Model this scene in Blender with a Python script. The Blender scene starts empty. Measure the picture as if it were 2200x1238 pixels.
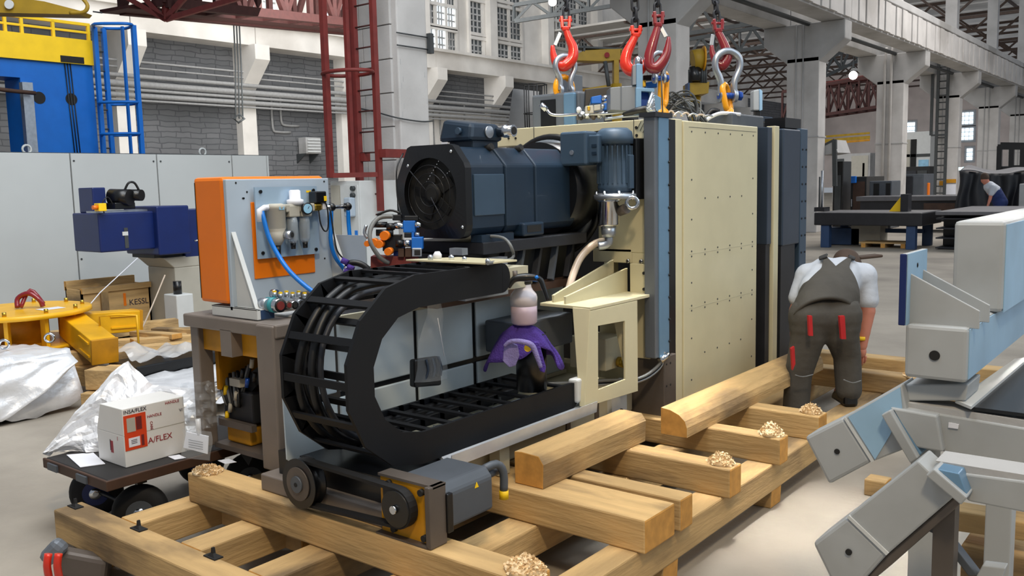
import bpy, math, random
from mathutils import Vector, Matrix, noise as mnoise
random.seed(7)
scn = bpy.context.scene
C = scn.collection
PI = math.pi
# ------------------------------------------------------------------ camera, world, light, exposure
H = 1.7
RM = Matrix(((0.78347245, 0.05420357, -0.61905807), (0.62100947, -0.10478271, 0.77676755), (-0.022763, -0.9930169, -0.1157553)))
F, CX, CY = 1920.0, 1100.0, 619.0
cam = bpy.data.cameras.new('camera'); cam_o = bpy.data.objects.new('camera', cam); C.objects.link(cam_o)
cam.sensor_width = 36.0; cam.lens = F / 2200 * 36.0; cam.clip_end = 400; cam.clip_start = 0.05
rt, dn, fw = RM.col[0], RM.col[1], RM.col[2]
cam_o.matrix_world = Matrix(((rt[0], -dn[0], -fw[0], 0), (rt[1], -dn[1], -fw[1], 0), (rt[2], -dn[2], -fw[2], H), (0, 0, 0, 1)))
cam.dof.use_dof = False
scn.camera = cam_o
scn.view_settings.view_transform = 'Standard'; scn.view_settings.look = 'None'
scn.view_settings.gamma = 1.0; scn.view_settings.use_curve_mapping = False
scn.view_settings.exposure = -0.14
try:
    scn.cycles.use_denoising = True
    scn.cycles.max_bounces = 7; scn.cycles.transparent_max_bounces = 12
    scn.cycles.sample_clamp_indirect = 4.0
except Exception: pass
w = bpy.data.worlds.new('overcast_sky'); scn.world = w; w.use_nodes = True
w.node_tree.nodes['Background'].inputs[0].default_value = (0.83, 0.90, 1.0, 1)
w.node_tree.nodes['Background'].inputs[1].default_value = 0.36
def area(name, loc, target, size, power, col, sy=None):
    l = bpy.data.lights.new(name, 'AREA'); l.energy = power; l.color = col; l.size = size
    if sy: l.shape = 'RECTANGLE'; l.size_y = sy
    o = bpy.data.objects.new(name, l); C.objects.link(o); o.location = loc
    o.rotation_euler = (Vector(target) - Vector(loc)).to_track_quat('-Z', 'Y').to_euler()
    return o
area('rooflight_cool', (9.0, 8.0, 11.0), (-4.5, 5.0, 0.8), 12.0, 1050, (0.78, 0.90, 1.0), 15.0)
area('fill_left', (-4.0, 3.0, 10.0), (-12.0, 5.5, 2.2), 5.0, 1150, (0.95, 0.98, 1.0), 9.0)  # added fill lamp, brightens the pale enclosure and blue machine at the left
lb_ = area('rooflight_beam', (-.6, 4.2, 10.0), (-1.25, 4.2, 0.0), 1.0, 26, (1.0, 0.96, 0.88), 6.0); lb_.data.spread = math.radians(4)
area('hall_lamp_warm', (1.2, -0.5, 6.5), (-2.0, 4.2, 0.3), 0.7, 260, (1.0, 0.80, 0.54))
area('rooflight_bay', (-30.0, 30.0, 17.0), (-46.0, 44.0, 8.0), 14.0, 15000, (1.0, 0.99, 0.96), 50.0)
area('rooflight_far', (-2.0, 34.0, 12.5), (-3.0, 34.0, 0.0), 8.0, 4200, (1.0, 0.95, 0.90), 26.0)

def ray(px, py):
    return RM @ Vector((px - CX, py - CY, F))
def onx(px, py, x):
    d = ray(px, py); return Vector((0, 0, H)) + d * (x / d.x)
def ony(px, py, y):
    d = ray(px, py); return Vector((0, 0, H)) + d * (y / d.y)
def onz(px, py, z):
    d = ray(px, py); return Vector((0, 0, H)) + d * ((z - H) / d.z)
def dep(px, py, D):
    return Vector((0, 0, H)) + ray(px, py) * (D / F)
RV = Vector((0.7838, 0.6213, 0)); FV = Vector((-0.6233, 0.7820, 0)); ZV = Vector((0, 0, 1))

# ------------------------------------------------------------------ materials
def srgb(r, g, b):
    f = lambda c: ((c / 255) / 12.92 if c / 255 <= .04045 else ((c / 255 + .055) / 1.055) ** 2.4)
    return (f(r), f(g), f(b))
def mat(name, col, rough=.5, metal=0.0, var=.12, vscale=6.0, bump=0.0, bscale=40.0, stretch=(1, 1, 1), dark=None, darkamt=.5, dscale=2.5, emit=None, estr=0, spec=.5, coat=0, alpha=None, trans=0):
    m = bpy.data.materials.new(name); m.use_nodes = True
    nt = m.node_tree; N = nt.nodes; L = nt.links
    b = N['Principled BSDF']
    b.inputs['Roughness'].default_value = rough; b.inputs['Metallic'].default_value = metal
    b.inputs['Specular IOR Level'].default_value = spec
    if coat: b.inputs['Coat Weight'].default_value = coat
    if trans: b.inputs['Transmission Weight'].default_value = trans
    tc = N.new('ShaderNodeTexCoord'); mp = N.new('ShaderNodeMapping'); mp.inputs['Scale'].default_value = stretch
    L.new(tc.outputs['Object'], mp.inputs[0])
    nz = N.new('ShaderNodeTexNoise'); nz.inputs['Scale'].default_value = vscale; nz.inputs['Detail'].default_value = 5
    L.new(mp.outputs[0], nz.inputs['Vector'])
    rp = N.new('ShaderNodeValToRGB')
    rp.color_ramp.elements[0].position = .32; rp.color_ramp.elements[1].position = .68
    rp.color_ramp.elements[0].color = (*[c * (1 - var) for c in col], 1)
    rp.color_ramp.elements[1].color = (*[min(1, c * (1 + var)) for c in col], 1)
    L.new(nz.outputs['Fac'], rp.inputs[0])
    out = rp.outputs[0]
    if dark:
        n2 = N.new('ShaderNodeTexNoise'); n2.inputs['Scale'].default_value = dscale; n2.inputs['Detail'].default_value = 6
        mp2 = N.new('ShaderNodeMapping'); mp2.inputs['Scale'].default_value = [min(1, q * 3) for q in stretch]; L.new(tc.outputs['Object'], mp2.inputs[0]); L.new(mp2.outputs[0], n2.inputs['Vector'])
        r2 = N.new('ShaderNodeValToRGB'); r2.color_ramp.elements[0].position = .5; r2.color_ramp.elements[1].position = .66
        r2.color_ramp.elements[0].color = (0, 0, 0, 1); r2.color_ramp.elements[1].color = (darkamt,) * 3 + (1,)
        L.new(n2.outputs['Fac'], r2.inputs[0])
        mx = N.new('ShaderNodeMixRGB'); L.new(r2.outputs[0], mx.inputs[0]); L.new(out, mx.inputs[1]); mx.inputs[2].default_value = (*dark, 1)
        out = mx.outputs[0]
    L.new(out, b.inputs['Base Color'])
    if bump:
        n3 = N.new('ShaderNodeTexNoise'); n3.inputs['Scale'].default_value = bscale; n3.inputs['Detail'].default_value = 4
        L.new(mp.outputs[0], n3.inputs['Vector'])
        bp = N.new('ShaderNodeBump'); bp.inputs['Strength'].default_value = bump; bp.inputs['Distance'].default_value = .02
        L.new(n3.outputs['Fac'], bp.inputs['Height']); L.new(bp.outputs[0], b.inputs['Normal'])
    if emit:
        b.inputs['Emission Color'].default_value = (*emit, 1); b.inputs['Emission Strength'].default_value = estr
    if alpha is not None:
        b.inputs['Alpha'].default_value = alpha
    return m
M = {}
def mk(n, *a, **k): M[n] = mat(n, *a, **k)
wcol = srgb(198, 164, 112)
for ax, st in (('x', (.12, 1, 1)), ('y', (1, .12, 1)), ('z', (1, 1, .12))):
    M['wood_' + ax] = m = mat('wood_' + ax, wcol, .75, var=.2, vscale=14, stretch=st, dark=srgb(104, 86, 64), darkamt=.85, dscale=3.6, bump=.25, bscale=60)
    # tone differs from timber to timber
    nt = m.node_tree; oi = nt.nodes.new('ShaderNodeObjectInfo'); hs = nt.nodes.new('ShaderNodeHueSaturation')
    mr = nt.nodes.new('ShaderNodeMapRange'); mr.inputs[3].default_value = .84; mr.inputs[4].default_value = 1.12
    nt.links.new(oi.outputs['Random'], mr.inputs[0]); nt.links.new(mr.outputs[0], hs.inputs['Value'])
    bs = nt.nodes['Principled BSDF']; src = bs.inputs['Base Color'].links[0].from_socket
    nt.links.new(src, hs.inputs['Color']); nt.links.new(hs.outputs[0], bs.inputs['Base Color'])
mk('endgrain', srgb(205, 150, 75), .8, var=.15, vscale=20)
mk('shavings', srgb(240, 214, 172), .8, var=.12, vscale=60)
mk('cream', srgb(210, 202, 168), .42, var=.03, coat=.1)
mk('cream_base', srgb(190, 184, 160), .55, var=.06)
mk('hole', (.01, .01, .01), .8)
mk('steel', srgb(112, 118, 126), .38, metal=.35, var=.08, stretch=(1, 1, .2))
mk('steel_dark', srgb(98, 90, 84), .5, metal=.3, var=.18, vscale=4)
mk('steel_blue', srgb(112, 148, 178), .3, metal=.3, var=.05)
mk('steel_black', srgb(44, 46, 52), .5, metal=.3, var=.15)
mk('slideway', srgb(60, 72, 88), .4, metal=.4, var=.12, vscale=3)
mk('chrome', srgb(215, 218, 222), .14, metal=1, var=.02)
mk('tray_silver', srgb(196, 202, 210), .3, metal=.3)
mk('galv', srgb(178, 184, 192), .35, metal=.85, var=.1, vscale=20)
mk('motor', srgb(26, 44, 62), .42, metal=.1, var=.08, coat=.15)
mk('motor_grey', srgb(58, 78, 98), .45, metal=.1, var=.07)
mk('servo_grey', srgb(84, 90, 98), .5, metal=.2, var=.08)
mk('fan_black', srgb(13, 14, 17), .35, var=.2, coat=.1)
mk('chain_black', srgb(9, 11, 16), .6, var=.15, vscale=3, spec=.35)
mk('cable', srgb(11, 12, 15), .45)
mk('cable_grey', srgb(110, 112, 112), .45)
mk('rubber', srgb(18, 18, 20), .75, var=.2)
mk('orange', srgb(238, 122, 6), .4, var=.03, coat=.15)
mk('panel_blue', srgb(172, 186, 200), .4, var=.03, coat=.1)
mk('pipe_grey', srgb(150, 150, 150), .5, var=.1)
mk('truss_brown', srgb(86, 70, 62), .7, var=.15)
mk('plate_blue', srgb(160, 184, 206), .3, metal=.2, var=.06, vscale=5)
mk('white_paint', srgb(205, 208, 208), .5, var=.04)
mk('white_pl', srgb(200, 212, 218), .35, var=.05, coat=.3)
mk('yellow', srgb(236, 178, 16), .45, var=.08, coat=.1, dark=srgb(150, 105, 10), darkamt=.35)
mk('yellow_dk', srgb(200, 140, 12), .55, var=.15, dark=srgb(90, 60, 10), darkamt=.5)
mk('yellow_bright', srgb(250, 205, 20), .5, var=.05)
mk('yellow_lift', srgb(250, 168, 10), .3, coat=.4, var=.04)
mk('olive', srgb(150, 120, 20), .6, var=.1)
mk('red_lift', srgb(222, 48, 26), .28, coat=.4, var=.06)
mk('red_dark', srgb(130, 26, 34), .3, coat=.4, var=.08)
mk('red_rust', srgb(112, 38, 34), .6, var=.15)
mk('red_truss', srgb(66, 30, 27), .7, var=.15)
mk('blue_pin', srgb(18, 70, 160), .3, coat=.3, metal=.3)
mk('blue_paint', srgb(0, 100, 190), .5, var=.05)
mk('navy', srgb(8, 32, 92), .42, var=.08, coat=.15)
mk('blue_leg', srgb(40, 66, 104), .55, var=.1)
mk('hose_blue', srgb(0, 118, 214), .35, coat=.2)
mk('hose_clear', srgb(196, 178, 158), .3, coat=.4, var=.06)
mk('bottle', srgb(214, 206, 210), .35, coat=.2)
mk('liquid', srgb(198, 178, 192), .4)
mk('purple', srgb(74, 50, 140), .9, var=.25, vscale=9, bump=.5, bscale=120)
mk('purple_lt', srgb(134, 124, 180), .9, var=.2, vscale=12, bump=.4, bscale=120)
mk('beige', srgb(176, 172, 160), .5, var=.04)
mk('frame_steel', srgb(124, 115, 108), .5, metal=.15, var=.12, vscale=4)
mk('cabinet_white', srgb(186, 190, 190), .55, var=.035, vscale=1.2)
mk('seam', srgb(60, 64, 66), .6)
mk('grey_paint', srgb(168, 172, 174), .5, var=.05, vscale=3, dark=srgb(120, 118, 112), darkamt=.25)
mk('pale_blue', srgb(150, 186, 214), .4, var=.08, vscale=4)  # pale blue; on right-hand side faces it paints in the window sheen
mk('dk_brown', srgb(70, 48, 36), .6, var=.2)
mk('brass', srgb(190, 155, 60), .3, metal=.9)
mk('teal', srgb(50, 140, 150), .5)
mk('glass_face', srgb(150, 200, 230), .15, coat=.6)
mk('paper', srgb(226, 228, 236), .7, var=.03)
mk('card_white', srgb(226, 226, 224), .6, var=.02)
mk('print_red', srgb(150, 40, 50), .6)
mk('print_orange', srgb(214, 66, 22), .6, var=.04)
mk('ink', srgb(50, 45, 60), .7)
mk('tarp', srgb(24, 27, 34), .55, var=.3, vscale=3)
mk('granite', srgb(34, 35, 40), .35, var=.15)
mk('plate_grey', srgb(100, 100, 104), .5, metal=.2, var=.1)
mk('black_board', srgb(30, 28, 28), .6, var=.15)
mk('skin', srgb(196, 128, 108), .55, var=.08)
mk('hair', srgb(70, 55, 45), .8)
mk('shirt', srgb(192, 198, 208), .85, var=.06, vscale=12, bump=.3, bscale=18)
mk('overall', srgb(74, 71, 66), .85, var=.12, vscale=7, bump=.3, bscale=14)
mk('overall_dk', srgb(46, 46, 46), .85, var=.12)
mk('red_trim', srgb(176, 22, 26), .7)
mk('denim', srgb(34, 52, 104), .85, var=.1)
mk('lamp_glow', (1, 1, 1), .5, emit=(1, .95, .85), estr=12)
mk('sky_pane', (.8, .9, 1), .3, emit=(.72, .88, 1), estr=2.2)
mk('dark_pane', srgb(74, 80, 84), .25, var=.2, vscale=.5)
mk('fluoro', (1, 1, 1), .5, emit=(.5, .95, 1), estr=3)
# foil, clear film
mk('foil', srgb(232, 234, 238), .38, metal=.3, var=.05, bump=.7, bscale=8)
def film(name, a, tint):
    m = bpy.data.materials.new(name); m.use_nodes = True; nt = m.node_tree; N = nt.nodes; L = nt.links
    for n in list(N): N.remove(n)
    o = N.new('ShaderNodeOutputMaterial'); mx = N.new('ShaderNodeMixShader'); t = N.new('ShaderNodeBsdfTransparent'); g = N.new('ShaderNodeBsdfPrincipled')
    t.inputs[0].default_value = (.93, .95, .97, 1); g.inputs['Base Color'].default_value = (*tint, 1); g.inputs['Roughness'].default_value = .12
    g.inputs['Specular IOR Level'].default_value = 1.0
    mx.inputs[0].default_value = a; L.new(t.outputs[0], mx.inputs[1]); L.new(g.outputs[0], mx.inputs[2]); L.new(mx.outputs[0], o.inputs[0]); M[name] = m
film('clear_film', .15, (.85, .88, .9)); film('milky_film', .5, (.86, .86, .86)); film('clear_cup', .45, (.55, .62, .68))
def concrete(name, c1, c2, sc):
    m = mat(name, c1, .75, var=.1, vscale=sc, dark=c2, darkamt=.6, dscale=sc * .35, bump=.15, bscale=30); M[name] = m
concrete('floor', srgb(160, 152, 140), srgb(112, 106, 98), 1.6)
concrete('conc', srgb(196, 194, 192), srgb(150, 146, 142), 1.5)
concrete('conc_beam', srgb(178, 178, 178), srgb(128, 126, 122), 1.3)
concrete('plaster_white', srgb(232, 228, 222), srgb(196, 190, 182), .5)
concrete('plaster_warm', srgb(226, 210, 200), srgb(196, 180, 172), .5)
# far painted brick wall: too far away to tell the bricks apart
m = bpy.data.materials.new('brick_far'); m.use_nodes = True; nt = m.node_tree; N = nt.nodes; L = nt.links
b = N['Principled BSDF']; b.inputs['Roughness'].default_value = .85
tc = N.new('ShaderNodeTexCoord'); sx = N.new('ShaderNodeSeparateXYZ'); cx = N.new('ShaderNodeCombineXYZ')
L.new(tc.outputs['Object'], sx.inputs[0]); L.new(sx.outputs[1], cx.inputs[0]); L.new(sx.outputs[2], cx.inputs[1])
bk = N.new('ShaderNodeTexBrick'); bk.inputs['Scale'].default_value = 1.0; bk.inputs['Brick Width'].default_value = 1.1; bk.inputs['Row Height'].default_value = .36
bk.inputs['Mortar Size'].default_value = .035; bk.inputs['Color1'].default_value = (*srgb(124, 125, 128), 1); bk.inputs['Color2'].default_value = (*srgb(112, 114, 117), 1); bk.offset = .37; bk.squash = 1.4
bk.inputs['Mortar'].default_value = (*srgb(92, 94, 98), 1)
n2 = N.new('ShaderNodeTexNoise'); n2.inputs['Scale'].default_value = .35; L.new(tc.outputs['Object'], n2.inputs['Vector'])
mx = N.new('ShaderNodeMixRGB'); mx.blend_type = 'MULTIPLY'; mx.inputs[0].default_value = .5
nw = N.new('ShaderNodeTexNoise'); nw.inputs['Scale'].default_value = .9; L.new(tc.outputs['Object'], nw.inputs['Vector']); vm = N.new('ShaderNodeVectorMath'); vm.operation = 'MULTIPLY_ADD'; vm.inputs[1].default_value = (.5, .28, 0); L.new(nw.outputs['Color'], vm.inputs[0]); L.new(cx.outputs[0], vm.inputs[2]); L.new(vm.outputs[0], bk.inputs['Vector']); L.new(bk.outputs[0], mx.inputs[1]); L.new(n2.outputs['Fac'], mx.inputs[2]); L.new(mx.outputs[0], b.inputs['Base Color'])
bp = N.new('ShaderNodeBump'); bp.inputs['Strength'].default_value = .5; bp.inputs['Distance'].default_value = .1
L.new(bk.outputs['Fac'], bp.inputs['Height']); bp.invert = True; L.new(bp.outputs[0], b.inputs['Normal']); M['brick_far'] = m

# ------------------------------------------------------------------ mesh helpers
def V(*a): return Vector(a)
class MB:
    def __init__(s): s.v = []; s.f = []; s.sm = []
    def add(s, vs, fs, smooth=False):
        n = len(s.v); s.v += [Vector(p) for p in vs]; s.f += [tuple(i + n for i in f) for f in fs]; s.sm += [smooth] * len(fs)
    def box(s, x0, x1, y0, y1, z0, z1):
        s.add([(x0, y0, z0), (x1, y0, z0), (x1, y1, z0), (x0, y1, z0), (x0, y0, z1), (x1, y0, z1), (x1, y1, z1), (x0, y1, z1)],
              [(0, 3, 2, 1), (4, 5, 6, 7), (0, 1, 5, 4), (1, 2, 6, 5), (2, 3, 7, 6), (3, 0, 4, 7)]); return s
    def hexa(s, b, t):
        s.add(list(b) + list(t), [(0, 3, 2, 1), (4, 5, 6, 7), (0, 1, 5, 4), (1, 2, 6, 5), (2, 3, 7, 6), (3, 0, 4, 7)]); return s
    def bar(s, p0, p1, w, h=None, up=None):
        p0, p1 = Vector(p0), Vector(p1); h = h or w; d = (p1 - p0).normalized()
        u = Vector(up) if up is not None else (ZV if abs(d.z) < .95 else Vector((0, 1, 0)))
        sd = d.cross(u).normalized(); u = sd.cross(d).normalized()
        q = lambda p: [p - sd * w / 2 - u * h / 2, p + sd * w / 2 - u * h / 2, p + sd * w / 2 + u * h / 2, p - sd * w / 2 + u * h / 2]
        s.add(q(p0) + q(p1), [(0, 1, 2, 3), (7, 6, 5, 4), (0, 4, 5, 1), (1, 5, 6, 2), (2, 6, 7, 3), (3, 7, 4, 0)]); return s
    def prism(s, pts, vec):
        pts = [Vector(p) for p in pts]; n = len(pts); vec = Vector(vec)
        s.add(pts + [p + vec for p in pts], [tuple(range(n))[::-1], tuple(range(n, 2 * n))] + [(i, (i + 1) % n, n + (i + 1) % n, n + i) for i in range(n)]); return s
    def cyl(s, p0, p1, r0, r1=None, n=20, caps=True):
        r1 = r0 if r1 is None else r1
        p0, p1 = Vector(p0), Vector(p1); d = (p1 - p0).normalized(); a = d.orthogonal().normalized(); b = d.cross(a)
        ring = lambda p, r: [p + (a * math.cos(2 * PI * i / n) + b * math.sin(2 * PI * i / n)) * r for i in range(n)]
        k = len(s.v); s.v += ring(p0, r0) + ring(p1, r1)
        for i in range(n): s.f.append((k + i, k + (i + 1) % n, k + n + (i + 1) % n, k + n + i)); s.sm.append(True)
        if caps:
            s.f.append(tuple(k + i for i in range(n))[::-1]); s.sm.append(False); s.f.append(tuple(k + n + i for i in range(n))); s.sm.append(False)
        return s
    def tube(s, pts, r, n=8, closed=False, sub=0):
        pts = [Vector(p) for p in pts]
        rr = list(r) if isinstance(r, (list, tuple)) else [r] * len(pts)
        if sub:
            q = []; qr = []; m = len(pts); seg = m if closed else m - 1
            for i in range(seg):
                g = lambda j: pts[j % m] if closed else pts[max(0, min(m - 1, j))]
                p0, p1, p2, p3 = g(i - 1), g(i), g(i + 1), g(i + 2)
                for t in range(sub):
                    u = t / sub
                    q.append(.5 * ((2 * p1) + (p2 - p0) * u + (2 * p0 - 5 * p1 + 4 * p2 - p3) * u * u + (3 * p1 - p0 - 3 * p2 + p3) * u ** 3))
                    qr.append(rr[i] * (1 - u) + rr[(i + 1) % m] * u)
            if not closed: q.append(pts[-1]); qr.append(rr[-1])
            pts, rr = q, qr
        m = len(pts); k = len(s.v); a = None
        for i in range(m):
            if closed: t = pts[(i + 1) % m] - pts[i - 1]
            else: t = pts[min(i + 1, m - 1)] - pts[max(i - 1, 0)]
            t = t.normalized() if t.length > 1e-9 else ZV
            if a is None: a = t.orthogonal().normalized()
            else:
                a = a - t * a.dot(t)
                a = a.normalized() if a.length > 1e-6 else t.orthogonal().normalized()
            b = t.cross(a)
            s.v += [pts[i] + (a * math.cos(2 * PI * j / n) + b * math.sin(2 * PI * j / n)) * rr[i] for j in range(n)]
        for i in range(m if closed else m - 1):
            i2 = (i + 1) % m; off = 0
            if closed and i2 == 0:
                best = None
                for o in range(n):
                    dd = (s.v[k + i * n] - s.v[k + o]).length
                    if best is None or dd < best: best = dd; off = o
            for j in range(n):
                s.f.append((k + i * n + j, k + i * n + (j + 1) % n, k + i2 * n + (j + 1 + off) % n, k + i2 * n + (j + off) % n)); s.sm.append(True)
        if not closed:
            s.f.append(tuple(k + j for j in range(n))[::-1]); s.sm.append(False); s.f.append(tuple(k + (m - 1) * n + j for j in range(n))); s.sm.append(False)
        return s
    def lathe(s, prof, org, axis=(0, 0, 1), n=24):
        org = Vector(org); d = Vector(axis).normalized(); a = d.orthogonal().normalized(); b = d.cross(a); k = len(s.v)
        for r, h in prof: s.v += [org + d * h + (a * math.cos(2 * PI * i / n) + b * math.sin(2 * PI * i / n)) * max(r, 1e-4) for i in range(n)]
        for q in range(len(prof) - 1):
            for i in range(n): s.f.append((k + q * n + i, k + q * n + (i + 1) % n, k + (q + 1) * n + (i + 1) % n, k + (q + 1) * n + i)); s.sm.append(True)
        s.f.append(tuple(k + i for i in range(n))[::-1]); s.sm.append(False)
        e = k + (len(prof) - 1) * n; s.f.append(tuple(e + i for i in range(n))); s.sm.append(False)
        return s
    def ball(s, c, r, n=12, sc=(1, 1, 1)):
        c = Vector(c); prof = []; k = len(s.v); m = n // 2
        for i in range(m + 1):
            th = PI * i / m
            for j in range(n):
                ph = 2 * PI * j / n
                s.v.append(c + Vector((math.sin(th) * math.cos(ph) * r * sc[0], math.sin(th) * math.sin(ph) * r * sc[1], math.cos(th) * r * sc[2])))
        for i in range(m):
            for j in range(n): s.f.append((k + i * n + j, k + (i + 1) * n + j, k + (i + 1) * n + (j + 1) % n, k + i * n + (j + 1) % n)); s.sm.append(True)
        return s
    def ring(s, c, R, r, axis, n=20, m=8, sc=1.0, up=None):
        c = Vector(c); d = Vector(axis).normalized(); a = Vector(up).normalized() if up is not None else d.orthogonal().normalized(); b = d.cross(a)
        return s.tube([c + a * math.cos(2 * PI * i / n) * R * sc + b * math.sin(2 * PI * i / n) * R for i in range(n)], r, m, closed=True)
    def sheet(s, fn, nu, nv, smooth=True):
        k = len(s.v)
        for i in range(nu + 1):
            for j in range(nv + 1): s.v.append(Vector(fn(i / nu, j / nv)))
        for i in range(nu):
            for j in range(nv): s.f.append((k + i * (nv + 1) + j, k + (i + 1) * (nv + 1) + j, k + (i + 1) * (nv + 1) + j + 1, k + i * (nv + 1) + j + 1)); s.sm.append(smooth)
        return s
    def build(s, name, m, parent=None, origin=None, bevel=0, solid=0, kind=None):
        if parent is not None: org = Vector(parent['_o'])
        elif origin is not None: org = Vector(origin)
        else:
            xs = [p.x for p in s.v]; ys = [p.y for p in s.v]; zs = [p.z for p in s.v]
            org = Vector(((min(xs) + max(xs)) / 2, (min(ys) + max(ys)) / 2, min(zs)))
        me = bpy.data.meshes.new(name); me.from_pydata([p - org for p in s.v], [], s.f)
        for i, p in enumerate(me.polygons): p.use_smooth = s.sm[i]
        me.materials.append(M[m] if isinstance(m, str) else m); me.update()
        if isinstance(m, str) and m.startswith('wood_'):
            me.materials.append(M['endgrain']); ax = 'xyz'.index(m[-1])
            for p in me.polygons:
                if abs(p.normal[ax]) > .85: p.material_index = 1
        o = bpy.data.objects.new(name, me); C.objects.link(o); o['_o'] = list(org)
        if parent is not None: o.parent = parent
        else: o.location = org
        if bevel:
            bv = o.modifiers.new('edge', 'BEVEL'); bv.width = bevel; bv.segments = 2; bv.limit_method = 'ANGLE'; bv.angle_limit = math.radians(40)
        if solid:
            sd = o.modifiers.new('thick', 'SOLIDIFY'); sd.thickness = solid
        if kind: o['kind'] = kind
        return o
def tag(o, label, cat, group=None, kind=None):
    o['label'] = label; o['category'] = cat
    if group: o['group'] = group
    if kind: o['kind'] = kind
    return o
def thing(name, label, cat, loc=(0, 0, 0), group=None, kind=None):
    o = bpy.data.objects.new(name, None); C.objects.link(o); o.location = loc; o['_o'] = list(loc); o.empty_display_size = .1
    return tag(o, label, cat, group, kind)
def box(name, m, parent, x0, x1, y0, y1, z0, z1, bevel=0, **k):
    return MB().box(x0, x1, y0, y1, z0, z1).build(name, m, parent, bevel=bevel, **k)
def struct(name, mb, m, label=None, bevel=0):
    o = mb.build(name, m, bevel=bevel); o['kind'] = 'structure'
    if label: o['label'] = label
    return o
def clone(root, delta, label=None, rotz=None):
    r = root.copy(); C.objects.link(r); r.location = Vector(root.location) + Vector(delta)
    if rotz is not None: r.rotation_euler.z = rotz
    if label: r['label'] = label
    def rec(src, dst):
        for ch in src.children:
            c = ch.copy(); C.objects.link(c); c.parent = dst; rec(ch, c)
    rec(root, r); return r
def text(body, size, loc, right, up, m, parent, name='lettering', ext=.0008):
    cu = bpy.data.curves.new(name, 'FONT'); cu.body = body; cu.size = size; cu.extrude = ext; cu.materials.append(M[m])
    tmp = bpy.data.objects.new(name, cu); C.objects.link(tmp); bpy.context.view_layer.update()
    me = bpy.data.meshes.new_from_object(tmp.evaluated_get(bpy.context.evaluated_depsgraph_get())); bpy.data.objects.remove(tmp)
    o = bpy.data.objects.new(name, me); C.objects.link(o)
    r = Vector(right).normalized(); u = Vector(up).normalized(); n = r.cross(u)
    loc = Vector(loc) - Vector(parent['_o'])
    o.matrix_basis = Matrix(((r.x, u.x, n.x, loc.x), (r.y, u.y, n.y, loc.y), (r.z, u.z, n.z, loc.z), (0, 0, 0, 1)))
    o.parent = parent; return o
# ================================================================== THE HALL
# floor
struct('floor', MB().box(-56, 25, -12, 96, -.3, 0), 'floor', 'grey dusty concrete hall floor')
# back wall of the far bay (long side), end wall
XB = -55.0
struct('wall_back', MB().box(XB - 1, XB, -10, 150, 0, 30), 'brick_far', 'white painted brick wall along the far side of the hall')
struct('wall_end', MB().box(-60, 25, 140, 141, 0, 40), 'plaster_warm', 'pale plastered wall closing the far end of the hall')
# far crane girder, a deep ledge on the back wall, one length per bay
pil = [20.6 + 9.1 * i for i in range(12)]
for i, y in enumerate(pil[:-1]):
    mb = MB().box(XB, XB + 1.9, y + .03, y + 9.07, 11.6, 13.0); mb.box(XB, XB + 2.3, y + .03, y + 9.07, 13.0, 13.25)
    struct('crane_girder', mb, 'plaster_white', 'white concrete crane girder carried along the back wall')
for i, y in enumerate(pil):
    mb = MB().box(XB, XB + .7, y - .6, y + .6, 0, 8.6)
    mb.prism([(XB, y - .6, 8.6), (XB + .7, y - .6, 8.6), (XB + 2.6, y - .6, 10.6), (XB + 2.6, y - .6, 11.6), (XB, y - .6, 11.6)], (0, 1.2, 0))
    mb.box(XB, XB + .9, y - .5, y + .5, 13.25, 24)
    struct('wall_pilaster', mb, 'plaster_white', 'white pilaster with bracket on the far brick wall')
# window groups above the girder
def window(idx, y0, y1, z0, z1, ncol, rows, panem, mun=4):
    t = bpy.data.objects.new('window_%d' % idx, None); C.objects.link(t); t.location = (XB + .1, y0, z0); t['_o'] = [XB + .1, y0, z0]
    t['kind'] = 'structure'; t['label'] = 'multi-pane steel window high in the back wall'; t['category'] = 'window'
    fr = MB(); mu = MB(); ww = (y1 - y0) / ncol
    fr.box(XB, XB + .3, y0 - .15, y0 + .12, z0, z1); fr.box(XB, XB + .3, y1 - .12, y1 + .15, z0, z1)
    zs = [z0 + (z1 - z0) * r for r in rows]
    for z in zs: fr.box(XB, XB + .35, y0, y1, z - .14, z + .14)
    for c in range(1, ncol): fr.box(XB, XB + .25, y0 + ww * c - .16, y0 + ww * c + .16, z0, z1)
    fr.build('window_frame', 'plaster_white', t)
    for c in range(ncol):
        for k in range(len(zs) - 1):
            a, b_ = y0 + ww * c + .14, y0 + ww * (c + 1) - .14; u, v = zs[k] + .12, zs[k + 1] - .12
            pm = panem[(c + k) % len(panem)] if isinstance(panem, list) else panem
            box('pane', pm, t, XB + .02, XB + .06, a, b_, u, v)
            for q in range(1, mun): mu.box(XB + .06, XB + .14, a + (b_ - a) * q / mun - .07, a + (b_ - a) * q / mun + .07, u, v)
            nr = max(2, int((v - u) / .5))
            for q in range(1, nr): mu.box(XB + .06, XB + .13, a, b_, u + (v - u) * q / nr - .07, u + (v - u) * q / nr + .07)
    g = mu.build('muntin_grid', 'conc_beam', t); g['kind'] = 'stuff'
window(1, 57.6, 61.6, 13.3, 19.6, 3, [0, .33, .36, .66, 1], ['sky_pane', 'sky_pane', 'dark_pane'], 3)
window(2, 63.4, 71.2, 13.3, 20.5, 4, [0, .25, .3, .72, .78, 1], 'dark_pane', 3)
window(3, 44.6, 49.6, 13.3, 19.5, 4, [0, .5, 1], ['sky_pane', 'sky_pane', 'dark_pane'], 3)
window(4, 39.2, 43.6, 13.3, 19.5, 3, [0, .5, 1], ['dark_pane', 'sky_pane'], 3)
window(5, 75.0, 83.0, 15.5, 21, 4, [0, .5, 1], 'dark_pane', 3)
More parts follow.
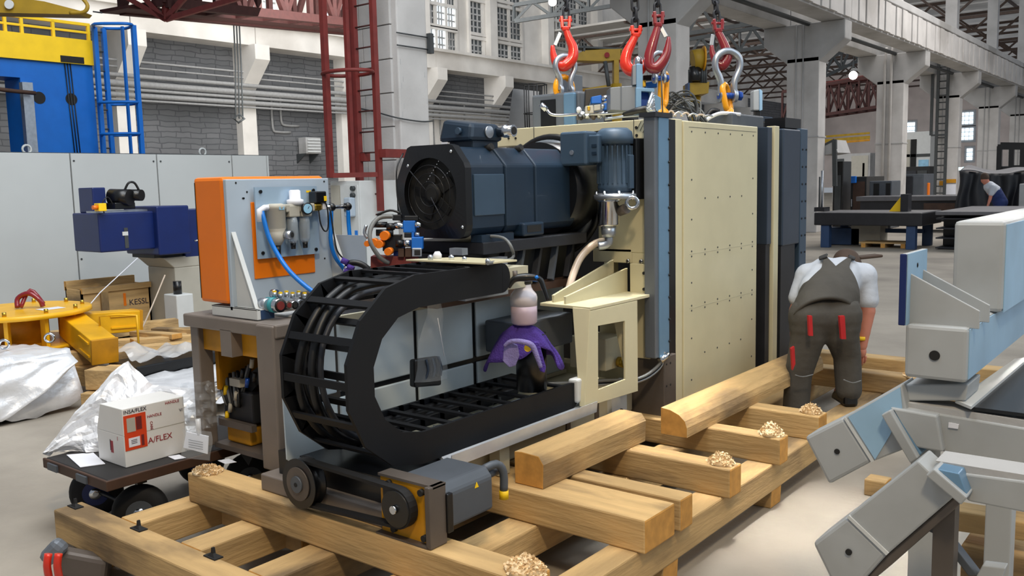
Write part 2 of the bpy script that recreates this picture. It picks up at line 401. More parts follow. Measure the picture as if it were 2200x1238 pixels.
# light showing through the end wall
def end_window(idx, x0, x1, z0, z1, nc, nr, pm):
    t = bpy.data.objects.new('window_%d' % idx, None); C.objects.link(t); t.location = (x0, 139.9, z0); t['_o'] = [x0, 139.9, z0]
    t['kind'] = 'structure'; t['label'] = 'bright multi-pane window in the far end wall'; t['category'] = 'window'
    for i in range(nc):
        for j in range(nr):
            box('pane', pm, t, x0 + (x1 - x0) * (i + .1) / nc, x0 + (x1 - x0) * (i + .9) / nc, 139.85, 139.95, z0 + (z1 - z0) * (j + .1) / nr, z0 + (z1 - z0) * (j + .9) / nr)
    MB().box(x0 - .3, x1 + .3, 139.95, 140, z0 - .3, z1 + .3).build('window_frame', 'conc_beam', t)
for k, (a, b_, c, d) in enumerate([(2062, 2092, 240, 268), (2062, 2092, 274, 302), (2076, 2090, 318, 345), (1948, 1966, 262, 290)]):
    p0 = ony(a, d, 139.9); p1 = ony(b_, c, 139.9)
    end_window(6 + k, p0.x, p1.x, p0.z, p1.z, 3, 3, 'sky_pane')

# pipes along the back wall (they stand clear of the pilasters)
ORD = ['topmost', 'second from the top', 'third from the top', 'middle', 'fifth from the top', 'sixth from the top', 'lowest']
prow = [(9.85, .07), (9.45, .06), (8.95, .14), (8.45, .2), (8.1, .1), (7.75, .16), (7.45, .07)]
for z, r in prow:
    o = MB().cyl((XB + 1.1, 10, z), (XB + 1.1, 120, z), r, n=10).build('wall_pipe', 'pipe_grey'); tag(o, 'grey service pipe on the far brick wall, %s of seven stacked' % ORD[prow.index((z, r))], 'pipe', 'parallel pipes along the back wall')
for dk, (y, z0, z1) in enumerate([(58.3, 5.2, 9), (59.2, 6, 9), (62.5, 6.3, 9), (66.5, 4.5, 8.8), (68.8, 4.5, 8.8), (69.6, 4.5, 8.6), (73.2, 5.5, 8.2), (41.2, 5.9, 8.4), (42.0, 6.4, 8.4)]):
    o = MB().tube([(XB + .1, y, z1), (XB + .1, y, z0 + .3), (XB + .1, y + .4, z0), (XB + .1, y + 1.6, z0)], .09, 8, sub=3).build('drop_pipe', 'pipe_grey'); tag(o, 'thin drop pipe on the far wall, ' + ('%s right of the nearest column' % ['first', 'second', 'third', 'fourth', 'fifth', 'sixth', 'seventh'][dk] if dk < 7 else ('left' if dk == 7 else 'right') + ' of the pair beside the wall heater'), 'pipe', 'drop pipes on the back wall')
# heater fan on wall
t = thing('wall_heater', 'square louvred fan heater on brackets on the brick wall left of the ladder', 'heater', (XB + 1.2, 44.0, 4.6))
box('housing', 'conc_beam', t, XB + .3, XB + 1.2, 43.3, 44.7, 4.3, 5.5, .03)
for k in range(5): box('slat', 'white_paint', t, XB + 1.2, XB + 1.3, 43.4, 44.6, 4.4 + k * .22, 4.5 + k * .22)
for y in (43.3, 44.5): MB().prism([(XB, y, 3.6), (XB, y, 4.3), (XB + 1.1, y, 4.3)], (0, .1, 0)).build('bracket', 'seam', t)
# chain hanging from the far crane
o = MB()
for k, dx in enumerate((-6, 0, 6)):
    p = [dep(507 + dx, 15, 40), dep(508 + dx, 50, 40), dep(512 + dx, 140, 40), dep(514 + dx * 1.3, 255, 40)]; o.tube(p, .035, 6)
o.tube([dep(502, 255, 40), dep(512, 264, 40), dep(525, 255, 40), dep(514, 245, 40)], .06, 6, closed=True)
tag(o.build('hoist_chain', 'seam'), 'long dark chain hanging in front of the far brick wall', 'chain')

# ---- overhead travelling crane with red lattice girder, upper left
def lattice(t, a, b, hgt, wid, n, r, m):
    a, b = Vector(a), Vector(b); d = (b - a).normalized(); sd = d.cross(ZV).normalized() * wid
    for s_ in (0, 1):
        for z in (0, hgt):
            MB().bar(a + sd * s_ + ZV * z, b + sd * s_ + ZV * z, r * 1.6).build('chord', m, t)
        for i in range(n):
            p = a + (b - a) * i / n + sd * s_; q = a + (b - a) * (i + 1) / n + sd * s_
            MB().bar(p, p + ZV * hgt, r).build('post', m, t)
            MB().bar(p + ZV * (hgt if i % 2 else 0), q + ZV * (0 if i % 2 else hgt), r).build('diagonal', m, t)
    for i in range(n + 1):
        p = a + (b - a) * i / n; MB().bar(p, p + sd, r).build('cross_brace', m, t)
p = dep(262, 22, 34); q = dep(770, 70, 46)
t = thing('bridge_crane', 'dark red lattice bridge crane girder high in the far bay, upper left', 'crane', p)
lattice(t, p, q, 3.2, 2.4, 9, .22, 'red_truss')
MB().bar(p + ZV * -.1 + V(.5, -.6, 0), q + ZV * -.1 + V(.5, -.6, 0), 1.6, .12).build('walkway', 'red_truss', t)
p = dep(355, 42, 33)
for dx, dz in ((-3, 1.8), (-2, 2.2), (.2, 2.4), (2.2, 2.2), (5, 1.3)):
    MB().bar(p, p + RV * dx + ZV * dz, .18).build('diagonal', 'red_rust', t)
# ---- second lattice crane seen between the right columns
p = ony(1700, 262, 60); q = ony(1905, 232, 60)
t = thing('bridge_crane', 'red lattice bridge crane seen far off between the right columns', 'crane', p)
lattice(t, p, q, 1.9, 1.6, 10, .12, 'red_truss')
MB().bar(p + ZV * 2.1, q + ZV * 2.1, .5, .3).build('rail_beam', 'red_rust', t)
struct('wall_back', MB().box(XB - .02, XB + .03, 56.5, 140, 0, 8.3), 'plaster_white', 'white painted lower part of the far wall')
struct('wall_back', MB().box(XB - .02, XB + .03, 20, 140, 13.3, 30), 'plaster_white', 'white upper wall around the high windows')
# ---- roof trusses in the far bay seen right of the window wall
def truss(label, px0, py0, px1, py1, D, hpx, n, group, m='seam'):
    a, b = dep(px0, py0, D), dep(px1, py1, D); h = hpx * D / F
    t = thing('roof_truss', label, 'truss', a, group)
    MB().bar(a, b, .2).build('chord', m, t); MB().bar(a + ZV * h, b + ZV * h, .2).build('chord', m, t)
    for i in range(n):
        p_, q_ = a + (b - a) * i / n, a + (b - a) * (i + 1) / n; mid = (p_ + q_) / 2
        MB().bar(p_, mid + ZV * h, .14).build('diagonal', m, t); MB().bar(mid + ZV * h, q_, .14).build('diagonal', m, t)
        MB().bar(p_, p_ + ZV * h, .12).build('post', m, t)
truss('grey steel truss crossing the far bay behind the rightmost hook, upper of two', 1478, 72, 1655, 45, 46, 50, 3, 'steel trusses in the far bay')
truss('grey steel truss crossing the far bay behind the rightmost hook, lower of two', 1478, 128, 1700, 90, 52, 42, 4, 'steel trusses in the far bay')
truss('grey steel truss in the far bay between the first two hooks', 1105, 46, 1345, 8, 48, 34, 3, 'steel trusses in the far bay')
truss('grey steel truss right of the third concrete column', 1770, 165, 1845, 130, 60, 34, 2, 'steel trusses in the far bay')

# ---- row of concrete columns with forked heads
CXR, CXL = -9.75, -10.75
ycol = [f_ - .63 for f_ in (10.27, 18.95, 27.9, 37.0, 46.1, 55.2, 64.3, 73.4, 82.5)]
names = ['nearest concrete column, chipped, with white blocks on its shaded side', 'second concrete column, rising behind the lifting hooks', 'third concrete column, right behind the machine',
         'fourth concrete column, two pipes down its face', 'fifth concrete column, with a dark cage ladder', 'sixth concrete column, above the black tarpaulin', 'seventh concrete column', 'eighth concrete column', 'ninth concrete column']
for i, y in enumerate(ycol):
    t = thing('concrete_column', names[i], 'column', ((CXL + CXR) / 2, y, 0), None, 'structure')
    if i == 0:
        mb = MB().box(CXL, CXR, y, y + .63, 0, 9.5)
    else:
        mb = MB().box(CXL, CXR, y, y + .63, 0, 5.3)
    mb.build('shaft', 'conc', t, bevel=.02)
    if i:
        hx = .9
        mb = MB().prism([(CXL, y, 5.15), (CXR, y, 5.15), (CXR + .75, y, 5.75), (CXR + .75, y, 6.3), (CXL - .75, y, 6.3), (CXL - .75, y, 5.75)], (0, .63, 0))
        mb.build('forked_head', 'conc_beam', t, bevel=.03)
        MB().box(-10.5, -10.0, y + .1, y + .55, 7.6, 13.1).build('upper_post', 'conc_beam', t)
        for q in (.3, .52): MB().cyl((CXL + q, y - .03, 0), (CXL + q, y - .03, 6.3), .02, n=6).build('conduit', 'conc_beam', t)
        MB().box(CXL - .02, CXR + .02, y - .02, y + .65, 2.9, 2.94).build('steel_band', 'conc_beam', t)
    else:
        y0 = y - .02
        for r in range(19):
            z = .1 + r * .5; xs = [CXL, CXL + .3, CXL + .58, CXR - .1] if r % 2 else [CXL, CXL + .22, CXL + .5, CXR - .1]
            for a, b_ in zip(xs, xs[1:]):
                box('block', 'conc', t, a + .008, b_ - .008, y - .05, y, z + .008, z + .492, .006)
        mb = MB()
        for z in (3.78, 3.96): mb.cyl((CXR + .04, y - .05, z), (CXR + .04, y + .68, z), .012, n=6)
        mb.box(CXR + .02, CXR + .1, y + .60, y + .68, 3.72, 4.02); mb.build('conduit', 'seam', t)
        MB().tube([(CXL, y - .08, 2.95), (CXL + .5, y - .09, 2.85), (CXR, y - .07, 2.72), (CXR + .05, y + .4, 2.68), (CXR + .05, y + .65, 2.7)], .012, 6, sub=4).build('sagging_wire', 'seam', t)
        # chipped bands in the bright face
        for zz, yy in [(3.55, .05), (3.4, .62), (3.2, .06), (3.0, .66), (2.9, .1), (3.3, .1), (2.78, .06)]:
            MB().ball((CXR - .004, y + yy * .9, zz), .035, 7, (.15, .8, 2.2)).build('chipped_patch', 'conc_beam', t)
# pipes down the fourth column
for q in (.32, .55):
    o = MB().tube([(CXL + q, ycol[3] - .1, 0), (CXL + q, ycol[3] - .1, 6.0), (CXL + q + .1, ycol[3] - .3, 6.5)], .05, 8).build('down_pipe', 'conc'); tag(o, 'pale pipe running down the fourth concrete column, %s of two' % ('left' if q < .4 else 'right'), 'pipe', 'pipes on the fourth column')
# crane beams resting on the heads (one length per bay, ribbed panels)
for i in range(0, 8):
    y0, y1 = ycol[i] + .36, ycol[i + 1] + .36
    if i == 0: y0 = 10.8
    for side, x0 in (('near', CXR + .02), ('far', CXL - .75)):
        t = thing('crane_beam', '%s concrete crane beam between columns %d and %d' % ('right hand' if side == 'near' else 'left hand', i + 1, i + 2), 'beam', (x0, y0, 6.3), 'crane beams on the column row', 'structure')
        mb = MB().box(x0, x0 + .72, y0 + .02, y1 - .02, 6.3, 7.5)
        mb.box(x0 - .08, x0 + .8, y0 + .02, y1 - .02, 7.35, 7.6)
        mb.build('beam_body', 'conc_beam', t, bevel=.02)
        if side == 'near' and i >= 1:
            n = 14
            for k in range(n):
                a = y0 + (y1 - y0) * (k + .1) / n; box('facing_slab', 'conc', t, x0 + .72, x0 + .78 + .02 * (k % 3), a, a + (y1 - y0) / n * .86, 6.36, 7.3)
    o = MB().cyl((-10.1, y0, 6.28), (-10.1, y1, 6.28), .07, n=6).build('cable_conduit', 'seam'); tag(o, 'dark conduit slung below the crane beams', 'pipe', 'conduits under the beams', 'structure')
# ceiling and trusses seen above the beams at the upper right
mbc = MB()
for k in range(16): mbc.box(-56, -9.0, 76 + k * 4, 79.2 + k * 4, 17.0, 17.2)
struct('ceiling', mbc, 'plaster_white', 'pale underside of the hall roof')
for k in range(8):
    y = 76 + k * 7.5; a = V(-54, y, 13.4); b_ = V(-11, y, 13.4)
    t = thing('roof_truss', 'rusty roof truss above the crane beams, upper right, %s from the camera' % ['first', 'second', 'third', 'fourth', 'fifth', 'sixth', 'seventh', 'eighth'][k], 'truss', a, 'roof trusses under the ceiling')
    MB().bar(a, b_, .22).build('chord', 'truss_brown', t); MB().bar(a + ZV * 2.6, b_ + ZV * 2.6, .22).build('chord', 'truss_brown', t)
    for i in range(14):
        p_, q_ = a + (b_ - a) * i / 14, a + (b_ - a) * (i + 1) / 14
        MB().bar(p_ + ZV * (2.6 if i % 2 else 0), q_ + ZV * (0 if i % 2 else 2.6), .16).build('diagonal', 'truss_brown', t)
for k in range(5):
    x = -46 + k * 7.5
    o = MB().bar((x, 76, 16.9), (x, 140, 16.9), .2).build('purlin', 'truss_brown'); tag(o, 'rusty purlin running under the hall ceiling', 'purlin', 'ceiling purlins', 'structure')
# hanging lamps
for (px, py, D, lb) in ((1187, 4, 30, 'bright bulb lamp hanging at the top edge, left of the hooks'), (1833, 162, 48, 'bright bulb lamp hanging right of the third column')):
    c = dep(px, py, D); t = thing('hanging_lamp', lb, 'lamp', c)
    MB().ball(c, 9 * D / F, 14).build('bulb', 'lamp_glow', t); MB().lathe([(.12, .35), (.05, .5), (.02, .9)], c, n=10).build('lamp_cap', 'seam', t)
    MB().cyl(c + ZV * .5, c + ZV * 5, .02, n=6).build('cable', 'seam', t)

# ---- red ladder with hoops beside the nearest column
YL = 9.05
t = thing('access_ladder', 'dark red steel ladder with hoops fixed beside the nearest concrete column', 'ladder', (-10.3, YL, 0))
xl0, xl1 = ony(769, 300, YL).x, ony(812, 300, YL).x
MB().box(xl0 - .05, xl0 + .05, YL - .04, YL + .04, .1, 9).build('rail', 'red_rust', t); MB().box(xl1 - .035, xl1 + .035, YL - .04, YL + .04, 1.35, 9).build('rail', 'red_rust', t)
for k in range(24):
    z = .4 + k * .3; MB().cyl((xl0, YL, z), (xl1, YL, z), .012, n=6).build('rung', 'red_truss', t)
xs = ony(703, 200, YL - .45)
MB().box(xs.x - .04, xs.x + .04, YL - .5, YL - .42, 1.85, 9).build('cage_bar', 'red_rust', t)
MB().box(xs.x + .12, xs.x + .18, YL - .2, YL - .14, 1.85, 9).build('cage_bar', 'red_rust', t)
z = 1.88
MB().bar((xs.x - .04, YL - .46, z), (xl1, YL, z), .07).build('cage_foot', 'red_rust', t)
MB().bar((xs.x - .04, YL - .46, z), (xs.x + .15, YL - .1, z), .06).build('cage_foot', 'red_rust', t)
for z in (3.33, 4.7):
    cx_, cy_ = (xs.x + xl0) / 2 + .18, YL - .26
    pts = [(cx_ + math.cos(a) * .42, cy_ + math.sin(a) * .3, z) for a in [i * 2 * PI / 20 for i in range(20)]]
    MB().tube(pts, .028, 6, closed=True).build('cage_hoop', 'red_rust', t)
box('wall_bracket', 'red_rust', t, xl1 - .02, xl1 + .17, YL - .02, YL + .55, 2.12, 2.24)
box('wall_bracket', 'red_rust', t, xl0 + .04, xl0 + .14, YL - .02, YL + .1, 2.08, 2.2)
# electrical cabinet behind the ladder foot
t = thing('control_cabinet', 'light grey electrical cabinet standing behind the red ladder', 'cabinet', (-10.9, 9.5, 0))
a = ony(709, 390, 8.75); b_ = ony(772, 392, 8.75)
box('body', 'white_paint', t, a.x, b_.x, 8.75, 9.5, 0, a.z, .01)
box('door', 'beige', t, a.x + .03, a.x + .22, 8.73, 8.75, .1, a.z - .06); box('door', 'white_paint', t, a.x + .24, b_.x - .03, 8.73, 8.75, .1, a.z - .06)
c = ony(754, 445, 8.7); box('isolator', 'panel_blue', t, c.x - .07, c.x + .07, 8.62, 8.73, c.z - .14, c.z + .14, .02)
box('isolator_handle', 'seam', t, c.x - .04, c.x - .01, 8.6, 8.62, c.z - .06, c.z + .06)
for px, py in ((757, 405), (757, 420)):
    c = ony(px, py, 8.7); MB().cyl((c.x, 8.73, c.z), (c.x, 8.68, c.z), .035, n=12).build('button', 'seam', t)
c = ony(763, 515, 8.7); box('sticker', 'hose_blue', t, c.x - .03, c.x + .03, 8.724, 8.73, c.z - .13, c.z + .13)
# yellow plate on the shaded column face
c = ony(851, 402, 9.5); tag(box('sign_plate', 'yellow_dk', None, c.x - .06, c.x + .07, 9.52, 9.56, c.z - .1, c.z + .1), 'small yellow plate on the nearest column behind the motor', 'sign')

# ================================================================== LEFT BACKGROUND
# long pale cabinet row
t = thing('cabinet_row', 'long pale grey machine enclosure of plain panels at the left', 'enclosure', (-11.4, 5.0, 0))
MB().box(-12.0, -11.04, 2.2, 8.12, 0, 2.2).build('core', 'seam', t)
ys = [2.2, 3.2, 4.25, 5.26, 6.39, 7.53, 8.12]
for a, b_ in zip(ys, ys[1:]): box('panel', 'cabinet_white', t, -11.04, -11.0, a + .008, b_ - .008, .02, 2.19, .004)
box('end_panel', 'cabinet_white', t, -12.0, -11.0, 8.12, 8.15, .02, 2.19)
for y in (4.85, 7.2): MB().ring((-11.2, y, 2.24), .05, .014, (1, 0, 0), 14, 6).build('lifting_eye', 'cabinet_white', t)
for y in (5.3, 6.34, 6.44, 7.48): 
    for z in (.9, 2.1): MB().cyl((-11.0, y, z), (-10.993, y, z), .012, n=8).build('screw', 'seam', t)
# tall blue machine with yellow top
XM = -13.2
p0 = onx(212, 325, XM); yR = p0.y; zY = onx(205, 142, XM).z; zT = onx(192, 88, XM).z
t = thing('blue_machine', 'tall bright blue machine body with yellow upper part behind the pale enclosure', 'machine', (XM, yR, 0))
yw = onx(50, 250, XM).y
MB().box(XM - .5, XM, yw, yR, 0, zY).build('body', 'blue_paint', t)
MB().box(XM - .5, XM, 2.0, yw, onx(20, 165, XM).z, zY).build('lintel', 'blue_paint', t)
box('edge_post', 'galv', t, XM, XM + .1, yw - .02, yw + .12, 0, onx(50, 178, XM).z)
box('inner_panel', 'seam', t, XM - 1.9, XM - 1.5, 2.0, yw, 0, 3.3); box('inner_bar', 'blue_paint', t, XM - .9, XM - .7, yw - .42, yw - .3, 0, 3.0)
MB().box(XM - 2.05, XM + .05, 2.0, yR + .02, zY, zT).build('upper_body', 'yellow_bright', t)
box('slot', 'hole', t, XM + .05, XM + .06, onx(127, 135, XM).y, onx(177, 138, XM).y, zY + .01, zY + .1)
for px, py in ((85, 210), (154, 213)):
    c = onx(px, py, XM + .01); MB().cyl((XM - .02, c.y, c.z), (XM + .006, c.y, c.z), .085, n=20).build('port_hole', 'hole', t)
for k in range(3):
    q = onx(139 + k * 6, 140, XM + .02).y; MB().cyl((XM + .02, q, zY), (XM + .02, q + .06, 1.9), .008, n=6).build('cable', 'cable', t)
hr = MB(); z2 = onx(192, 55, XM).z; z3 = onx(192, 55, XM).z
pr = [onx(x_, 30 + x_ * .13, XM) for x_ in (8, 44, 112, 188)]
for p in pr: MB().box(XM - .02, XM + .02, p.y - .02, p.y + .02, zT - .02, p.z).build('rail_post', 'yellow_bright', t)
MB().bar((XM, 2.0, pr[0].z), (XM, yR, pr[0].z), .04).build('top_rail', 'yellow_bright', t)
MB().bar((XM, 2.0, (pr[0].z + zT) / 2), (XM, yR, (pr[0].z + zT) / 2), .03).build('top_rail', 'yellow_bright', t)
MB().tube([(XM + .3, 4.6, 3.15), (XM + .35, 4.9, 3.2), (XM + .3, 5.2, 3.12), (XM + .2, yw + .1, 3.1)], .03, 6, sub=4).build('cable_bundle', 'dk_brown', t)
# blue caged ladder
XL = -13.0; t = thing('caged_ladder', 'bright blue steel ladder with safety hoops beside the blue machine', 'ladder', (XL, yR + .4, 0))
ya, yb, yc = onx(213, 200, XL).y, onx(232, 200, XL).y, onx(256, 200, XL).y
zt = onx(230, 62, XL).z
for y in (ya, yb): MB().box(XL - .03, XL + .03, y - .03, y + .03, 0, zt).build('rail', 'blue_paint', t)
MB().box(XL + .5, XL + .56, yc - .03, yc + .03, 1.4, zt).build('cage_bar', 'blue_paint', t)
MB().box(XL + .3, XL + .35, yb + .1, yb + .13, 1.4, zt).build('cage_bar', 'blue_paint', t)
for k in range(15): MB().cyl((XL, ya, .4 + k * .28), (XL, yb, .4 + k * .28), .012, n=6).build('rung', 'seam', t)
for z in (zt, 3.0, 2.55, 1.9):
    MB().tube([(XL, ya, z), (XL + .25, ya - .12, z), (XL + .52, ya + .1, z), (XL + .58, yc - .1, z), (XL + .5, yc, z), (XL + .2, yc + .05, z), (XL, yb, z)], .022, 6, sub=3).build('cage_hoop', 'blue_paint', t)
# yellow jib at the top left
p = dep(0, 12, 10)
t = thing('jib_crane', 'olive yellow jib arm with a hooked end at the top left corner', 'crane', p)
MB().prism([dep(-60, 26, 10), dep(170, 31, 10), dep(176, 24, 10), dep(95, 3, 10), dep(-60, -20, 10)], FV * .25).build('arm', 'olive', t)
c = dep(21, 10, 9.98); MB().cyl(c, c + FV * -.02, .05, n=16).build('hole_plate', 'white_paint', t)
MB().tube([dep(150, 28, 9.95), dep(180, 26, 9.95), dep(188, 12, 9.95), dep(176, -5, 9.95)], .022, 8, sub=4).build('hook', 'olive', t)

# drilling machine: navy arm on a beige column
t = thing('drilling_machine', 'navy blue arm drilling machine on a beige pedestal before the pale enclosure', 'machine', (-9.2, 5.2, 0))
MB().box(-9.45, -8.9, 4.27, 5.03, 1.1, 1.5).build('arm', 'navy', t, bevel=.015)
MB().box(-9.5, -8.82, 4.86, 5.24, 1.03, 1.55).build('head_box', 'navy', t, bevel=.015)
MB().box(-9.5, -8.95, 5.24, 6.1, .97, 1.5).build('rear_arm', 'navy', t, bevel=.01)
box('slide', 'galv', t, -9.2, -9.0, 4.3, 4.9, 1.5, 1.52); box('seal_strip', 'seam', t, -8.9, -8.895, 4.53, 4.57, 1.13, 1.34)
box('rating_plate', 'white_paint', t, -8.9, -8.893, 4.51, 4.57, 1.26, 1.3)
box('warning_label', 'paper', t, -8.95, -8.944, 5.5, 5.62, 1.39, 1.44); box('warning_label', 'orange', t, -8.95, -8.943, 5.5, 5.62, 1.44, 1.465)
MB().cyl((-8.82, 5.28, 1.16), (-8.82, 5.5, 1.16), .008, n=8).build('clamp_rod', 'chrome', t)
box('head_plate', 'navy', t, -9.4, -9.1, 4.33, 4.47, 1.5, 1.76, .01)
for (y, z, r) in ((4.55, 1.66, .085), (4.68, 1.68, .06)): MB().cyl((-9.15, y, z), (-8.95, y + .1, z - .01), r, n=18).build('motor', 'fan_black', t)
box('motor_foot', 'fan_black', t, -9.3, -8.98, 4.5, 4.72, 1.53, 1.6, .01)
MB().tube([(-9, 4.62, 1.72), (-8.98, 4.66, 1.8), (-8.97, 4.72, 1.8), (-8.96, 4.76, 1.72)], .012, 8, sub=4).build('hose', 'cable', t)
MB().tube([(-8.95, 4.36, 1.5), (-8.93, 4.34, 1.6), (-8.93, 4.4, 1.66), (-8.93, 4.45, 1.58)], .006, 6, sub=4).build('wire', 'cable', t)
box('switch_box', 'yellow_bright', t, -8.93, -8.83, 4.25, 4.33, 1.52, 1.6, .006); MB().cyl((-8.86, 4.25, 1.56), (-8.86, 4.2, 1.56), .022, n=14).build('stop_button', 'orange', t)
mb = MB().box(-9.5, -8.95, 5.1, 5.62, .12, .87); mb.hexa([(-9.5, 5.1, .87), (-8.95, 5.1, .87), (-8.95, 5.62, .87), (-9.5, 5.62, .87)], [(-9.5, 4.97, .99), (-8.95, 4.97, .99), (-8.95, 5.72, .99), (-9.5, 5.72, .99)])
mb.build('pedestal', 'beige', t, bevel=.01)
box('turntable', 'seam', t, -9.45, -9.0, 4.9, 5.6, .99, 1.03)
box('foot', 'beige', t, -9.6, -8.9, 5.0, 5.8, 0, .14, .01); box('side_tank', 'white_paint', t, -8.95, -8.7, 4.95, 5.15, .2, .6, .01)
MB().cyl((-8.8, 5.03, .6), (-8.8, 5.03, .74), .045, n=14).build('pump', 'fan_black', t)
tag(MB().tube([(-8.85, 4.85, 1.02), (-8.7, 4.35, .72), (-8.45, 4.02, .55)], .005, 6).build('strap', 'paper'), 'thin white cord slanting down from the blue arm', 'cord')
tag(MB().tube([(-8.6, 5.0, .84), (-8.5, 4.75, .5), (-8.0, 4.3, .3), (-7.8, 4.1, .3)], .008, 6, sub=5).build('cord', 'hose_clear'), 'pinkish cord hanging down before the pedestal to the pallet', 'cord')

t.location.y += .22
# crate with hand lettering
t = thing('wooden_crate', 'open plywood crate with hand lettering before the pale enclosure', 'crate', (-9.75, 5.0, .1))
x0, x1, y0, y1 = -9.80, -9.45, 4.52, 5.3
box('side_board', 'wood_y', t, x1 - .02, x1, y0, y1, .1, .68); box('side_board', 'wood_y', t, x0, x0 + .02, y0, y1, .1, .7)
box('end_board', 'wood_x', t, x0, x1, y0, y0 + .02, .1, .68); box('end_board', 'wood_x', t, x0, x1, y1 - .02, y1, .1, .68)
box('bottom_board', 'wood_y', t, x0, x1, y0, y1, .1, .12); box('rim', 'wood_y', t, x1 - .02, x1 + .03, y0, y1, .64, .7); box('rim', 'wood_y', t, x0 - .02, x0 + .03, y0, y1, .66, .76)
box('batten', 'wood_z', t, x1, x1 + .03, y0 + .2, y0 + .28, .1, .64)
box('orange_mark', 'orange', t, x1 + .001, x1 + .003, 4.98, 5.01, .46, .6)
text('KESSL', .09, (x1 + .004, 5.04, .46), (0, 1, 0), (0, 0, 1), 'ink', t)

# yellow lifting spider on its pallet
t = thing('lifting_spreader', 'yellow round hub lifting spreader with box arms lying on timber', 'spreader', (-8.25, 3.45, .3))
hc = V(-8.25, 3.4, 0)
MB().lathe([(.56, .66), (.575, .665), (.575, .7), (.56, .705)], hc, n=40).build('top_disc', 'yellow', t)
MB().lathe([(.52, .38), (.53, .385), (.53, .41), (.52, .415)], hc, n=40).build('bottom_disc', 'yellow', t)
MB().cyl(hc + ZV * .41, hc + ZV * .67, .22, n=24).build('hub', 'yellow_dk', t)
for k in range(10):
    a = k * 2 * PI / 10; p = hc + V(math.cos(a) * .45, math.sin(a) * .45, 0)
    MB().bar(p + ZV * .41, p + ZV * .67, .03, .09, up=(math.cos(a), math.sin(a), 0)).build('rib', 'yellow', t)
    q = hc + V(math.cos(a) * .5, math.sin(a) * .5, .7); MB().cyl(q, q + ZV * .04, .018, n=8).build('bolt', 'brass', t)
for a0, tip in ((hc + V(.3, .3, .55), V(-7.1, 3.55, .42)), (hc + V(.1, .4, .52), V(-8.15, 4.4, .48)), (hc + V(-.3, -.2, .55), V(-9.2, 2.9, .55))):
    MB().bar(a0, tip, .2, .2).build('arm', 'yellow', t, bevel=.008)
    d = (tip - a0).normalized(); s_ = d.cross(ZV).normalized()
    MB().bar(tip - d * .01, tip + d * .02, .21, .21).build('arm_end', 'yellow_dk', t, bevel=.004)
    for zz in (-.05, .06): MB().bar(tip - d * .3 + s_ * .105 + ZV * zz, tip - d * .05 + s_ * .105 + ZV * zz, .015).build('guide_strip', 'yellow', t)
MB().tube([V(-7.45, 3.7, .47), V(-7.45, 3.7, .66), V(-7.32, 3.8, .67), V(-7.2, 3.9, .66), V(-7.2, 3.9, .42)], .01, 6).build('handle', 'yellow', t)
for c, s_ in (((-8.0, 3.55, .707), .14), ((-8.45, 3.1, .707), .16)):
    MB().box(c[0] - s_ * .5, c[0] + s_ * .5, c[1] - s_ * .7, c[1] + s_ * .7, c[2], c[2] + .002).build('sticker', 'paper', t)
o = MB().tube([hc + V(0, -.02, .72), hc + V(-.02, 0, .8), hc + V(.06, .06, .84), hc + V(.12, .12, .78), hc + V(.13, .14, .72)], .022, 8, closed=False, sub=4)
o.tube([hc + V(.02, 0, .72), hc + V(0, .1, .86), hc + V(.1, .16, .74)], .018, 8, sub=4); tag(o.build('lifting_shackle', 'red_dark'), 'small red shackle lying on the yellow disc', 'shackle')

# timbers and scrap boards of the pallet below the spreader
t = thing('timber_pallet', 'untidy timber pallet lying under the yellow spreader', 'pallet', (-8, 3.6, 0))
def beamp(t, a, b, w, h, name='timber'):
    d = (Vector(b) - Vector(a)); ax = 'wood_y' if abs(d.y) > abs(d.x) else 'wood_x'
    return MB().bar(a, b, w, h).build(name, ax, t, bevel=.006)
beamp(t, (-9.3, 2.6, .31), (-8.6, 5.1, .31), .12, .12); beamp(t, (-8.55, 2.5, .31), (-7.6, 4.6, .31), .12, .12); beamp(t, (-8.32, 2.2, .31), (-7.15, 4.4, .31), .12, .12)
beamp(t, (-9.4, 3.4, .17), (-7.2, 3.6, .17), .14, .16); beamp(t, (-9.0, 4.25, .17), (-7.0, 4.3, .17), .14, .16)
for a, b_ in (((-7.5, 4.0, .39), (-7.35, 4.75, .35)), ((-8.0, 4.5, .38), (-7.35, 4.8, .38)), ((-7.7, 4.3, .3), (-7.35, 5.1, .34)), ((-8.2, 4.7, .32), (-7.4, 5.3, .36)), ((-8.0, 4.3, .38), (-7.35, 4.35, .4))): beamp(t, a, b_, .11, .05, 'scrap_board')
t2 = thing('timber', 'two stacked timber offcuts lying beside the foil covered case', 'timber', (-6.6, 3.3, .05))
beamp(t2, (-7.0, 3.38, .24), (-6.72, 3.52, .24), .17, .16); beamp(t2, (-6.95, 3.3, .08), (-6.6, 3.5, .08), .14, .14); beamp(t2, (-7.02, 3.5, .24), (-6.85, 3.6, .24), .15, .14)
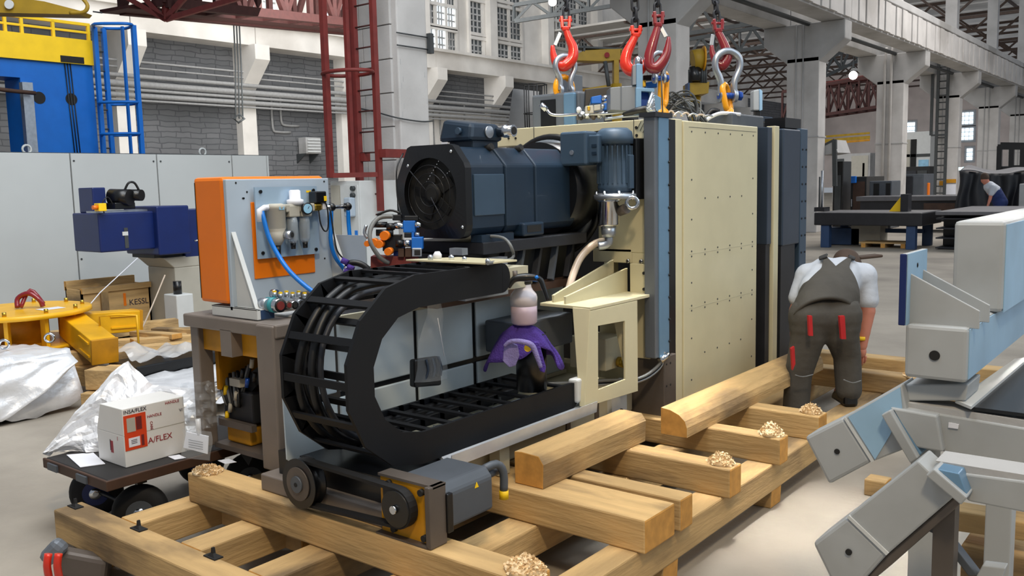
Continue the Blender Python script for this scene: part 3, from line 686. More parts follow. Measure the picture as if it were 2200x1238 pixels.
# dark case under foil, on the left
t = thing('dark_case', 'low dark case wrapped in silver foil sheet at the left edge', 'case', (-7.3, 2.6, .02))
box('case_body', 'fan_black', t, -7.75, -7.1, 1.9, 3.1, .03, .40, .01)
def foilfn(u, v):
    x = -7.95 + u * .93; y = 1.75 + v * 1.45; e = max(0, (x + 7.15) / .13)
    z = .47 - e * e * .0
    if x > -7.14: z = .47 - (x + 7.14) * 3.2 * (.9 - .3 * math.sin(v * 6))
    z += .035 * mnoise.noise(V(x * 4, y * 4, 0)) + .02 * mnoise.noise(V(x * 11, y * 11, 3))
    return (x + .05 * mnoise.noise(V(u * 5, v * 5, 7)), y + (.12 * u if v > .9 else 0), z)
MB().sheet(foilfn, 30, 40).build('foil_cover', 'foil', t, solid=.003)
def foil2(u, v):
    y = 1.8 + v * 1.45; s_ = u
    x = -7.05 + s_ * .1 * (1 + .5 * math.sin(v * 9)) + .03 * mnoise.noise(V(u * 4, v * 8, 1)); z = .46 - s_ * (.42 - .36 * max(0, v - .62) / .38)
    return (x, y, z)
MB().sheet(foil2, 16, 36).build('foil_flap', 'foil', t, solid=.003)
for y in (2.95, 3.3):
    MB().ring((-7.5, y, .53), .035, .011, (.8, -.6, 0), 16, 6).build('eye_bolt', 'chrome', t)
# black long case lid with foil and clear film in the middle distance
t = thing('film_wrapped_load', 'long dark load under foil and clear film behind the white carton', 'load', (-7.0, 4.2, 0))
box('dark_side', 'fan_black', t, -7.25, -6.8, 3.65, 5.0, .02, .3, .01)
def ff(u, v):
    x = -7.3 + u * .52; y = 3.7 + v * 1.2; return (x, y, .32 + .12 * abs(mnoise.noise(V(x * 3, y * 3, 5))) + .05 * mnoise.noise(V(x * 9, y * 9, 2)))
MB().sheet(ff, 24, 28).build('clear_film', 'milky_film', t)
def ff2(u, v):
    x = -6.78 + u * .9; y = 3.55 + v * 1.5; return (x, y, .22 - u * .12 + .05 * mnoise.noise(V(x * 5, y * 4, 5)) + .02 * mnoise.noise(V(x * 13, y * 13, 2)))
MB().sheet(ff2, 16, 36).build('foil_sheet', 'foil', t, solid=.003)
# ================================================================== THE SKID
t = SK = thing('timber_skid', 'large timber skid of crossed beams carrying the machine', 'skid', (-2.8, 4.2, 0))
def bm(m, x0, x1, y0, y1, z0, z1, name='beam', p=None):
    return box(name, m, p or SK, x0, x1, y0, y1, z0, z1, .008)
bm('wood_x', -4.2, -1.74, 1.80, 1.935, .10, .24)                       # front beam
for a, b_ in ((-3.85, -3.70), (-3.36, -3.21), (-2.89, -2.73), (-2.40, -2.24)): bm('wood_y', a, b_, 1.94, 7.2, .10, .238)
bm('wood_y', -1.88, -1.74, 1.94, 7.4, .095, .24)                        # long outer beam
bm('wood_y', -4.19, -4.05, 2.95, 7.2, .10, .238)
for y0, y1, xr in ((2.235, 2.375, -1.75), (2.94, 3.185, -1.705), (3.225, 3.335, -1.70), (3.70, 3.825, -1.70), (4.29, 4.40, -1.70), (4.82, 4.95, -1.69), (6.15, 6.3, -1.2)):
    bm('wood_x', -3.77 if y0 < 2.5 else -3.95, xr, y0, y1, .24, .38 if y0 < 6 else .37)
bm('wood_x', -3.2, -.9, 6.75, 6.9, .24, .36); bm('wood_x', -2.2, -.6, 7.3, 7.42, .1, .24); bm('wood_x', -3.9, -3.1, 2.36, 2.5, .098, .236)
for x, y in ((-1.81, 4.36), (-1.81, 3.22), (-1.81, 2.1), (-1.81, 6.0), (-3.1, 1.868), (-3.28, 4.3), (-3.78, 5.0), (-3.95, 1.868)):
    MB().hexa([(x - .05, y - .06, 0), (x + .06, y - .06, 0), (x + .06, y + .07, 0), (x - .05, y + .07, 0)], [(x - .065, y - .06, .097), (x + .065, y - .06, .097), (x + .065, y + .07, .097), (x - .065, y + .07, .097)]).build('support_block', 'wood_x', SK, bevel=.006)
# nail cleats on the front beam
for px, py in ((160, 1090), (296, 1138), (456, 1198)):
    c = onz(px, py, .24)
    MB().prism([c + V(-.03, -.01, 0), c + V(.03, -.01, 0), c + V(.008, 0, .018), c + V(.004, 0, .04), c + V(-.004, 0, .04), c + V(-.008, 0, .018)], (0, .012, 0)).build('nail_cleat', 'hole', SK)
    box('cleat_base', 'hole', SK, c.x - .04, c.x + .04, c.y - .015, c.y + .025, .24, .245)
# loose timbers on the cross beams
t = MB().prism([(-2.40, 3.0, .381), (-2.245, 3.0, .381), (-2.24, 3.0, .49), (-2.265, 3.0, .525), (-2.36, 3.0, .53), (-2.40, 3.0, .525)], (0, .88, 0)).build('timber', 'wood_y', bevel=.004)
tag(t, 'short squared timber lying on the skid before the steel column', 'timber')
pts = [(-2.25, 4.05, .381), (-2.10, 4.05, .381)] + [(-2.25 + .15 * math.cos(a), 4.05, .43 + .09 * math.sin(a)) for a in [0, .4, .8, 1.2, 1.57]] + [(-2.25, 4.05, .52)]
t = MB().prism(pts, (0, 2.0, 0)).build('timber', 'wood_y', bevel=.003)
tag(t, 'long timber with rounded edge lying along the foot of the cream panel', 'timber')
# shavings piles
def shavings(c, n, r, lab, h=.05):
    mb = MB(); c = Vector(c); n = int(n * 2.2); rn = random.Random(int(c.x * 1000))
    for k in range(n):
        a = rn.uniform(0, 2 * PI); q = r * math.sqrt(rn.random()); z = h * (1 - (q / r) ** 2) * rn.random()
        p = c + V(math.cos(a) * q, math.sin(a) * q * .8, z + .004); s_ = rn.uniform(.004, .009); d = V(rn.uniform(-1, 1), rn.uniform(-1, 1), rn.uniform(-.2, 1)).normalized(); e = d.orthogonal().normalized() * s_ * .6
        mb.add([p - e, p + e, p + e + d * s_ * 1.3, p - e + d * s_ * 1.5, p + d * s_ * 2 + e.cross(d) * .8], [(0, 1, 2, 3), (3, 2, 4)])
    mb.lathe([(r * .95, 0), (r * .7, h * .45), (r * .3, h * .75), (.001, h * .8)], c, n=14)
    o = mb.build('wood_shavings', 'shavings', origin=c); tag(o, lab, 'shavings', None, 'stuff')
shavings((-1.81, 2.31, .38), 500, .075, 'heap of pale wood shavings on the front cross beam, right end, bottom edge')
shavings((-3.70, 2.30, .38), 350, .075, 'thin heap of wood shavings on the front cross beam, left end', .02)
shavings((-1.775, 3.765, .38), 400, .06, 'wood shavings on the end of the dark stained cross beam')
shavings((-1.77, 4.345, .38), 400, .06, 'wood shavings on the cross beam end under the rounded timber', .06)
shavings((-1.76, 4.885, .38), 350, .055, 'wood shavings on the cross beam end before the kneeling-height worker'.replace('kneeling-height ', ''))
shavings((-1.5, 6.22, .37), 500, .12, 'wood shavings on the far cross beam right of the worker')
# steel lug with red hooks under the front corner
t = thing('corner_clamp', 'worn steel clamp with red hooks under the front left skid corner', 'clamp', (-4.13, 1.74, 0))
c = dep(125, 1180, 3.9)
MB().bar(dep(98, 1205, 3.9), dep(135, 1165, 3.9), .075).build('jaw', 'steel', t, bevel=.025); MB().bar(dep(128, 1205, 3.95), dep(235, 1225, 3.95), .08, .12).build('jaw', 'steel_dark', t, bevel=.02)
for px in (104, 126): MB().tube([dep(px, 1190, 3.66), dep(px - 3, 1215, 3.66), dep(px + 2, 1245, 3.7)], .016, 8, sub=3).build('red_hook', 'red_lift', t)
box('lower_block', 'steel_dark', t, -4.2, -4.06, 1.82, 1.92, .0, .098, .01)

# ================================================================== THE MACHINE
t = MC = thing('milling_head', 'large cream and black milling machine head lying ready on the timber skid', 'machine', (-2.9, 4.0, .38))
P = lambda n, m, *a, **k: box(n, m, MC, *a, **k)
ZT = 2.035
# cream front plate (faces the motor), built round its openings
fy0, fy1 = 4.35, 4.47
mb = MB()
def rectf(x0, x1, z0, z1): mb.box(x0, x1, fy0, fy1, z0, z1)
rectf(-3.95, -2.485, 1.93, ZT); rectf(-3.95, -3.75, .5, 1.93); rectf(-2.82, -2.485, 1.30, 1.93)
rectf(-2.60, -2.485, .7, 1.30); rectf(-3.75, -2.82, .5, .62); rectf(-2.86, -2.60, 1.24, 1.32); rectf(-2.785, -2.76, .95, 1.24); rectf(-2.82, -2.6, .5, .95)
mb.build('front_plate', 'cream', MC, bevel=.004)
# rounding at the big bore
for s_ in range(7):
    a0, a1 = math.radians(15 + s_ * 10), math.radians(25 + s_ * 10)
cb = V(-3.15, 4.35, 1.62); pts = []
for k in range(0, 13): a = math.radians(k * 7.5); pts.append(cb + V(math.cos(a) * .35, 0, math.sin(a) * .35))
MB().prism(pts + [V(-2.8, 4.35, 1.99)], (0, .1, 0)).build('bore_corner', 'cream', MC)
MB().ring(cb + V(0, -.005, 0), .35, .02, (0, 1, 0), 48, 8).build('bore_ring', 'fan_black', MC); MB().ring(cb + V(0, -.03, 0), .31, .025, (0, 1, 0), 48, 8).build('bore_ring', 'servo_grey', MC)
P('dark_inside', 'fan_black', -3.9, -2.5, 4.9, 5.0, .5, 1.95)
P('top_skin', 'cream', -3.95, -2.44, 4.47, 5.66, 1.98, ZT)
# bolt square and hatch lines on the corner of the plate
for px, py in ((1367, 274), (1386, 272), (1387, 287), (1368, 291), (1092, 283), (1107, 282), (1093, 297), (1108, 297), (1104, 290)):
    c = ony(px, py, 4.349); MB().cyl((c.x, 4.352, c.z), (c.x, 4.345, c.z), .008 if px > 1200 else .007, n=10).build('bolt_hole', 'hole', MC)
for k in range(4):
    a, b_ = ony(1369 + k * 6, 277 + k * 4, 4.348), ony(1377 + k * 6, 260 + k * 4, 4.348); MB().cyl(a, b_, .0012, n=5).build('scribed_line', 'seam', MC)
MB().box(-2.581, -2.578, 4.347, 4.35, 1.9, ZT).build('scribed_line', 'seam', MC); MB().box(-3.272, -3.269, 4.347, 4.35, 1.95, ZT).build('scribed_line', 'seam', MC)
for px, py in ((1350, 561), (1378, 562)):
    c = ony(px, py, 4.345); MB().lathe([(.013, 0), (.013, .006), (.009, .012)], c, (0, -1, 0), 14).build('cap_screw', 'chrome', MC)
# steel corner column
P('corner_column', 'steel', -2.485, -2.415, 4.29, 4.41, .72, ZT + .01, bevel=.006)
P('corner_column', 'steel_blue', -2.43, -2.408, 4.325, 4.435, .72, ZT + .005, bevel=.003)  # lit side of the column: bluish window sheen painted as a lighter slab
P('column_cap', 'steel_black', -2.5, -2.40, 4.27, 4.46, ZT + .005, ZT + .03)
P('guide_rail', 'steel_dark', -2.62, -2.40, 4.36, 4.50, .23, .72, bevel=.006)
for k in range(14):
    z = .3 + k * .125; MB().cyl((-2.411, 4.43, z), (-2.398, 4.43, z), .007, n=8).build('bolt_hole', 'hole', MC)
    if z < .72: MB().cyl((-2.41, 4.385, z), (-2.398, 4.385, z), .006, n=8).build('bolt_hole', 'hole', MC)
P('black_gap', 'fan_black', -2.5, -2.425, 4.435, 4.54, .3, ZT)
# cream side cover
P('side_cover', 'cream', -2.47, -2.425, 4.54, 4.62, .33, ZT + .005, bevel=.004); P('side_cover', 'cream', -2.50, -2.435, 4.60, 4.66, .34, ZT)
P('side_cover', 'cream', -2.47, -2.42, 4.63, 5.66, .345, ZT, bevel=.006)
mb = MB(); rows = {1.975: (1, 1, 1, 1, 1, 1), 1.70: (1, 0, 0, 0, 0, 1), 1.59: (0, 1, 1, 1, 1, 0), 1.47: (1, 0, 0, 0, 0, 1), 1.285: (1, 1, 1, 1, 1, 1), 1.255: (1, 1, 1, 1, 1, 1), 1.1: (1, 0, 0, 0, 0, 1), .965: (1, 1, 1, 1, 1, 1), .935: (1, 1, 1, 1, 1, 1), .77: (1, 0, 0, 0, 0, 1), .66: (0, 1, 1, 1, 1, 0), .52: (1, 0, 0, 0, 0, 1)}
for z, fl in rows.items():
    for i, q in enumerate(fl):
        if q: y = 4.725 + i * .172; MB().cyl((-2.421, y, z), (-2.4175, y, z), .0055, n=8).build('cover_screw', 'seam', MC)
for z in (1.27, .95): P('cover_seam', 'cream_base', -2.4205, -2.419, 4.7, 5.62, z - .001, z + .001)
P('cover_seam', 'seam', -2.4205, -2.4187, 4.69, 5.63, 1.999, 2.001)
# far side: slideways
P('recess_strip', 'steel_dark', -2.56, -2.50, 5.66, 5.82, .3, 2.03); P('far_rail', 'slideway', -2.5, -2.42, 5.83, 5.90, 1.25, 2.04, bevel=.004); P('far_rail', 'steel_black', -2.5, -2.43, 5.83, 5.9, .35, 1.25)
P('cream_strip', 'cream', -2.47, -2.41, 5.92, 6.0, .3, 2.05, bevel=.004)
P('black_gap', 'fan_black', -2.6, -2.5, 6.0, 6.12, .3, 2.02)
P('slideway', 'slideway', -2.6, -2.42, 6.10, 6.42, 1.22, 2.04, bevel=.01); P('slideway', 'steel_black', -2.6, -2.43, 6.10, 6.36, .3, 1.22)
P('slideway_edge', 'motor_grey', -2.6, -2.42, 6.43, 6.56, .25, 2.05, bevel=.006); P('top_box', 'fan_black', -2.6, -2.45, 6.2, 6.5, 2.05, 2.12)
P('top_bracket', 'servo_grey', -2.7, -2.5, 5.45, 5.95, 2.035, 2.12, bevel=.01)
for k in range(13):
    for y in (6.46, 6.53): MB().cyl((-2.421, y, .4 + k * .125), (-2.415, y, .4 + k * .125), .007, n=8).build('bolt_hole', 'hole', MC)
P('machine_core', 'fan_black', -3.9, -2.62, 5.0, 6.5, .45, 1.96)
# lower base
P('base_casting', 'cream_base', -3.9, -2.6, 2.72, 4.35, .39, .56, bevel=.01)
for y in (3.14, 3.68, 3.95): P('base_rib', 'steel_dark', -2.6, -2.592, y, y + .035, .39, .55)
P('base_flange', 'white_paint', -2.62, -2.57, 4.08, 4.24, .385, .60, bevel=.004)
for z in (.43, .53): MB().cyl((-2.575, 4.17, z), (-2.56, 4.17, z), .014, n=12).build('base_bolt', 'hole', MC)
P('front_block', 'frame_steel', -3.27, -2.48, 2.29, 2.62, .381, .455, bevel=.006); P('front_block', 'fan_black', -3.2, -2.5, 2.34, 2.78, .455, .56)
# belt drive
yd = 2.265
pc = V(-2.893, yd, .505); sc_ = V(-2.345, yd, .512)
for r0, h0, m_, n_ in ((.092, .06, 'fan_black', 'large_pulley'),): MB().lathe([(r0 + .012, 0), (r0 + .012, .006), (r0, .008), (r0, h0 - .008), (r0 + .012, h0 - .006), (r0 + .012, h0)], pc, (0, -1, 0), 40).build(n_, m_, MC)
MB().cyl(pc + V(0, -.06, 0), pc + V(0, -.066, 0), .07, n=32).build('pulley_face', 'steel_dark', MC); MB().cyl(pc + V(0, -.064, 0), pc + V(0, -.074, 0), .034, n=24).build('pulley_hub', 'servo_grey', MC); MB().cyl(pc + V(0, -.072, 0), pc + V(0, -.0765, 0), .009, n=12).build('hub_bore', 'hole', MC)
MB().lathe([(.07, 0), (.07, .05)], sc_, (0, -1, 0), 28).build('small_pulley', 'fan_black', MC)
MB().cyl(sc_ + V(0, -.05, 0), sc_ + V(0, -.062, 0), .016, n=12).build('pulley_screw', 'chrome', MC)
def belt():
    R0, R1 = .098, .078; bl = []
    d = (sc_ - pc).length; al = math.asin((R0 - R1) / d)
    for k in range(13): a = PI / 2 - al * -1 + (PI - 2 * al * -1) * 0 + PI * k / 12; bl.append(pc + V(math.cos(a) * R0, 0, math.sin(a) * R0))
    for k in range(13): a = -PI / 2 + PI * k / 12; bl.append(sc_ + V(math.cos(a) * R1, 0, math.sin(a) * R1))
    n = len(bl); mb = MB(); inn = []
    for i in range(n):
        c = pc if i < 13 else sc_; q = (bl[i] - c).normalized() * .012; inn.append(bl[i] - q)
    for i in range(n):
        j = (i + 1) % n; w = V(0, -.045, 0); o_ = V(0, -.006, 0)
        mb.hexa([bl[i] + o_, bl[j] + o_, inn[j] + o_, inn[i] + o_], [bl[i] + w, bl[j] + w, inn[j] + w, inn[i] + w])
    mb.build('drive_belt', 'rubber', MC)
belt()
# motor plate, yellow, with slotted bolts
mb = MB().prism([(-2.475, 2.268, .385), (-2.215, 2.268, .385), (-2.215, 2.268, .605), (-2.475, 2.268, .61)], (0, .012, 0)); mb.build('motor_plate', 'yellow_dk', MC, bevel=.003)
P('plate_window', 'steel_black', -2.46, -2.41, 2.266, 2.269, .45, .575)
P('plate_edge', 'steel_dark', -2.215, -2.19, 2.24, 2.33, .382, .615, bevel=.004); P('plate_foot', 'steel_dark', -2.48, -2.205, 2.24, 2.33, .381, .388) ; P('plate_top', 'steel_dark', -2.48, -2.19, 2.262, 2.33, .605, .615)
for x, z in ((-2.42, .585), (-2.25, .582), (-2.40, .41), (-2.24, .41)): MB().cyl((x, 2.27, z), (x, 2.252, z), .013, n=12).build('slot_bolt', 'hole', MC)
# grey servo motor behind the plate
mb = MB().prism([(-2.45, 2.33, .43), (-2.19, 2.33, .43), (-2.19, 2.33, .565), (-2.22, 2.33, .60), (-2.42, 2.33, .60), (-2.45, 2.33, .575)], (0, .27, 0)); sm_ = mb.build('servo_motor', 'servo_grey', MC, bevel=.012)
P('motor_collar', 'fan_black', -2.22, -2.178, 2.325, 2.355, .42, .57, bevel=.004)
MB().cyl((-2.25, 2.62, .55), (-2.25, 2.70, .55), .02, n=10).build('connector', 'servo_grey', MC)
MB().tube([(-2.24, 2.60, .58), (-2.22, 2.66, .59), (-2.21, 2.69, .55), (-2.21, 2.69, .47)], .017, 10, sub=3).build('connector', 'servo_grey', MC); MB().cyl((-2.21, 2.69, .475), (-2.21, 2.69, .44), .019, n=14).build('yellow_cap', 'yellow_bright', MC)
MB().prism([(-2.1895, 2.49, .545), (-2.1895, 2.512, .545), (-2.1895, 2.501, .567)], (.002, 0, 0)).build('warning_triangle', 'yellow_bright', MC)
# white panelled side of the bed behind the cable chain
P('panel_backing', 'fan_black', -3.2, -3.075, 2.60, 4.33, .40, 1.13)
for i, (a, b_) in enumerate(((2.36, 2.57), (2.59, 3.065), (3.09, 3.50), (3.53, 3.98), (4.0, 4.33))):
    P('white_panel', 'white_pl', -3.075, -3.06, a, b_, .79, 1.10, bevel=.006); P('white_panel', 'white_pl', -3.075, -3.06, a, b_, .575, .765, bevel=.006)
MB().prism([(-3.06, 2.27, .86), (-3.06, 2.275, .56), (-3.06, 2.31, .53), (-3.06, 2.37, .53), (-3.06, 2.48, .56), (-3.06, 2.48, .86)], (.008, 0, 0)).build('lower_shield', 'white_pl', MC); P('frame_strip', 'cream_base', -3.07, -3.045, 2.6, 4.33, .565, .585); P('frame_strip', 'cream_base', -3.07, -3.045, 2.6, 4.33, 1.10, 1.135)
P('bed_top', 'steel_dark', -3.95, -3.07, 2.9, 4.3, 1.14, 1.17)
# steel portal frame at the left end of the bed
P('frame_post', 'frame_steel', -4.10, -4.03, 2.5, 2.58, .39, 1.08, bevel=.006); P('rear_post', 'steel_dark', -4.10, -4.03, 3.05, 3.13, .39, 1.03); P('frame_post', 'frame_steel', -3.49, -3.36, 2.46, 2.53, .39, 1.08, bevel=.008)
P('frame_top', 'frame_steel', -4.11, -3.35, 2.47, 3.15, 1.02, 1.085, bevel=.008); P('frame_side', 'steel_black', -3.39, -3.36, 2.62, 3.1, .95, 1.04); P('frame_foot', 'steel_dark', -4.02, -3.36, 2.55, 2.9, .385, .41)
P('center_tab', 'frame_steel', -3.79, -3.70, 2.47, 2.56, .90, 1.03); 
for a, b_ in ((-4.03, -3.79), (-3.70, -3.49)): P('yellow_beam', 'yellow_dk', a, b_, 2.53, 2.62, .90, 1.018)
P('yellow_wall', 'yellow_dk', -4.03, -4.0, 2.59, 3.0, .68, 1.018); P('yellow_wall', 'yellow_dk', -4.0, -3.4, 3.0, 3.05, .68, 1.018); P('dark_block', 'steel_black', -4.03, -3.78, 2.62, 3.0, .52, .68, bevel=.01)
P('yellow_block', 'yellow_dk', -3.98, -3.78, 2.60, 2.84, .412, .50, bevel=.01); P('yellow_block', 'yellow_dk', -3.62, -3.5, 2.9, 3.0, .45, .54, bevel=.01); P('cross_rail', 'steel_dark', -4.0, -3.72, 2.57, 2.6, .50, .535)
# small chain inside the portal
pa = [ony(px, py, 2.66) for px, py in ((558, 798), (540, 812), (522, 835), (508, 865), (502, 898), (504, 930), (514, 960), (532, 985))]
for a_, b__ in zip(pa, pa[1:]):
    dd_ = (b__ - a_).normalized(); 
    for o_ in (0, .10): MB().bar(a_ + V(.03 + o_ * .5, o_ * 1.2, 0) - dd_ * .008, b__ + V(.03 + o_ * .5, o_ * 1.2, 0) + dd_ * .008, .012, .075, up=V(1, 0, 0).cross(dd_).cross(dd_) if abs(dd_.x) < .9 else None).build('small_chain_link', 'chain_black', MC)
    c_ = (a_ + b__) / 2; MB().bar(c_ + V(-.01, -.005, 0), c_ + V(.07, .13, 0), .03, .012).build('small_chain_link', 'steel_black', MC)
for k in range(6):
    MB().tube([ony(470 + k * 8, 812 - k * 3, 2.64), ony(478 + k * 7, 845 + k * 3, 2.6), ony(492 + k * 5, 868, 2.62), ony(515 + k * 5, 800 - k * 4, 2.66)], .009, 6, sub=4).build('cable', 'cable' if k % 2 else 'cable_grey', MC)
for px, py, m_ in ((484, 848, 'yellow_bright'), (506, 860, 'beige'), (540, 790, 'beige'), (530, 832, 'blue_pin'), (494, 885, 'beige'), (487, 903, 'yellow_bright'), (546, 820, 'fan_black'), (520, 812, 'fan_black')):
    p_ = ony(px, py, 2.6); MB().cyl(p_, p_ + V(.012, 0, .045), .011, n=10).build('cable_gland', m_, MC)
g_ = ony(515, 822, 2.62); P('grey_bracket', 'beige', g_.x - .06, g_.x + .03, 2.6, 2.68, g_.z - .02, g_.z + .02)
# ---------------- cable chain
ch = MB().box(0, .001, 0, .001, 0, .001).build('cable_chain', 'chain_black', MC)  # replaced below by the near side band
cyc, czc, Rc = 2.53, .962, .322; zl, zu = czc - Rc, czc + Rc
path = [(3.64 - k * .139, zl) for k in range(9)]
path += [(cyc - math.sin(a) * Rc, czc - math.cos(a) * Rc) for a in [PI * (k + .5) / 7.0 for k in range(7)]]
path = [(3.60 - k * .135, zl) for k in range(8)] + [(cyc - math.sin(PI * (k) / 7) * Rc * 1.0, czc - math.cos(PI * k / 7) * Rc) for k in range(8)] + [(2.53 + .135 * k, zu) for k in range(1, 5)]
hw = .066
def link(mb, x0, x1, a, b_, ends=(0, 0)):
    a, b_ = V(0, *a), V(0, *b_); d = (b_ - a).normalized(); nrm = V(0, -d.z, d.y)
    e0, e1 = a - d * .015, b_ + d * .015
    q = [e0 - nrm * hw, e1 - nrm * hw]
    if ends[1]: q += [b_ + d * (.015 + .05 * math.cos(t_)) + nrm * hw * math.sin(t_) for t_ in (-1.1, -.6, 0, .6, 1.1)]
    q += [e1 + nrm * hw, e0 + nrm * hw]
    if ends[0]: q += [a - d * (.015 + .05 * math.cos(t_)) + nrm * hw * math.sin(t_) for t_ in (1.1, .6, 0, -.6, -1.1)]
    mb.prism([V(x0, p.y, p.z) for p in q], (x1 - x0, 0, 0))
mb = MB(); n = len(path) - 1
P3 = [V(0, *p) for p in path]; band = []
for i, p in enumerate(P3):
    d = (P3[min(i + 1, n)] - P3[max(i - 1, 0)]).normalized(); e = (P3[min(i + 1, n)] - p).normalized() if i < n else d
    band.append((p, V(0, -d.z, d.y) / max(.7, d.dot(e)), d))
for i in range(n):
    (a, na, _), (b_, nb, _) = band[i], band[i + 1]
    q = [a - na * hw, b_ - nb * hw, b_ + nb * hw, a + na * hw]; mb.hexa([V(-2.516, p.y, p.z) for p in q], [V(-2.50, p.y, p.z) for p in q])
for p, nr_, d, s_ in ((band[0][0], band[0][1], -band[0][2], 1), (band[n][0], band[n][1], band[n][2], 1)):
    q = [p + nr_ * hw * math.sin(t_) + d * (.001 + .055 * math.cos(t_)) for t_ in [(-PI / 2 + PI * k / 10) for k in range(11)]]; mb.prism([V(-2.516, v.y, v.z) for v in q], (.016, 0, 0))
bpy.data.objects.remove(ch)
ch = mb.build('cable_chain', 'chain_black', MC); ch['label'] = 'black cable drag chain looping up in a U'
for i in range(n):
    mb = MB(); link(mb, -2.90, -2.884, path[i], path[i + 1], (i == 0, i == n - 1)); mb.build('chain_link', 'chain_black', ch)
    a, b_ = V(0, *path[i]), V(0, *path[i + 1]); d = (b_ - a).normalized(); nrm = V(0, -d.z, d.y); c = (a + b_) / 2
    for s_ in (1, -1):
        if (i < 7 and s_ == 1) or (i > 14 and s_ == -1): continue
        p = c + nrm * (hw - .008) * s_
        MB().bar(V(-2.884, p.y, p.z), V(-2.515, p.y, p.z), .03, .012, up=nrm).build('chain_crossbar', 'chain_black', ch)
for k, (x, dr, m_) in enumerate(((-2.865, -.03, 'cable'), (-2.85, .0, 'steel_black'), (-2.835, .02, 'cable'), (-2.80, -.025, 'cable'), (-2.775, .01, 'cable'), (-2.74, -.01, 'steel_black'))):
    R_ = Rc + dr; pts = [(x, 3.5, zl - dr), (x, 3.0, zl - dr)] + [(x + .01 * math.sin(k + q), cyc - math.sin(PI * q / 8) * R_, czc - math.cos(PI * q / 8) * R_) for q in range(9)] + [(x, 2.9, zu + dr), (x, 3.1, zu + dr)]
    if k not in (0, 3): pts = pts[2:]
    MB().tube(pts, .013 if k % 2 else .017, 8, sub=3).build('chain_cable', m_, ch)
mb = MB().bar((-2.70, 3.1, zu - .02), (-2.70, 3.35, zu - .02), .26, .1); mb.build('chain_bracket', 'cream_base', MC)
P('chain_bracket', 'galv', -2.80, -2.75, 3.1, 3.42, 1.16, 1.345)
# folded silver tray under the chain
mb = MB().prism([(-2.50, 2.64, .575), (-2.455, 2.64, .545), (-2.445, 2.64, .592), (-2.441, 2.64, .592), (-2.447, 2.64, .535), (-2.52, 2.64, .568), (-2.86, 2.64, .568), (-2.86, 2.64, .573)], (0, 1.1, 0)); mb.build('chain_tray', 'tray_silver', MC)
for y in (2.64, 3.0, 3.42): P('tray_clip', 'servo_grey', -2.54, -2.448, y, y + .05, .535, .556)
P('tray_bracket', 'white_paint', -2.54, -2.48, 3.62, 3.72, .60, .72, bevel=.01); P('tray_leg', 'cream_base', -2.56, -2.50, 3.02, 3.09, .385, .56)
# clutter on the lower run
for px, py, dx in ((930, 925, .1), (1060, 870, .12), (1075, 862, .1), (985, 893, .1)):
    c = onx(px, py, -2.65); MB().bar(c, c + V(-.05, .06, 0), .008, .004).build('chain_clip', 'chrome', ch)
# ---------------- cream bracket with window frame and arms
mb = MB()
F0 = [(3.70, 1.062), (4.21, 1.055), (4.21, .575), (3.73, .585)]; I0 = [(3.80, .985), (4.05, .985), (4.05, .66), (3.80, .66)]
def q3(p): return V(-2.452, p[0], p[1])
F0, I0 = [V(-2.452, 3.70, 1.06), V(-2.452, 4.16, 1.06), V(-2.452, 4.16, .56), V(-2.452, 3.64, .58)], [V(-2.452, 3.77, .975), V(-2.452, 4.03, .965), V(-2.452, 4.03, .65), V(-2.452, 3.765, .645)]
fc = []
for i in range(4):
    j = (i + 1) % 4; fc += [(i, j, 4 + j, 4 + i), (8 + i, 12 + i, 12 + j, 8 + j), (i, 8 + i, 8 + j, j), (4 + i, 4 + j, 12 + j, 12 + i)]
mb.add(F0 + I0 + [p + V(-.012, 0, 0) for p in F0 + I0], fc)
mb.hexa([V(-2.455, 3.64, .58), V(-2.485, 3.64, .58), V(-2.485, 3.652, .58), V(-2.455, 3.652, .58)], [V(-2.455, 3.70, 1.07), V(-2.56, 3.70, 1.07), V(-2.56, 3.712, 1.07), V(-2.455, 3.712, 1.07)])
mb.hexa([V(-2.455, 4.08, .60), V(-2.47, 4.08, .60), V(-2.47, 4.09, .60), V(-2.455, 4.09, .60)], [V(-2.455, 4.08, 1.06), V(-2.58, 4.08, 1.06), V(-2.58, 4.09, 1.06), V(-2.455, 4.09, 1.06)])
mb.build('window_bracket', 'cream', MC, bevel=.002)
mb = MB().prism([(-2.452, 3.70, 1.062), (-2.452, 4.35, 1.062), (-2.76, 4.35, 1.062), (-2.78, 3.72, 1.062)], (0, 0, .016)); mb.build('bracket_shelf', 'cream', MC, bevel=.002)
for x, y0_, zt_ in ((-2.73, 3.76, 1.25), (-2.64, 3.74, 1.205)):
    mb = MB().prism([(x, y0_, 1.078), (x, 4.35, 1.078), (x, 4.35, zt_), (x, y0_, 1.11)], (.012, 0, 0)); mb.bar((x + .006, y0_, 1.11), (x + .006, 4.35, zt_), .014, .012); mb.build('bracket_arm', 'cream', MC)
P('bracket_flange', 'cream', -2.60, -2.485, 4.33, 4.352, 1.06, 1.24, bevel=.003)
for z in (1.1, 1.19): MB().cyl((-2.507, 4.33, z), (-2.507, 4.322, z), .009, n=10).build('bolt_hole', 'hole', MC)
P('inner_cream_box', 'cream_base', -2.86, -2.62, 4.1, 4.3, .66, .84, bevel=.006)
MB().cyl((-2.60, 4.2, .70), (-2.56, 4.2, .70), .03, n=16).build('round_knob', 'brass', MC)
for k in range(3): MB().tube([(-2.80 + k * .02, 3.75, .64), (-2.60, 4.05, .60 + k * .01), (-2.48, 4.22, .60 + k * .008), (-2.42, 4.34, .66 + k * .01), (-2.41, 4.38, .745)], .010, 8, sub=5).build('curved_hose', ('galv', 'chain_black', 'cable_grey')[k], MC)
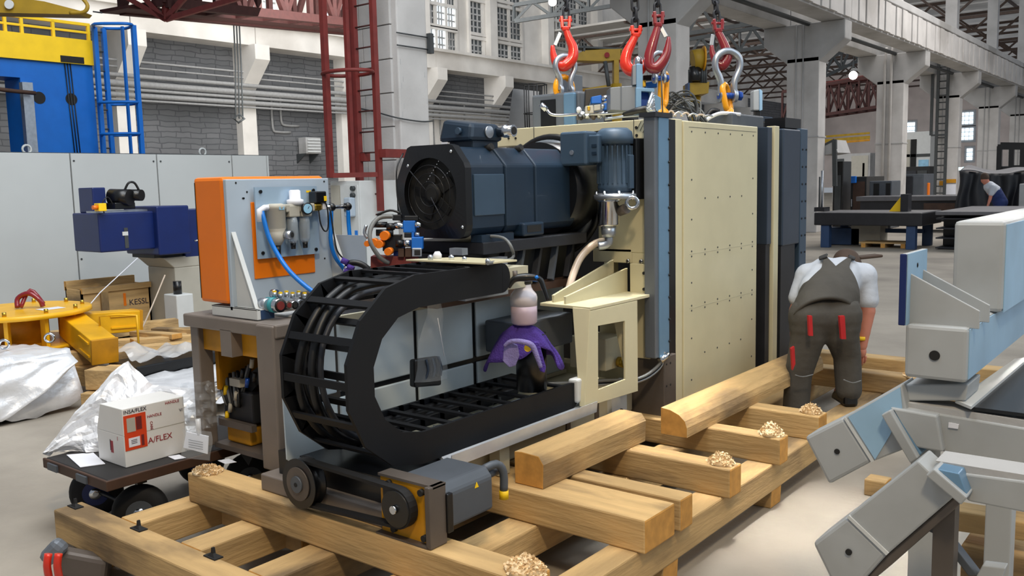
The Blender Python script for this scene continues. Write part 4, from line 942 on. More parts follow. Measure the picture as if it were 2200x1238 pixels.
MB().tube([(-2.41, 4.33, .70), (-2.40, 4.36, .72), (-2.395, 4.39, .73)], .018, 8).build('hose_fitting', 'chrome', MC)
# ---------------- spindle motor
my0, my1 = 3.2, 4.08; mx0, mx1, mz0, mz1 = -3.27, -2.83, 1.455, 1.885
def octs(y, g=0.0, c1=.09):
    return [V(mx0 - g + c1, y, mz0 - g), V(mx1 + g - c1 * .3, y, mz0 - g), V(mx1 + g, y, mz0 + c1 * .4), V(mx1 + g, y, mz1 - c1), V(mx1 + g - c1 * .9, y, mz1 + g), V(mx0 - g + c1, y, mz1 + g), V(mx0 - g, y, mz1 - c1 * 1.8), V(mx0 - g, y, mz0 + c1)]
sp = MB().prism(octs(3.24), (0, .27, 0)).build('spindle_motor', 'motor', MC, bevel=.012); sp['label'] = 'large blue-grey spindle motor with black octagonal fan end'
Q = lambda n, m, *a, **k: box(n, m, sp, *a, **k)
MB().prism(octs(3.52), (0, .24, 0)).build('motor_body', 'motor', sp, bevel=.012); MB().prism(octs(3.768), (0, .36, 0)).build('motor_body', 'motor', sp, bevel=.012)
Q('motor_rib', 'motor_grey', mx1 - .004, mx1 + .008, 3.27, 3.50, 1.55, 1.75, bevel=.003)
mb = MB(); oc = octs(3.2, .012); ctr = V(-3.045, 3.2, 1.66); nn = 32
ring_ = [ctr + V(math.cos(2 * PI * i / nn) * .135, 0, math.sin(2 * PI * i / nn) * .135) for i in range(nn)]
# fan end: octagonal shroud with round air inlet
import itertools
def octray(a):
    d = V(math.cos(a), 0, math.sin(a)); best = None
    for i in range(8):
        p, q = oc[i], oc[(i + 1) % 8]; e = q - p; den = d.x * e.z - d.z * e.x
        if abs(den) < 1e-9: continue
        tt = ((p.x - ctr.x) * e.z - (p.z - ctr.z) * e.x) / den; uu = ((p.x - ctr.x) * d.z - (p.z - ctr.z) * d.x) / den
        if tt > 0 and -1e-6 <= uu <= 1 + 1e-6 and (best is None or tt < best): best = tt
    return ctr + d * best
nn = 64; outp = [octray(2 * PI * i / nn) for i in range(nn)]; inp = [ctr + V(math.cos(2 * PI * i / nn) * .175, .0, math.sin(2 * PI * i / nn) * .175) for i in range(nn)]
for i in range(nn):
    j = (i + 1) % nn; D_ = V(0, .045, 0); D2 = V(0, .03, 0)
    mb.add([outp[i], outp[j], inp[j] + V(0, -.008, 0), inp[i] + V(0, -.008, 0), outp[i] + D_, outp[j] + D_, inp[j] + D2, inp[i] + D2], [(0, 1, 2, 3), (0, 4, 5, 1), (3, 2, 6, 7)])
mb.build('fan_shroud', 'fan_black', sp)
MB().cyl(ctr + V(0, .035, 0), ctr + V(0, .039, 0), .185, n=40).build('fan_cavity', 'hole', sp); MB().lathe([(.05, 0), (.05, .02), (.03, .03)], ctr + V(0, .03, 0), (0, -1, 0), 20).build('fan_hub', 'hole', sp)
for k in range(5):
    a = k * 2 * PI / 5 + .5; MB().bar(ctr + V(math.cos(a) * .05, .02, math.sin(a) * .05), ctr + V(math.cos(a) * .13, .03, math.sin(a) * .13), .05, .004, up=(0, 1, .3)).build('fan_blade', 'hole', sp)
for a, r0, r1 in ((2.4, .1, .16), (5.3, .1, .18)):
    MB().tube([ctr + V(math.cos(a) * .02, -.012, math.sin(a) * .02), ctr + V(math.cos(a) * .17, -.012, math.sin(a) * .17)], .0028, 6).build('guard_wire', 'steel_black', sp)
for R_ in (.06, .1, .14): MB().ring(ctr + V(0, -.012, 0), R_, .0022, (0, 1, 0), 40, 5).build('guard_wire', 'fan_black', sp)
for x, z in ((-2.90, 1.86), (-2.84, 1.50), (-3.2, 1.53), (-3.19, 1.80)): MB().ball((x, 3.196, z), .009, 8).build('shroud_screw', 'chrome', sp)
for k in range(9):
    MB().ball((-2.97 - k * .012, 3.196, 1.83 - k * .014), .0035, 6).build('shroud_rivet', 'chrome', sp); 
    if k < 5: MB().ball((-2.90 - k * .014, 3.196, 1.775 - k * .009), .003, 6).build('shroud_rivet', 'chrome', sp)
Q('motor_foot', 'motor', mx1 - .05, mx1 + .03, 3.62, 3.80, 1.43, 1.50, bevel=.01); Q('foot_pocket', 'hole', mx1 + .026, mx1 + .032, 3.65, 3.77, 1.45, 1.485)
Q('motor_foot', 'motor', mx1 - .05, mx1 + .02, 3.3, 3.55, 1.42, 1.455)
for y in (3.48, 3.72): MB().cyl((-2.92, y, mz1 - .01), (-2.88, y, mz1 + .004), .018, n=12).build('eye_hole', 'hole', sp)
# terminal box on the motor
tb = MB().prism([(-3.19, 3.34, 1.93), (-2.93, 3.34, 1.93), (-2.91, 3.30, 1.93), (-2.91, 3.30, 2.0), (-2.97, 3.36, 2.02), (-3.15, 3.36, 2.02), (-3.2, 3.3, 1.99)], (0, .01, 0))
tb = MB().hexa([(-3.12, 3.34, 1.915), (-2.90, 3.34, 1.915), (-2.90, 3.60, 1.915), (-3.12, 3.60, 1.915)], [(-3.10, 3.36, 2.03), (-2.905, 3.36, 2.00), (-2.905, 3.58, 2.00), (-3.10, 3.58, 2.03)]).build('terminal_box', 'motor', sp, bevel=.02)
box('box_neck', 'motor', sp, -3.08, -2.92, 3.38, 3.58, mz1 - .01, 1.93, .01); Q('box_label', 'paper', -3.09, -3.05, 3.335, 3.342, 1.905, 1.915)
MB().cyl((-2.902, 3.48, 1.96), (-2.892, 3.48, 1.96), .03, n=24).build('box_plug', 'galv', sp)
MB().lathe([(.028, 0), (.03, .03), (.033, .032), (.033, .05), (.027, .055), (.03, .09)], (-2.90, 3.565, 1.965), (1, .05, 0), 20).build('cable_gland', 'chrome', sp); MB().cyl((-2.812, 3.57, 1.965), (-2.807, 3.57, 1.965), .02, n=16).build('gland_bore', 'hole', sp)
MB().cyl((-2.975, 3.33, 1.965), (-2.975, 3.345, 1.965), .018, n=6).build('box_plug', 'motor_grey', sp)
# motor flange and bed
MB().cyl((-3.05, 4.08, 1.66), (-3.05, 4.34, 1.66), .27, n=36).build('motor_flange', 'fan_black', MC)
P('motor_cradle', 'steel_black', -3.3, -2.80, 3.3, 4.2, 1.36, 1.42, bevel=.005)
for k in range(5):
    y = 3.45 + k * .15; MB().bar((-2.84, y, 1.18), (-2.86, y + .08, 1.36), .03, .03).build('cradle_strut', 'servo_grey' if k % 2 else 'steel_black', MC)
P('cradle_back', 'fan_black', -3.3, -2.92, 3.2, 4.25, 1.17, 1.36)
P('bed_rail', 'dk_brown', -3.3, -2.84, 3.0, 4.2, 1.13, 1.17)
P('lower_box', 'servo_grey', -3.02, -2.78, 3.55, 4.02, .82, .99, bevel=.01); MB().prism([(-2.779, 3.66, .90), (-2.779, 3.69, .90), (-2.779, 3.675, .925)], (.002, 0, 0)).build('warning_triangle', 'yellow_bright', MC)
# small blue valve knobs by the bed
for px, py in ((1127, 577), (1150, 596)):
    c = ony(px, py, 3.55); MB().cyl(c, c + V(0, .0, -.02), .017, n=12).build('blue_knob', 'hose_blue', MC)
# ---------------- cream tray with fittings above the chain
mb = MB().prism([ony(872, 560, 3.05), ony(1048, 567, 2.85), ony(1110, 560, 3.3), ony(960, 552, 3.6)], (0, 0, .008)); 
z_ = 1.365
tray = MB().prism([onz(872, 561, z_), onz(1042, 569, z_), onz(1111, 562, z_), onz(985, 556, z_ )], (0, 0, .008)).build('cream_tray', 'cream', MC, bevel=.001)
MB().tube([onz(1048, 566, z_ + .01), dep(1100, 556, 4.3), dep(1098, 530, 4.3), dep(1080, 511, 4.35), dep(1045, 507, 4.4)], .008, 8, sub=4).build('grey_cable', 'cable_grey', MC)
for px, py, r, m_ in ((940, 548, .018, 'paper'), (970, 550, .012, 'chrome'), (998, 552, .01, 'chrome'), (925, 550, .012, 'galv'), (1048, 557, .01, 'chrome')):
    c = onz(px, py + 8, z_ + .008); MB().lathe([(r, 0), (r * 1.1, r), (r * .6, r * 1.8)], c, n=12).build('tray_fitting', m_, MC)
P('tray_clamp', 'galv', -2.86, -2.78, 3.12, 3.16, z_ + .008, z_ + .04)
# ---------------- hydraulic valve block left of the motor
vb = thing('valve_block', 'blue and orange hydraulic valve stack standing left of the spindle motor', 'valve', (-3.15, 3.02, 1.17))
def at(px, py, D): return dep(px, py, D)
DV = 4.28
B2 = lambda n, m, px0, py0, px1, py1, D, dd=.06: MB().prism([at(px0, py0, D), at(px1, py0, D), at(px1, py1, D), at(px0, py1, D)], FV * dd).build(n, m, vb, bevel=.003)
B2('body', 'blue_paint', 866, 474, 892, 500, DV); B2('body', 'blue_paint', 884, 510, 908, 536, DV - .03); B2('body', 'blue_paint', 884, 496, 890, 512, DV)
B2('body', 'blue_pin', 845, 530, 868, 552, DV + .05); B2('end_plate', 'galv', 885, 533, 906, 552, DV - .035, .01); B2('end_plate', 'hole', 890, 537, 903, 549, DV - .037, .004)
B2('base_block', 'red_rust', 796, 551, 895, 590, DV + .02, .1); B2('copper_block', 'dk_brown', 855, 534, 868, 553, DV, .05); B2('copper_block', 'dk_brown', 870, 534, 884, 553, DV, .05)
for px0, px1, py, m_, r in ((847, 866, 485, 'chrome', .016), (866 + 26, 904, 483, 'chrome', .014), (866, 884, 523, 'chrome', .017), (892, 901, 504, 'galv', .01)):
    MB().cyl(at(px0, py, DV), at(px1, py, DV), r, n=16).build('solenoid', m_, vb)
for px0, px1, py, r in ((830, 848, 487, .017), (850, 867, 523, .018), (798, 832, 483, .014), (808, 845, 500, .016)):
    MB().cyl(at(px0, py, DV - .005), at(px1, py, DV), r, n=16).build('solenoid_cap', 'fan_black', vb)
for px, py, r in ((825, 507, .022), (801, 522, .02), (813, 525, .02), (833, 541, .018), (788, 524, .014)):
    MB().cyl(at(px, py, DV - .05), at(px + 6, py - 2, DV), r, n=16).build('orange_cap', 'orange', vb)
B2('black_plug', 'fan_black', 843, 462, 862, 474, DV); B2('black_plug', 'fan_black', 868, 464, 898, 474, DV, .04); B2('black_plug', 'fan_black', 868, 500, 884, 511, DV, .04); B2('dark_core', 'fan_black', 822, 505, 862, 540, DV + .02, .06)
MB().tube([at(845, 465, DV), at(815, 468, DV), at(797, 490, DV - .03), at(796, 520, DV - .05), at(815, 552, DV - .03), at(835, 565, DV)], .011, 8, sub=4).build('black_hose', 'cable_grey', vb)
MB().tube([at(860, 458, DV), at(838, 452, DV), at(810, 462, DV)], .006, 6, sub=4).build('black_hose', 'cable', vb); MB().tube([at(787, 484, DV), at(783, 500, DV), at(790, 512, DV)], .008, 6, sub=3).build('steel_pipe', 'galv', vb)
MB().tube([at(866, 330, DV + .1), at(853, 360, DV + .05), at(852, 400, DV + .05), at(856, 440, DV + .05), at(862, 462, DV)], .004, 6, sub=4).build('loom_wire', 'cable', vb)
# ---------------- coolant pump: motor hanging on the plate with chrome pump and hose
pm = thing('coolant_pump', 'blue-grey flanged motor with chrome pump hanging on the cream plate', 'pump', (-2.62, 4.2, 1.37))
pc_ = V(-2.60, 4.18, 0)
MB().lathe([(.085, 1.64), (.095, 1.67), (.092, 1.68), (.092, 1.80), (.085, 1.90), (.1, 1.90), (.102, 1.93), (.095, 1.965), (.07, 1.985)], pc_, n=40).build('motor_shell', 'motor_grey', pm)
for k in range(22):
    a = 2 * PI * k / 22; p = pc_ + V(math.cos(a) * .088, math.sin(a) * .088, 0)
    MB().bar(p + ZV * 1.69, p + ZV * 1.89, .006, .02, up=(math.cos(a), math.sin(a), 0)).build('cooling_fin', 'motor_grey', pm)
box('junction_box', 'motor_grey', pm, -2.85, -2.68, 4.02, 4.14, 1.79, 1.972, .012); box('junction_box', 'motor_grey', pm, -2.72, -2.62, 4.05, 4.14, 1.80, 1.95, .008)
MB().cyl((-2.77, 4.019, 1.86), (-2.77, 4.016, 1.86), .013, n=20).build('round_plug', 'galv', pm)
for dz, txt_ in ((1.9, 'rib'), (1.86, 'rib')): box('nameplate_rib', 'motor', pm, -2.66, -2.63, 4.045, 4.052, dz - .015, dz + .0)
MB().lathe([(.11, 1.605), (.115, 1.61), (.115, 1.63), (.09, 1.64)], pc_, n=36).build('flange', 'galv', pm)
for a in (-2.4, -1.6, -.8, .2): MB().cyl(pc_ + V(math.cos(a) * .1, math.sin(a) * .1, 1.6), pc_ + V(math.cos(a) * .1, math.sin(a) * .1, 1.65), .01, n=10).build('flange_bolt', 'chrome', pm)
MB().lathe([(.055, 1.46), (.06, 1.47), (.06, 1.59), (.075, 1.605)], pc_ + V(-.03, -.02, 0), n=32).build('pump_body', 'chrome', pm); MB().lathe([(.035, 1.40), (.04, 1.42), (.042, 1.46)], pc_ + V(-.03, -.02, 0), n=20).build('pump_neck', 'galv', pm)
MB().cyl(pc_ + V(.03, 0, 1.54), pc_ + V(.085, -.02, 1.555), .028, n=16).build('side_port', 'steel_dark', pm); MB().ring(pc_ + V(.12, -.02, 1.585), .03, .011, (.5, -.8, 0), 20, 8).build('ring_fitting', 'chrome', pm)
MB().tube([pc_ + V(-.03, -.02, 1.40), pc_ + V(-.03, -.02, 1.37), pc_ + V(-.05, -.03, 1.355), pc_ + V(-.08, -.05, 1.35)], .024, 12, sub=3).build('elbow', 'galv', pm)
MB().tube([at(1308, 519, 5.05), at(1280, 523, 5.0), at(1250, 550, 4.95), at(1233, 585, 4.9), at(1222, 625, 4.85), at(1217, 660, 4.85)], .021, 14, sub=6).build('clear_hose', 'hose_clear', pm)
box('mounting_plate', 'fan_black', pm, -2.56, -2.50, 4.24, 4.345, 1.6, 1.93, .004)
box('mounting_bar', 'motor_grey', pm, -2.52, -2.49, 4.16, 4.2, 1.66, 1.84, .004)
MB().tube([at(1380, 336, 5.3), at(1374, 352, 5.3), at(1374, 378, 5.3), at(1388, 394, 5.3), at(1402, 396, 5.3)], .006, 8, sub=4).build('motor_lead', 'cable', pm); MB().tube([at(1374, 362, 5.295), at(1375, 380, 5.295)], .007, 8).build('earth_lead', 'yellow_bright', pm)
MB().tube([at(1352, 398, 5.1), at(1370, 402, 5.2), at(1400, 398, 5.25)], .006, 8, sub=3).build('motor_lead', 'cable_grey', pm); MB().prism([at(1398, 392, 5.24), at(1412, 386, 5.24), at(1412, 404, 5.24), at(1400, 402, 5.24)], FV * .01).build('lead_clip', 'fan_black', pm)
# ================================================================== ON TOP OF THE MACHINE
def slab(n, m, par, pts, D, dd, bev=.003):
    return MB().prism([dep(x, y, D) for x, y in pts], FV * dd).build(n, m, par, bevel=bev)
DA = 5.9
box('clevis_block', 'steel', MC, -3.70, -3.31, 4.9, 5.2, 2.035, 2.29, .015)
box('block_recess', 'fan_black', MC, -3.62, -3.50, 4.893, 4.9, 2.04, 2.25); box('block_post', 'steel', MC, -3.68, -3.55, 5.15, 5.3, 2.29, 2.44, .006)
box('block_cheek', 'steel_blue', MC, -3.42, -3.33, 4.87, 4.9, 2.06, 2.28, .01)
DB = 5.35
slab('gear_block', 'steel', MC, [(1311, 188), (1372, 183), (1374, 240), (1311, 236)], DB, .2); slab('block_edge', 'servo_grey', MC, [(1333, 186), (1336, 186), (1336, 237), (1333, 237)], DB - .003, .01, 0)
slab('pin_post', 'steel', MC, [(1359, 140), (1367, 138), (1367, 182), (1359, 183)], DB - .02, .06); slab('pin_post', 'steel_blue', MC, [(1367, 138), (1381, 138), (1381, 190), (1367, 190)], DB - .02, .06)
c = dep(1371, 141, DB + .02); MB().lathe([(.028, 0), (.028, .02), (.024, .042), (.012, .055), (.002, .058)], c, n=20).build('round_tip', 'chrome', MC)
slab('bracket_plate', 'steel_blue', MC, [(1366, 188), (1406, 190), (1406, 198), (1378, 196), (1378, 246), (1366, 246)], DB - .04, .06); slab('bracket_plate', 'steel_blue', MC, [(1394, 196), (1420, 210), (1420, 248), (1400, 248)], DB, .05)
slab('dark_recess', 'blue_pin', MC, [(1376, 196), (1398, 196), (1398, 244), (1376, 240)], DB + .03, .03)
vb2 = thing('valve_block', 'blue valve with silver coil on top of the machine between the hooks', 'valve', dep(1290, 245, 5.6))
slab('body', 'blue_paint', vb2, [(1271, 208), (1292, 204), (1292, 222), (1271, 222)], 5.6, .08); slab('body', 'blue_paint', vb2, [(1298, 222), (1311, 220), (1311, 236), (1298, 236)], 5.55, .08)
MB().cyl(dep(1292, 214, 5.62), dep(1310, 208, 5.62), .02, n=14).build('coil', 'chrome', vb2); slab('black_manifold', 'fan_black', vb2, [(1258, 192), (1312, 186), (1312, 206), (1270, 212), (1262, 236), (1256, 230)], 5.68, .08)
slab('tan_block', 'beige', vb2, [(1258, 228), (1274, 226), (1276, 242), (1258, 244)], 5.5, .06); slab('tan_block', 'brass', vb2, [(1262, 228), (1268, 228), (1268, 237), (1262, 237)], 5.49, .03); slab('tan_block', 'beige', vb2, [(1276, 226), (1290, 224), (1290, 236), (1276, 238)], 5.55, .06)
MB().ball(dep(1295, 229, 5.53), .014, 10).build('round_gauge', 'galv', vb2)
slab('base_strip', 'steel_dark', vb2, [(1240, 246), (1320, 236), (1320, 246), (1240, 256)], 5.62, .1)
# second valve seen right of the post
slab('body', 'blue_paint', vb2, [(1386, 178), (1412, 172), (1412, 188), (1386, 190)], DB + .1, .06); slab('coil', 'brass', vb2, [(1380, 172), (1388, 172), (1388, 186), (1380, 186)], DB + .08, .05); slab('black_plug', 'fan_black', vb2, [(1382, 162), (1404, 160), (1404, 172), (1382, 173)], DB + .1, .05)
# braided silver hose and fittings
MB().tube([dep(1163, 226, 5.75), dep(1175, 236, 5.75), dep(1185, 246, 5.72), dep(1205, 248, 5.7), dep(1240, 246, 5.65), dep(1290, 245, 5.55), dep(1330, 242, 5.5), dep(1365, 240, 5.45)], .010, 8, sub=5).build('braided_hose', 'chrome', MC)
MB().cyl(dep(1162, 224, 5.75), dep(1174, 236, 5.75), .018, n=12).build('hose_fitting', 'chrome', MC)
for px, py, m_ in ((1252, 247, 'galv'), (1262, 250, 'chrome'), (1275, 251, 'steel_dark'), (1287, 249, 'chrome'), (1298, 247, 'galv'), (1244, 237, 'paper'), (1248, 252, 'fan_black'), (1308, 250, 'fan_black')):
    p = dep(px, py, 5.6); MB().lathe([(.014, -.015), (.018, 0), (.012, .02)], p, (.3, -.6, .5), 10).build('fitting', m_, MC)
MB().tube([dep(1340, 246, 5.35), dep(1368, 238, 5.3), dep(1392, 235, 5.3), dep(1412, 246, 5.3)], [.012, .02, .022, .014], 8, sub=4).build('black_hose', 'cable', MC); MB().tube([dep(1300, 256, 5.4), dep(1345, 250, 5.35), dep(1400, 247, 5.3)], .009, 8, sub=4).build('steel_pipe', 'galv', MC)
for k in range(9):
    o_ = random.uniform(-5, 5); MB().tube([dep(1402 + k * .5, 200 + k * 5, 5.25), dep(1398 + o_, 215 + k * 3, 5.22), dep(1393 + o_ * .5, 232, 5.22)], .010, 6, sub=3).build('chrome_fitting', 'chrome' if k % 2 else 'galv', MC)
tag(MB().tube([dep(1421, 160, 5.3), dep(1422, 200, 5.3), dep(1424, 247, 5.3)], .004, 6).build('tie_wire', 'seam'), 'thin dark wire hanging beside the middle shackle', 'wire')
# loom of thin cables
lm = thing('cable_loom', 'bundle of thin dark cables arching over the machine top behind the panel', 'cables', dep(1470, 260, 5.5))
for k in range(26):
    r_ = random.random; x0, y0_ = 1424 + r_() * 6, 200 + r_() * 60; hx = 1440 + r_() * 60; hy = 195 + r_() * 45; x1, y1 = 1480 + r_() * 40, 262
    D = 5.45 + r_() * .35
    MB().tube([dep(x0, y0_, D), dep((x0 + hx) / 2, min(hy + 4, y0_) , D), dep(hx, hy, D), dep((hx + x1) / 2 + 6, (hy + y1) / 2 - 6, D), dep(x1, y1, D - .03)], .0055, 5, sub=4).build('cable', ('seam', 'cable', 'cable_grey', 'seam')[k % 4], lm)
for k in range(6):
    x = 1430 + k * 16; MB().tube([dep(x, 250, 5.4), dep(x + 12, 238 + k * 2, 5.4), dep(x + 22, 250, 5.4)], .006, 6, sub=4).build('silver_hose', 'chrome' if k % 2 else 'hose_clear', lm)
MB().tube([dep(1512, 262, 5.75), dep(1530, 250, 5.75), dep(1552, 243, 5.75), dep(1590, 246, 5.8)], .012, 8, sub=4).build('white_hose', 'paper', MC); MB().tube([dep(1518, 252, 5.9), dep(1530, 238, 5.9), dep(1545, 240, 5.9)], .018, 8, sub=3).build('black_hose', 'cable', MC)
slab('control_box', 'grey_paint', MC, [(1619, 194), (1632, 191), (1632, 238), (1619, 238)], 6.6, .1, .01); slab('control_box', 'pale_blue', MC, [(1632, 191), (1638, 195), (1638, 236), (1632, 238)], 6.6, .1, 0); slab('box_stem', 'fan_black', MC, [(1623, 238), (1634, 236), (1634, 258), (1623, 258)], 6.62, .06); slab('top_rail', 'slideway', MC, [(1580, 245), (1625, 248), (1660, 252), (1660, 262), (1580, 260)], 6.7, .1)
slab('blue_tank', 'blue_pin', MC, [(1582, 258), (1598, 256), (1598, 270), (1582, 270)], 5.95, .06)

# ================================================================== LIFTING TACKLE
def chain(label, px, py_bottom, D, n, px_top=None, group=None):
    p = dep(px, py_bottom, D); q = dep(px_top if px_top else px, -60, D); t = thing('lifting_chain', label, 'chain', p, group)
    L_ = .062; d = (q - p).normalized(); N_ = int((q - p).length / L_)
    for k in range(N_):
        c = p + d * (L_ * (k + .4)); s_ = (RV if k % 2 == 0 else FV); s_ = (s_ + (FV if k % 2 == 0 else -RV) * .25).normalized()
        pts = []
        for i in range(16):
            a = 2 * PI * i / 16; e = .022 if math.sin(a) > 0 else -.022
            pts.append(c + s_ * math.cos(a) * .020 + d * (math.sin(a) * .020 + e))
        MB().tube(pts, .0085, 8, closed=True).build('link', 'steel_black', t)
    return t
def hook(label, m, pts, rad, D, clev, latch=None, off=0.0):
    """pts: image points of the hook's centre line from eye to tip, unprojected on the plane at depth D; real size"""
    t = thing('lifting_hook', label, 'hook', dep(*pts[0], D))
    P3 = [dep(x, y, D) for x, y in pts]
    MB().tube(P3, rad, 12, sub=5).build('hook_body', m, t)
    a, b_ = clev
    for s_ in (-1, 1):
        c0 = dep(a[0] + s_ * 9, a[1], D); c1 = dep(b_[0] + s_ * 7, b_[1], D)
        MB().bar(c0, c1, .022, .05, up=FV).build('clevis_cheek', m, t, bevel=.006)
    MB().cyl(dep(a[0] - 14, a[1] + 8, D - .015), dep(a[0] + 14, a[1] + 8, D - .015), .009, n=10).build('clevis_pin', m, t)
    MB().bar(dep(b_[0] - 8, b_[1], D), dep(b_[0] + 8, b_[1], D), .05, .03).build('clevis_bridge', m, t, bevel=.008)
    if latch:
        MB().bar(dep(*latch[0], D), dep(*latch[1], D), .026, .012, up=FV).build('safety_latch', 'galv', t, bevel=.003)
    return t
D1, D2, D4 = 5.91, 5.35, 5.96
hook('orange-red lifting hook, leftmost of the row, holding a grey shackle', 'red_lift', [(1215, 60), (1222, 82), (1231, 103), (1229, 125), (1212, 141), (1196, 136), (1189, 118), (1187, 98)], [.02, .026, .033, .038, .04, .03, .022, .012], D1, ((1215, 36), (1215, 62)), ((1204, 70), (1192, 98)))
hook('bright orange-red hook, second from left, without a latch', 'red_lift', [(1366, 74), (1358, 92), (1347, 115), (1344, 138), (1356, 152), (1374, 152), (1386, 138), (1390, 122)], [.022, .026, .032, .036, .036, .03, .024, .014], D2 + .06, ((1366, 56), (1366, 76)))
hook('dark red hook with open latch, third from left', 'red_dark', [(1414, 52), (1409, 72), (1401, 98), (1395, 122), (1396, 142), (1410, 146), (1426, 128), (1434, 106), (1437, 80)], [.02, .025, .03, .032, .032, .034, .03, .024, .010], D2 - .02, ((1414, 26), (1414, 54)), ((1419, 58), (1431, 80)))
hook('dark red hook on the right holding the large bow shackle', 'red_dark', [(1541, 66), (1550, 84), (1559, 106), (1562, 124), (1552, 140), (1540, 134), (1531, 116), (1529, 98)], [.022, .027, .032, .035, .038, .03, .02, .012], D4, ((1542, 42), (1543, 66)), ((1532, 74), (1528, 98)))
chain('black load chain above the leftmost hook', 1216, 38, D1, 8, 1219); chain('black load chain above the second hook', 1365, 62, D2 + .06, 12, 1363); chain('black load chain above the third hook', 1413, 30, D2 - .02, 8, 1411); chain('black load chain above the rightmost hook', 1541, 44, D4, 8, 1531)
def shackle(label, cx_, ytop, ypin, wpx, D, pinm='blue_pin', rot=0.25, rr=.021, m='galv'):
    c = dep(cx_, ypin, D); s = D / F; t = thing('bow_shackle', label, 'shackle', c)
    ax = (RV * math.cos(rot) + FV * math.sin(rot)); hpx = (ypin - ytop) * s; R_ = wpx * s / 2; n_ = R_ * .62
    pts = [c - ax * n_ * .9, c - ax * n_ * .85 + ZV * hpx * .3, c - ax * R_ * .93 + ZV * hpx * .6] + [c + ZV * (hpx - R_ * .95) + ax * R_ * -math.cos(a) + ZV * R_ * .95 * math.sin(a) for a in (.3, .8, 1.3, PI / 2, PI - 1.3, PI - .8, PI - .3)] + [c + ax * R_ * .93 + ZV * hpx * .6, c + ax * n_ * .85 + ZV * hpx * .3, c + ax * n_ * .9]
    MB().tube(pts, rr, 12, sub=4).build('bow', m, t)
    for s_ in (-1, 1): MB().cyl(c + ax * s_ * n_ * .62 , c + ax * s_ * n_ * 1.12, rr * 1.9, n=20).build('shackle_ear', m, t, bevel=.004)
    if pinm:
        MB().cyl(c - ax * (n_ * 1.2), c + ax * (n_ * 1.75), rr * .95, n=16).build('pin', pinm, t); MB().cyl(c + ax * n_ * 1.35, c + ax * n_ * 1.8, rr * 1.4, n=6).build('pin_nut', pinm, t, bevel=.003)
    return t
shackle('grey bow shackle under the leftmost hook', 1215, 122, 194, 48, D1 + .02, None, .45, .019)
shackle('grey bow shackle with blue pin under the middle hooks', 1416, 115, 168, 38, D2, 'blue_pin', .3, .017)
shackle('large grey bow shackle with blue pin on the right', 1563, 112, 206, 58, D4, 'blue_pin', .2, .023)
def eye(label, top, mid, base, D, w):
    s = D / F; t = thing('swivel_lifting_eye', label, 'lifting eye', dep(*base, D))
    c0 = dep(*top, D); c1 = dep(*mid, D); ax = (RV * .55 + FV * .83); d = (c0 - c1); L_ = d.length; d.normalize(); r_ = w * s * .5
    pts = [c1 + ax * math.cos(a) * r_ + d * (math.sin(a) * r_ + (L_ - r_ if math.sin(a) > 0 else r_)) for a in [2 * PI * i / 20 for i in range(20)]]
    MB().tube(pts, .02, 12, closed=True).build('eye_link', 'yellow_lift', t)
    b_ = dep(*base, D); h = (c1 - b_).length
    MB().lathe([(.052, 0), (.055, .01), (.05, h * .45), (.03, h * .75), (.028, h * 1.15), (.012, h * 1.25)], b_, n=20).build('eye_body', 'yellow_lift', t)
    MB().ring(b_ + ZV * h * .8, .03, .016, ax.cross(ZV), 18, 8).build('eye_ring', 'yellow_lift', t)
    return t
eye('yellow swivel lifting eye behind the middle post', (1427, 158), (1424, 226), (1418, 248), D2 + .05, 26)
eye('yellow swivel lifting eye at the right, below the large shackle', (1556, 182), (1566, 240), (1567, 266), D4, 30)
t = thing('swivel_lifting_eye', 'yellow lifting eye inside the leftmost shackle', 'lifting eye', dep(1210, 198, D1 + .05)); c = dep(1212, 190, D1 + .05)
MB().ring(c, .075, .02, (.9, -.2, 0), 24, 10, up=(0, 0, 1)).build('eye_link', 'yellow_lift', t)

# ================================================================== ORANGE PNEUMATIC CABINET
oc_ = thing('pneumatic_cabinet', 'orange and pale blue pneumatic cabinet with filters standing on the steel frame', 'cabinet', (-3.85, 2.8, 1.087))
K = lambda n, m, *a, **k: box(n, m, oc_, *a, **k)
K('orange_case', 'orange', -3.99, -3.745, 2.5, 3.12, 1.15, 1.765, bevel=.018); K('side_seam', 'hole', -3.975, -3.972, 2.497, 2.5, 1.17, 1.74)
K('panel_sheet', 'panel_blue', -3.745, -3.72, 2.505, 3.13, 1.12, 1.752, bevel=.004)
for p in ((2.56, 1.735), (3.1, 1.735), (2.62, 1.69), (2.595, 1.66), (2.60, 1.66 - .0), (3.09, 1.62), (3.08, 1.33)): MB().cyl((-3.722, p[0], p[1]), (-3.718, p[0], p[1]), .005, n=8).build('panel_screw', 'hole', oc_)
K('orange_pocket', 'orange', -3.7205, -3.713, 2.635, 3.01, 1.262, 1.64, bevel=.006)
pl_ = K('mounting_plate', 'plate_blue', -3.700, -3.690, 2.645, 3.025, 1.362, 1.712); 
for p in ((2.675, 1.69), (3.0, 1.69), (2.67, 1.39), (3.0, 1.385)): MB().cyl((-3.691, *p), (-3.684, *p), .009, n=12).build('plate_bolt', 'fan_black', oc_)
K('yellow_tag', 'yellow_bright', -3.6895, -3.6885, 2.955, 2.985, 1.68, 1.69)
FX = -3.655
def U(n, m, prof, y, x=FX): return MB().lathe(prof, (x, y, 0), n=24).build(n, m, oc_)
U('filter_bowl', 'beige', [(.018, 1.425), (.034, 1.45), (.04, 1.50), (.04, 1.50), (.046, 1.51), (.046, 1.60), (.05, 1.605), (.05, 1.622), (.03, 1.63)], 2.735); U('drain', 'fan_black', [(.014, 1.375), (.016, 1.425)], 2.735)
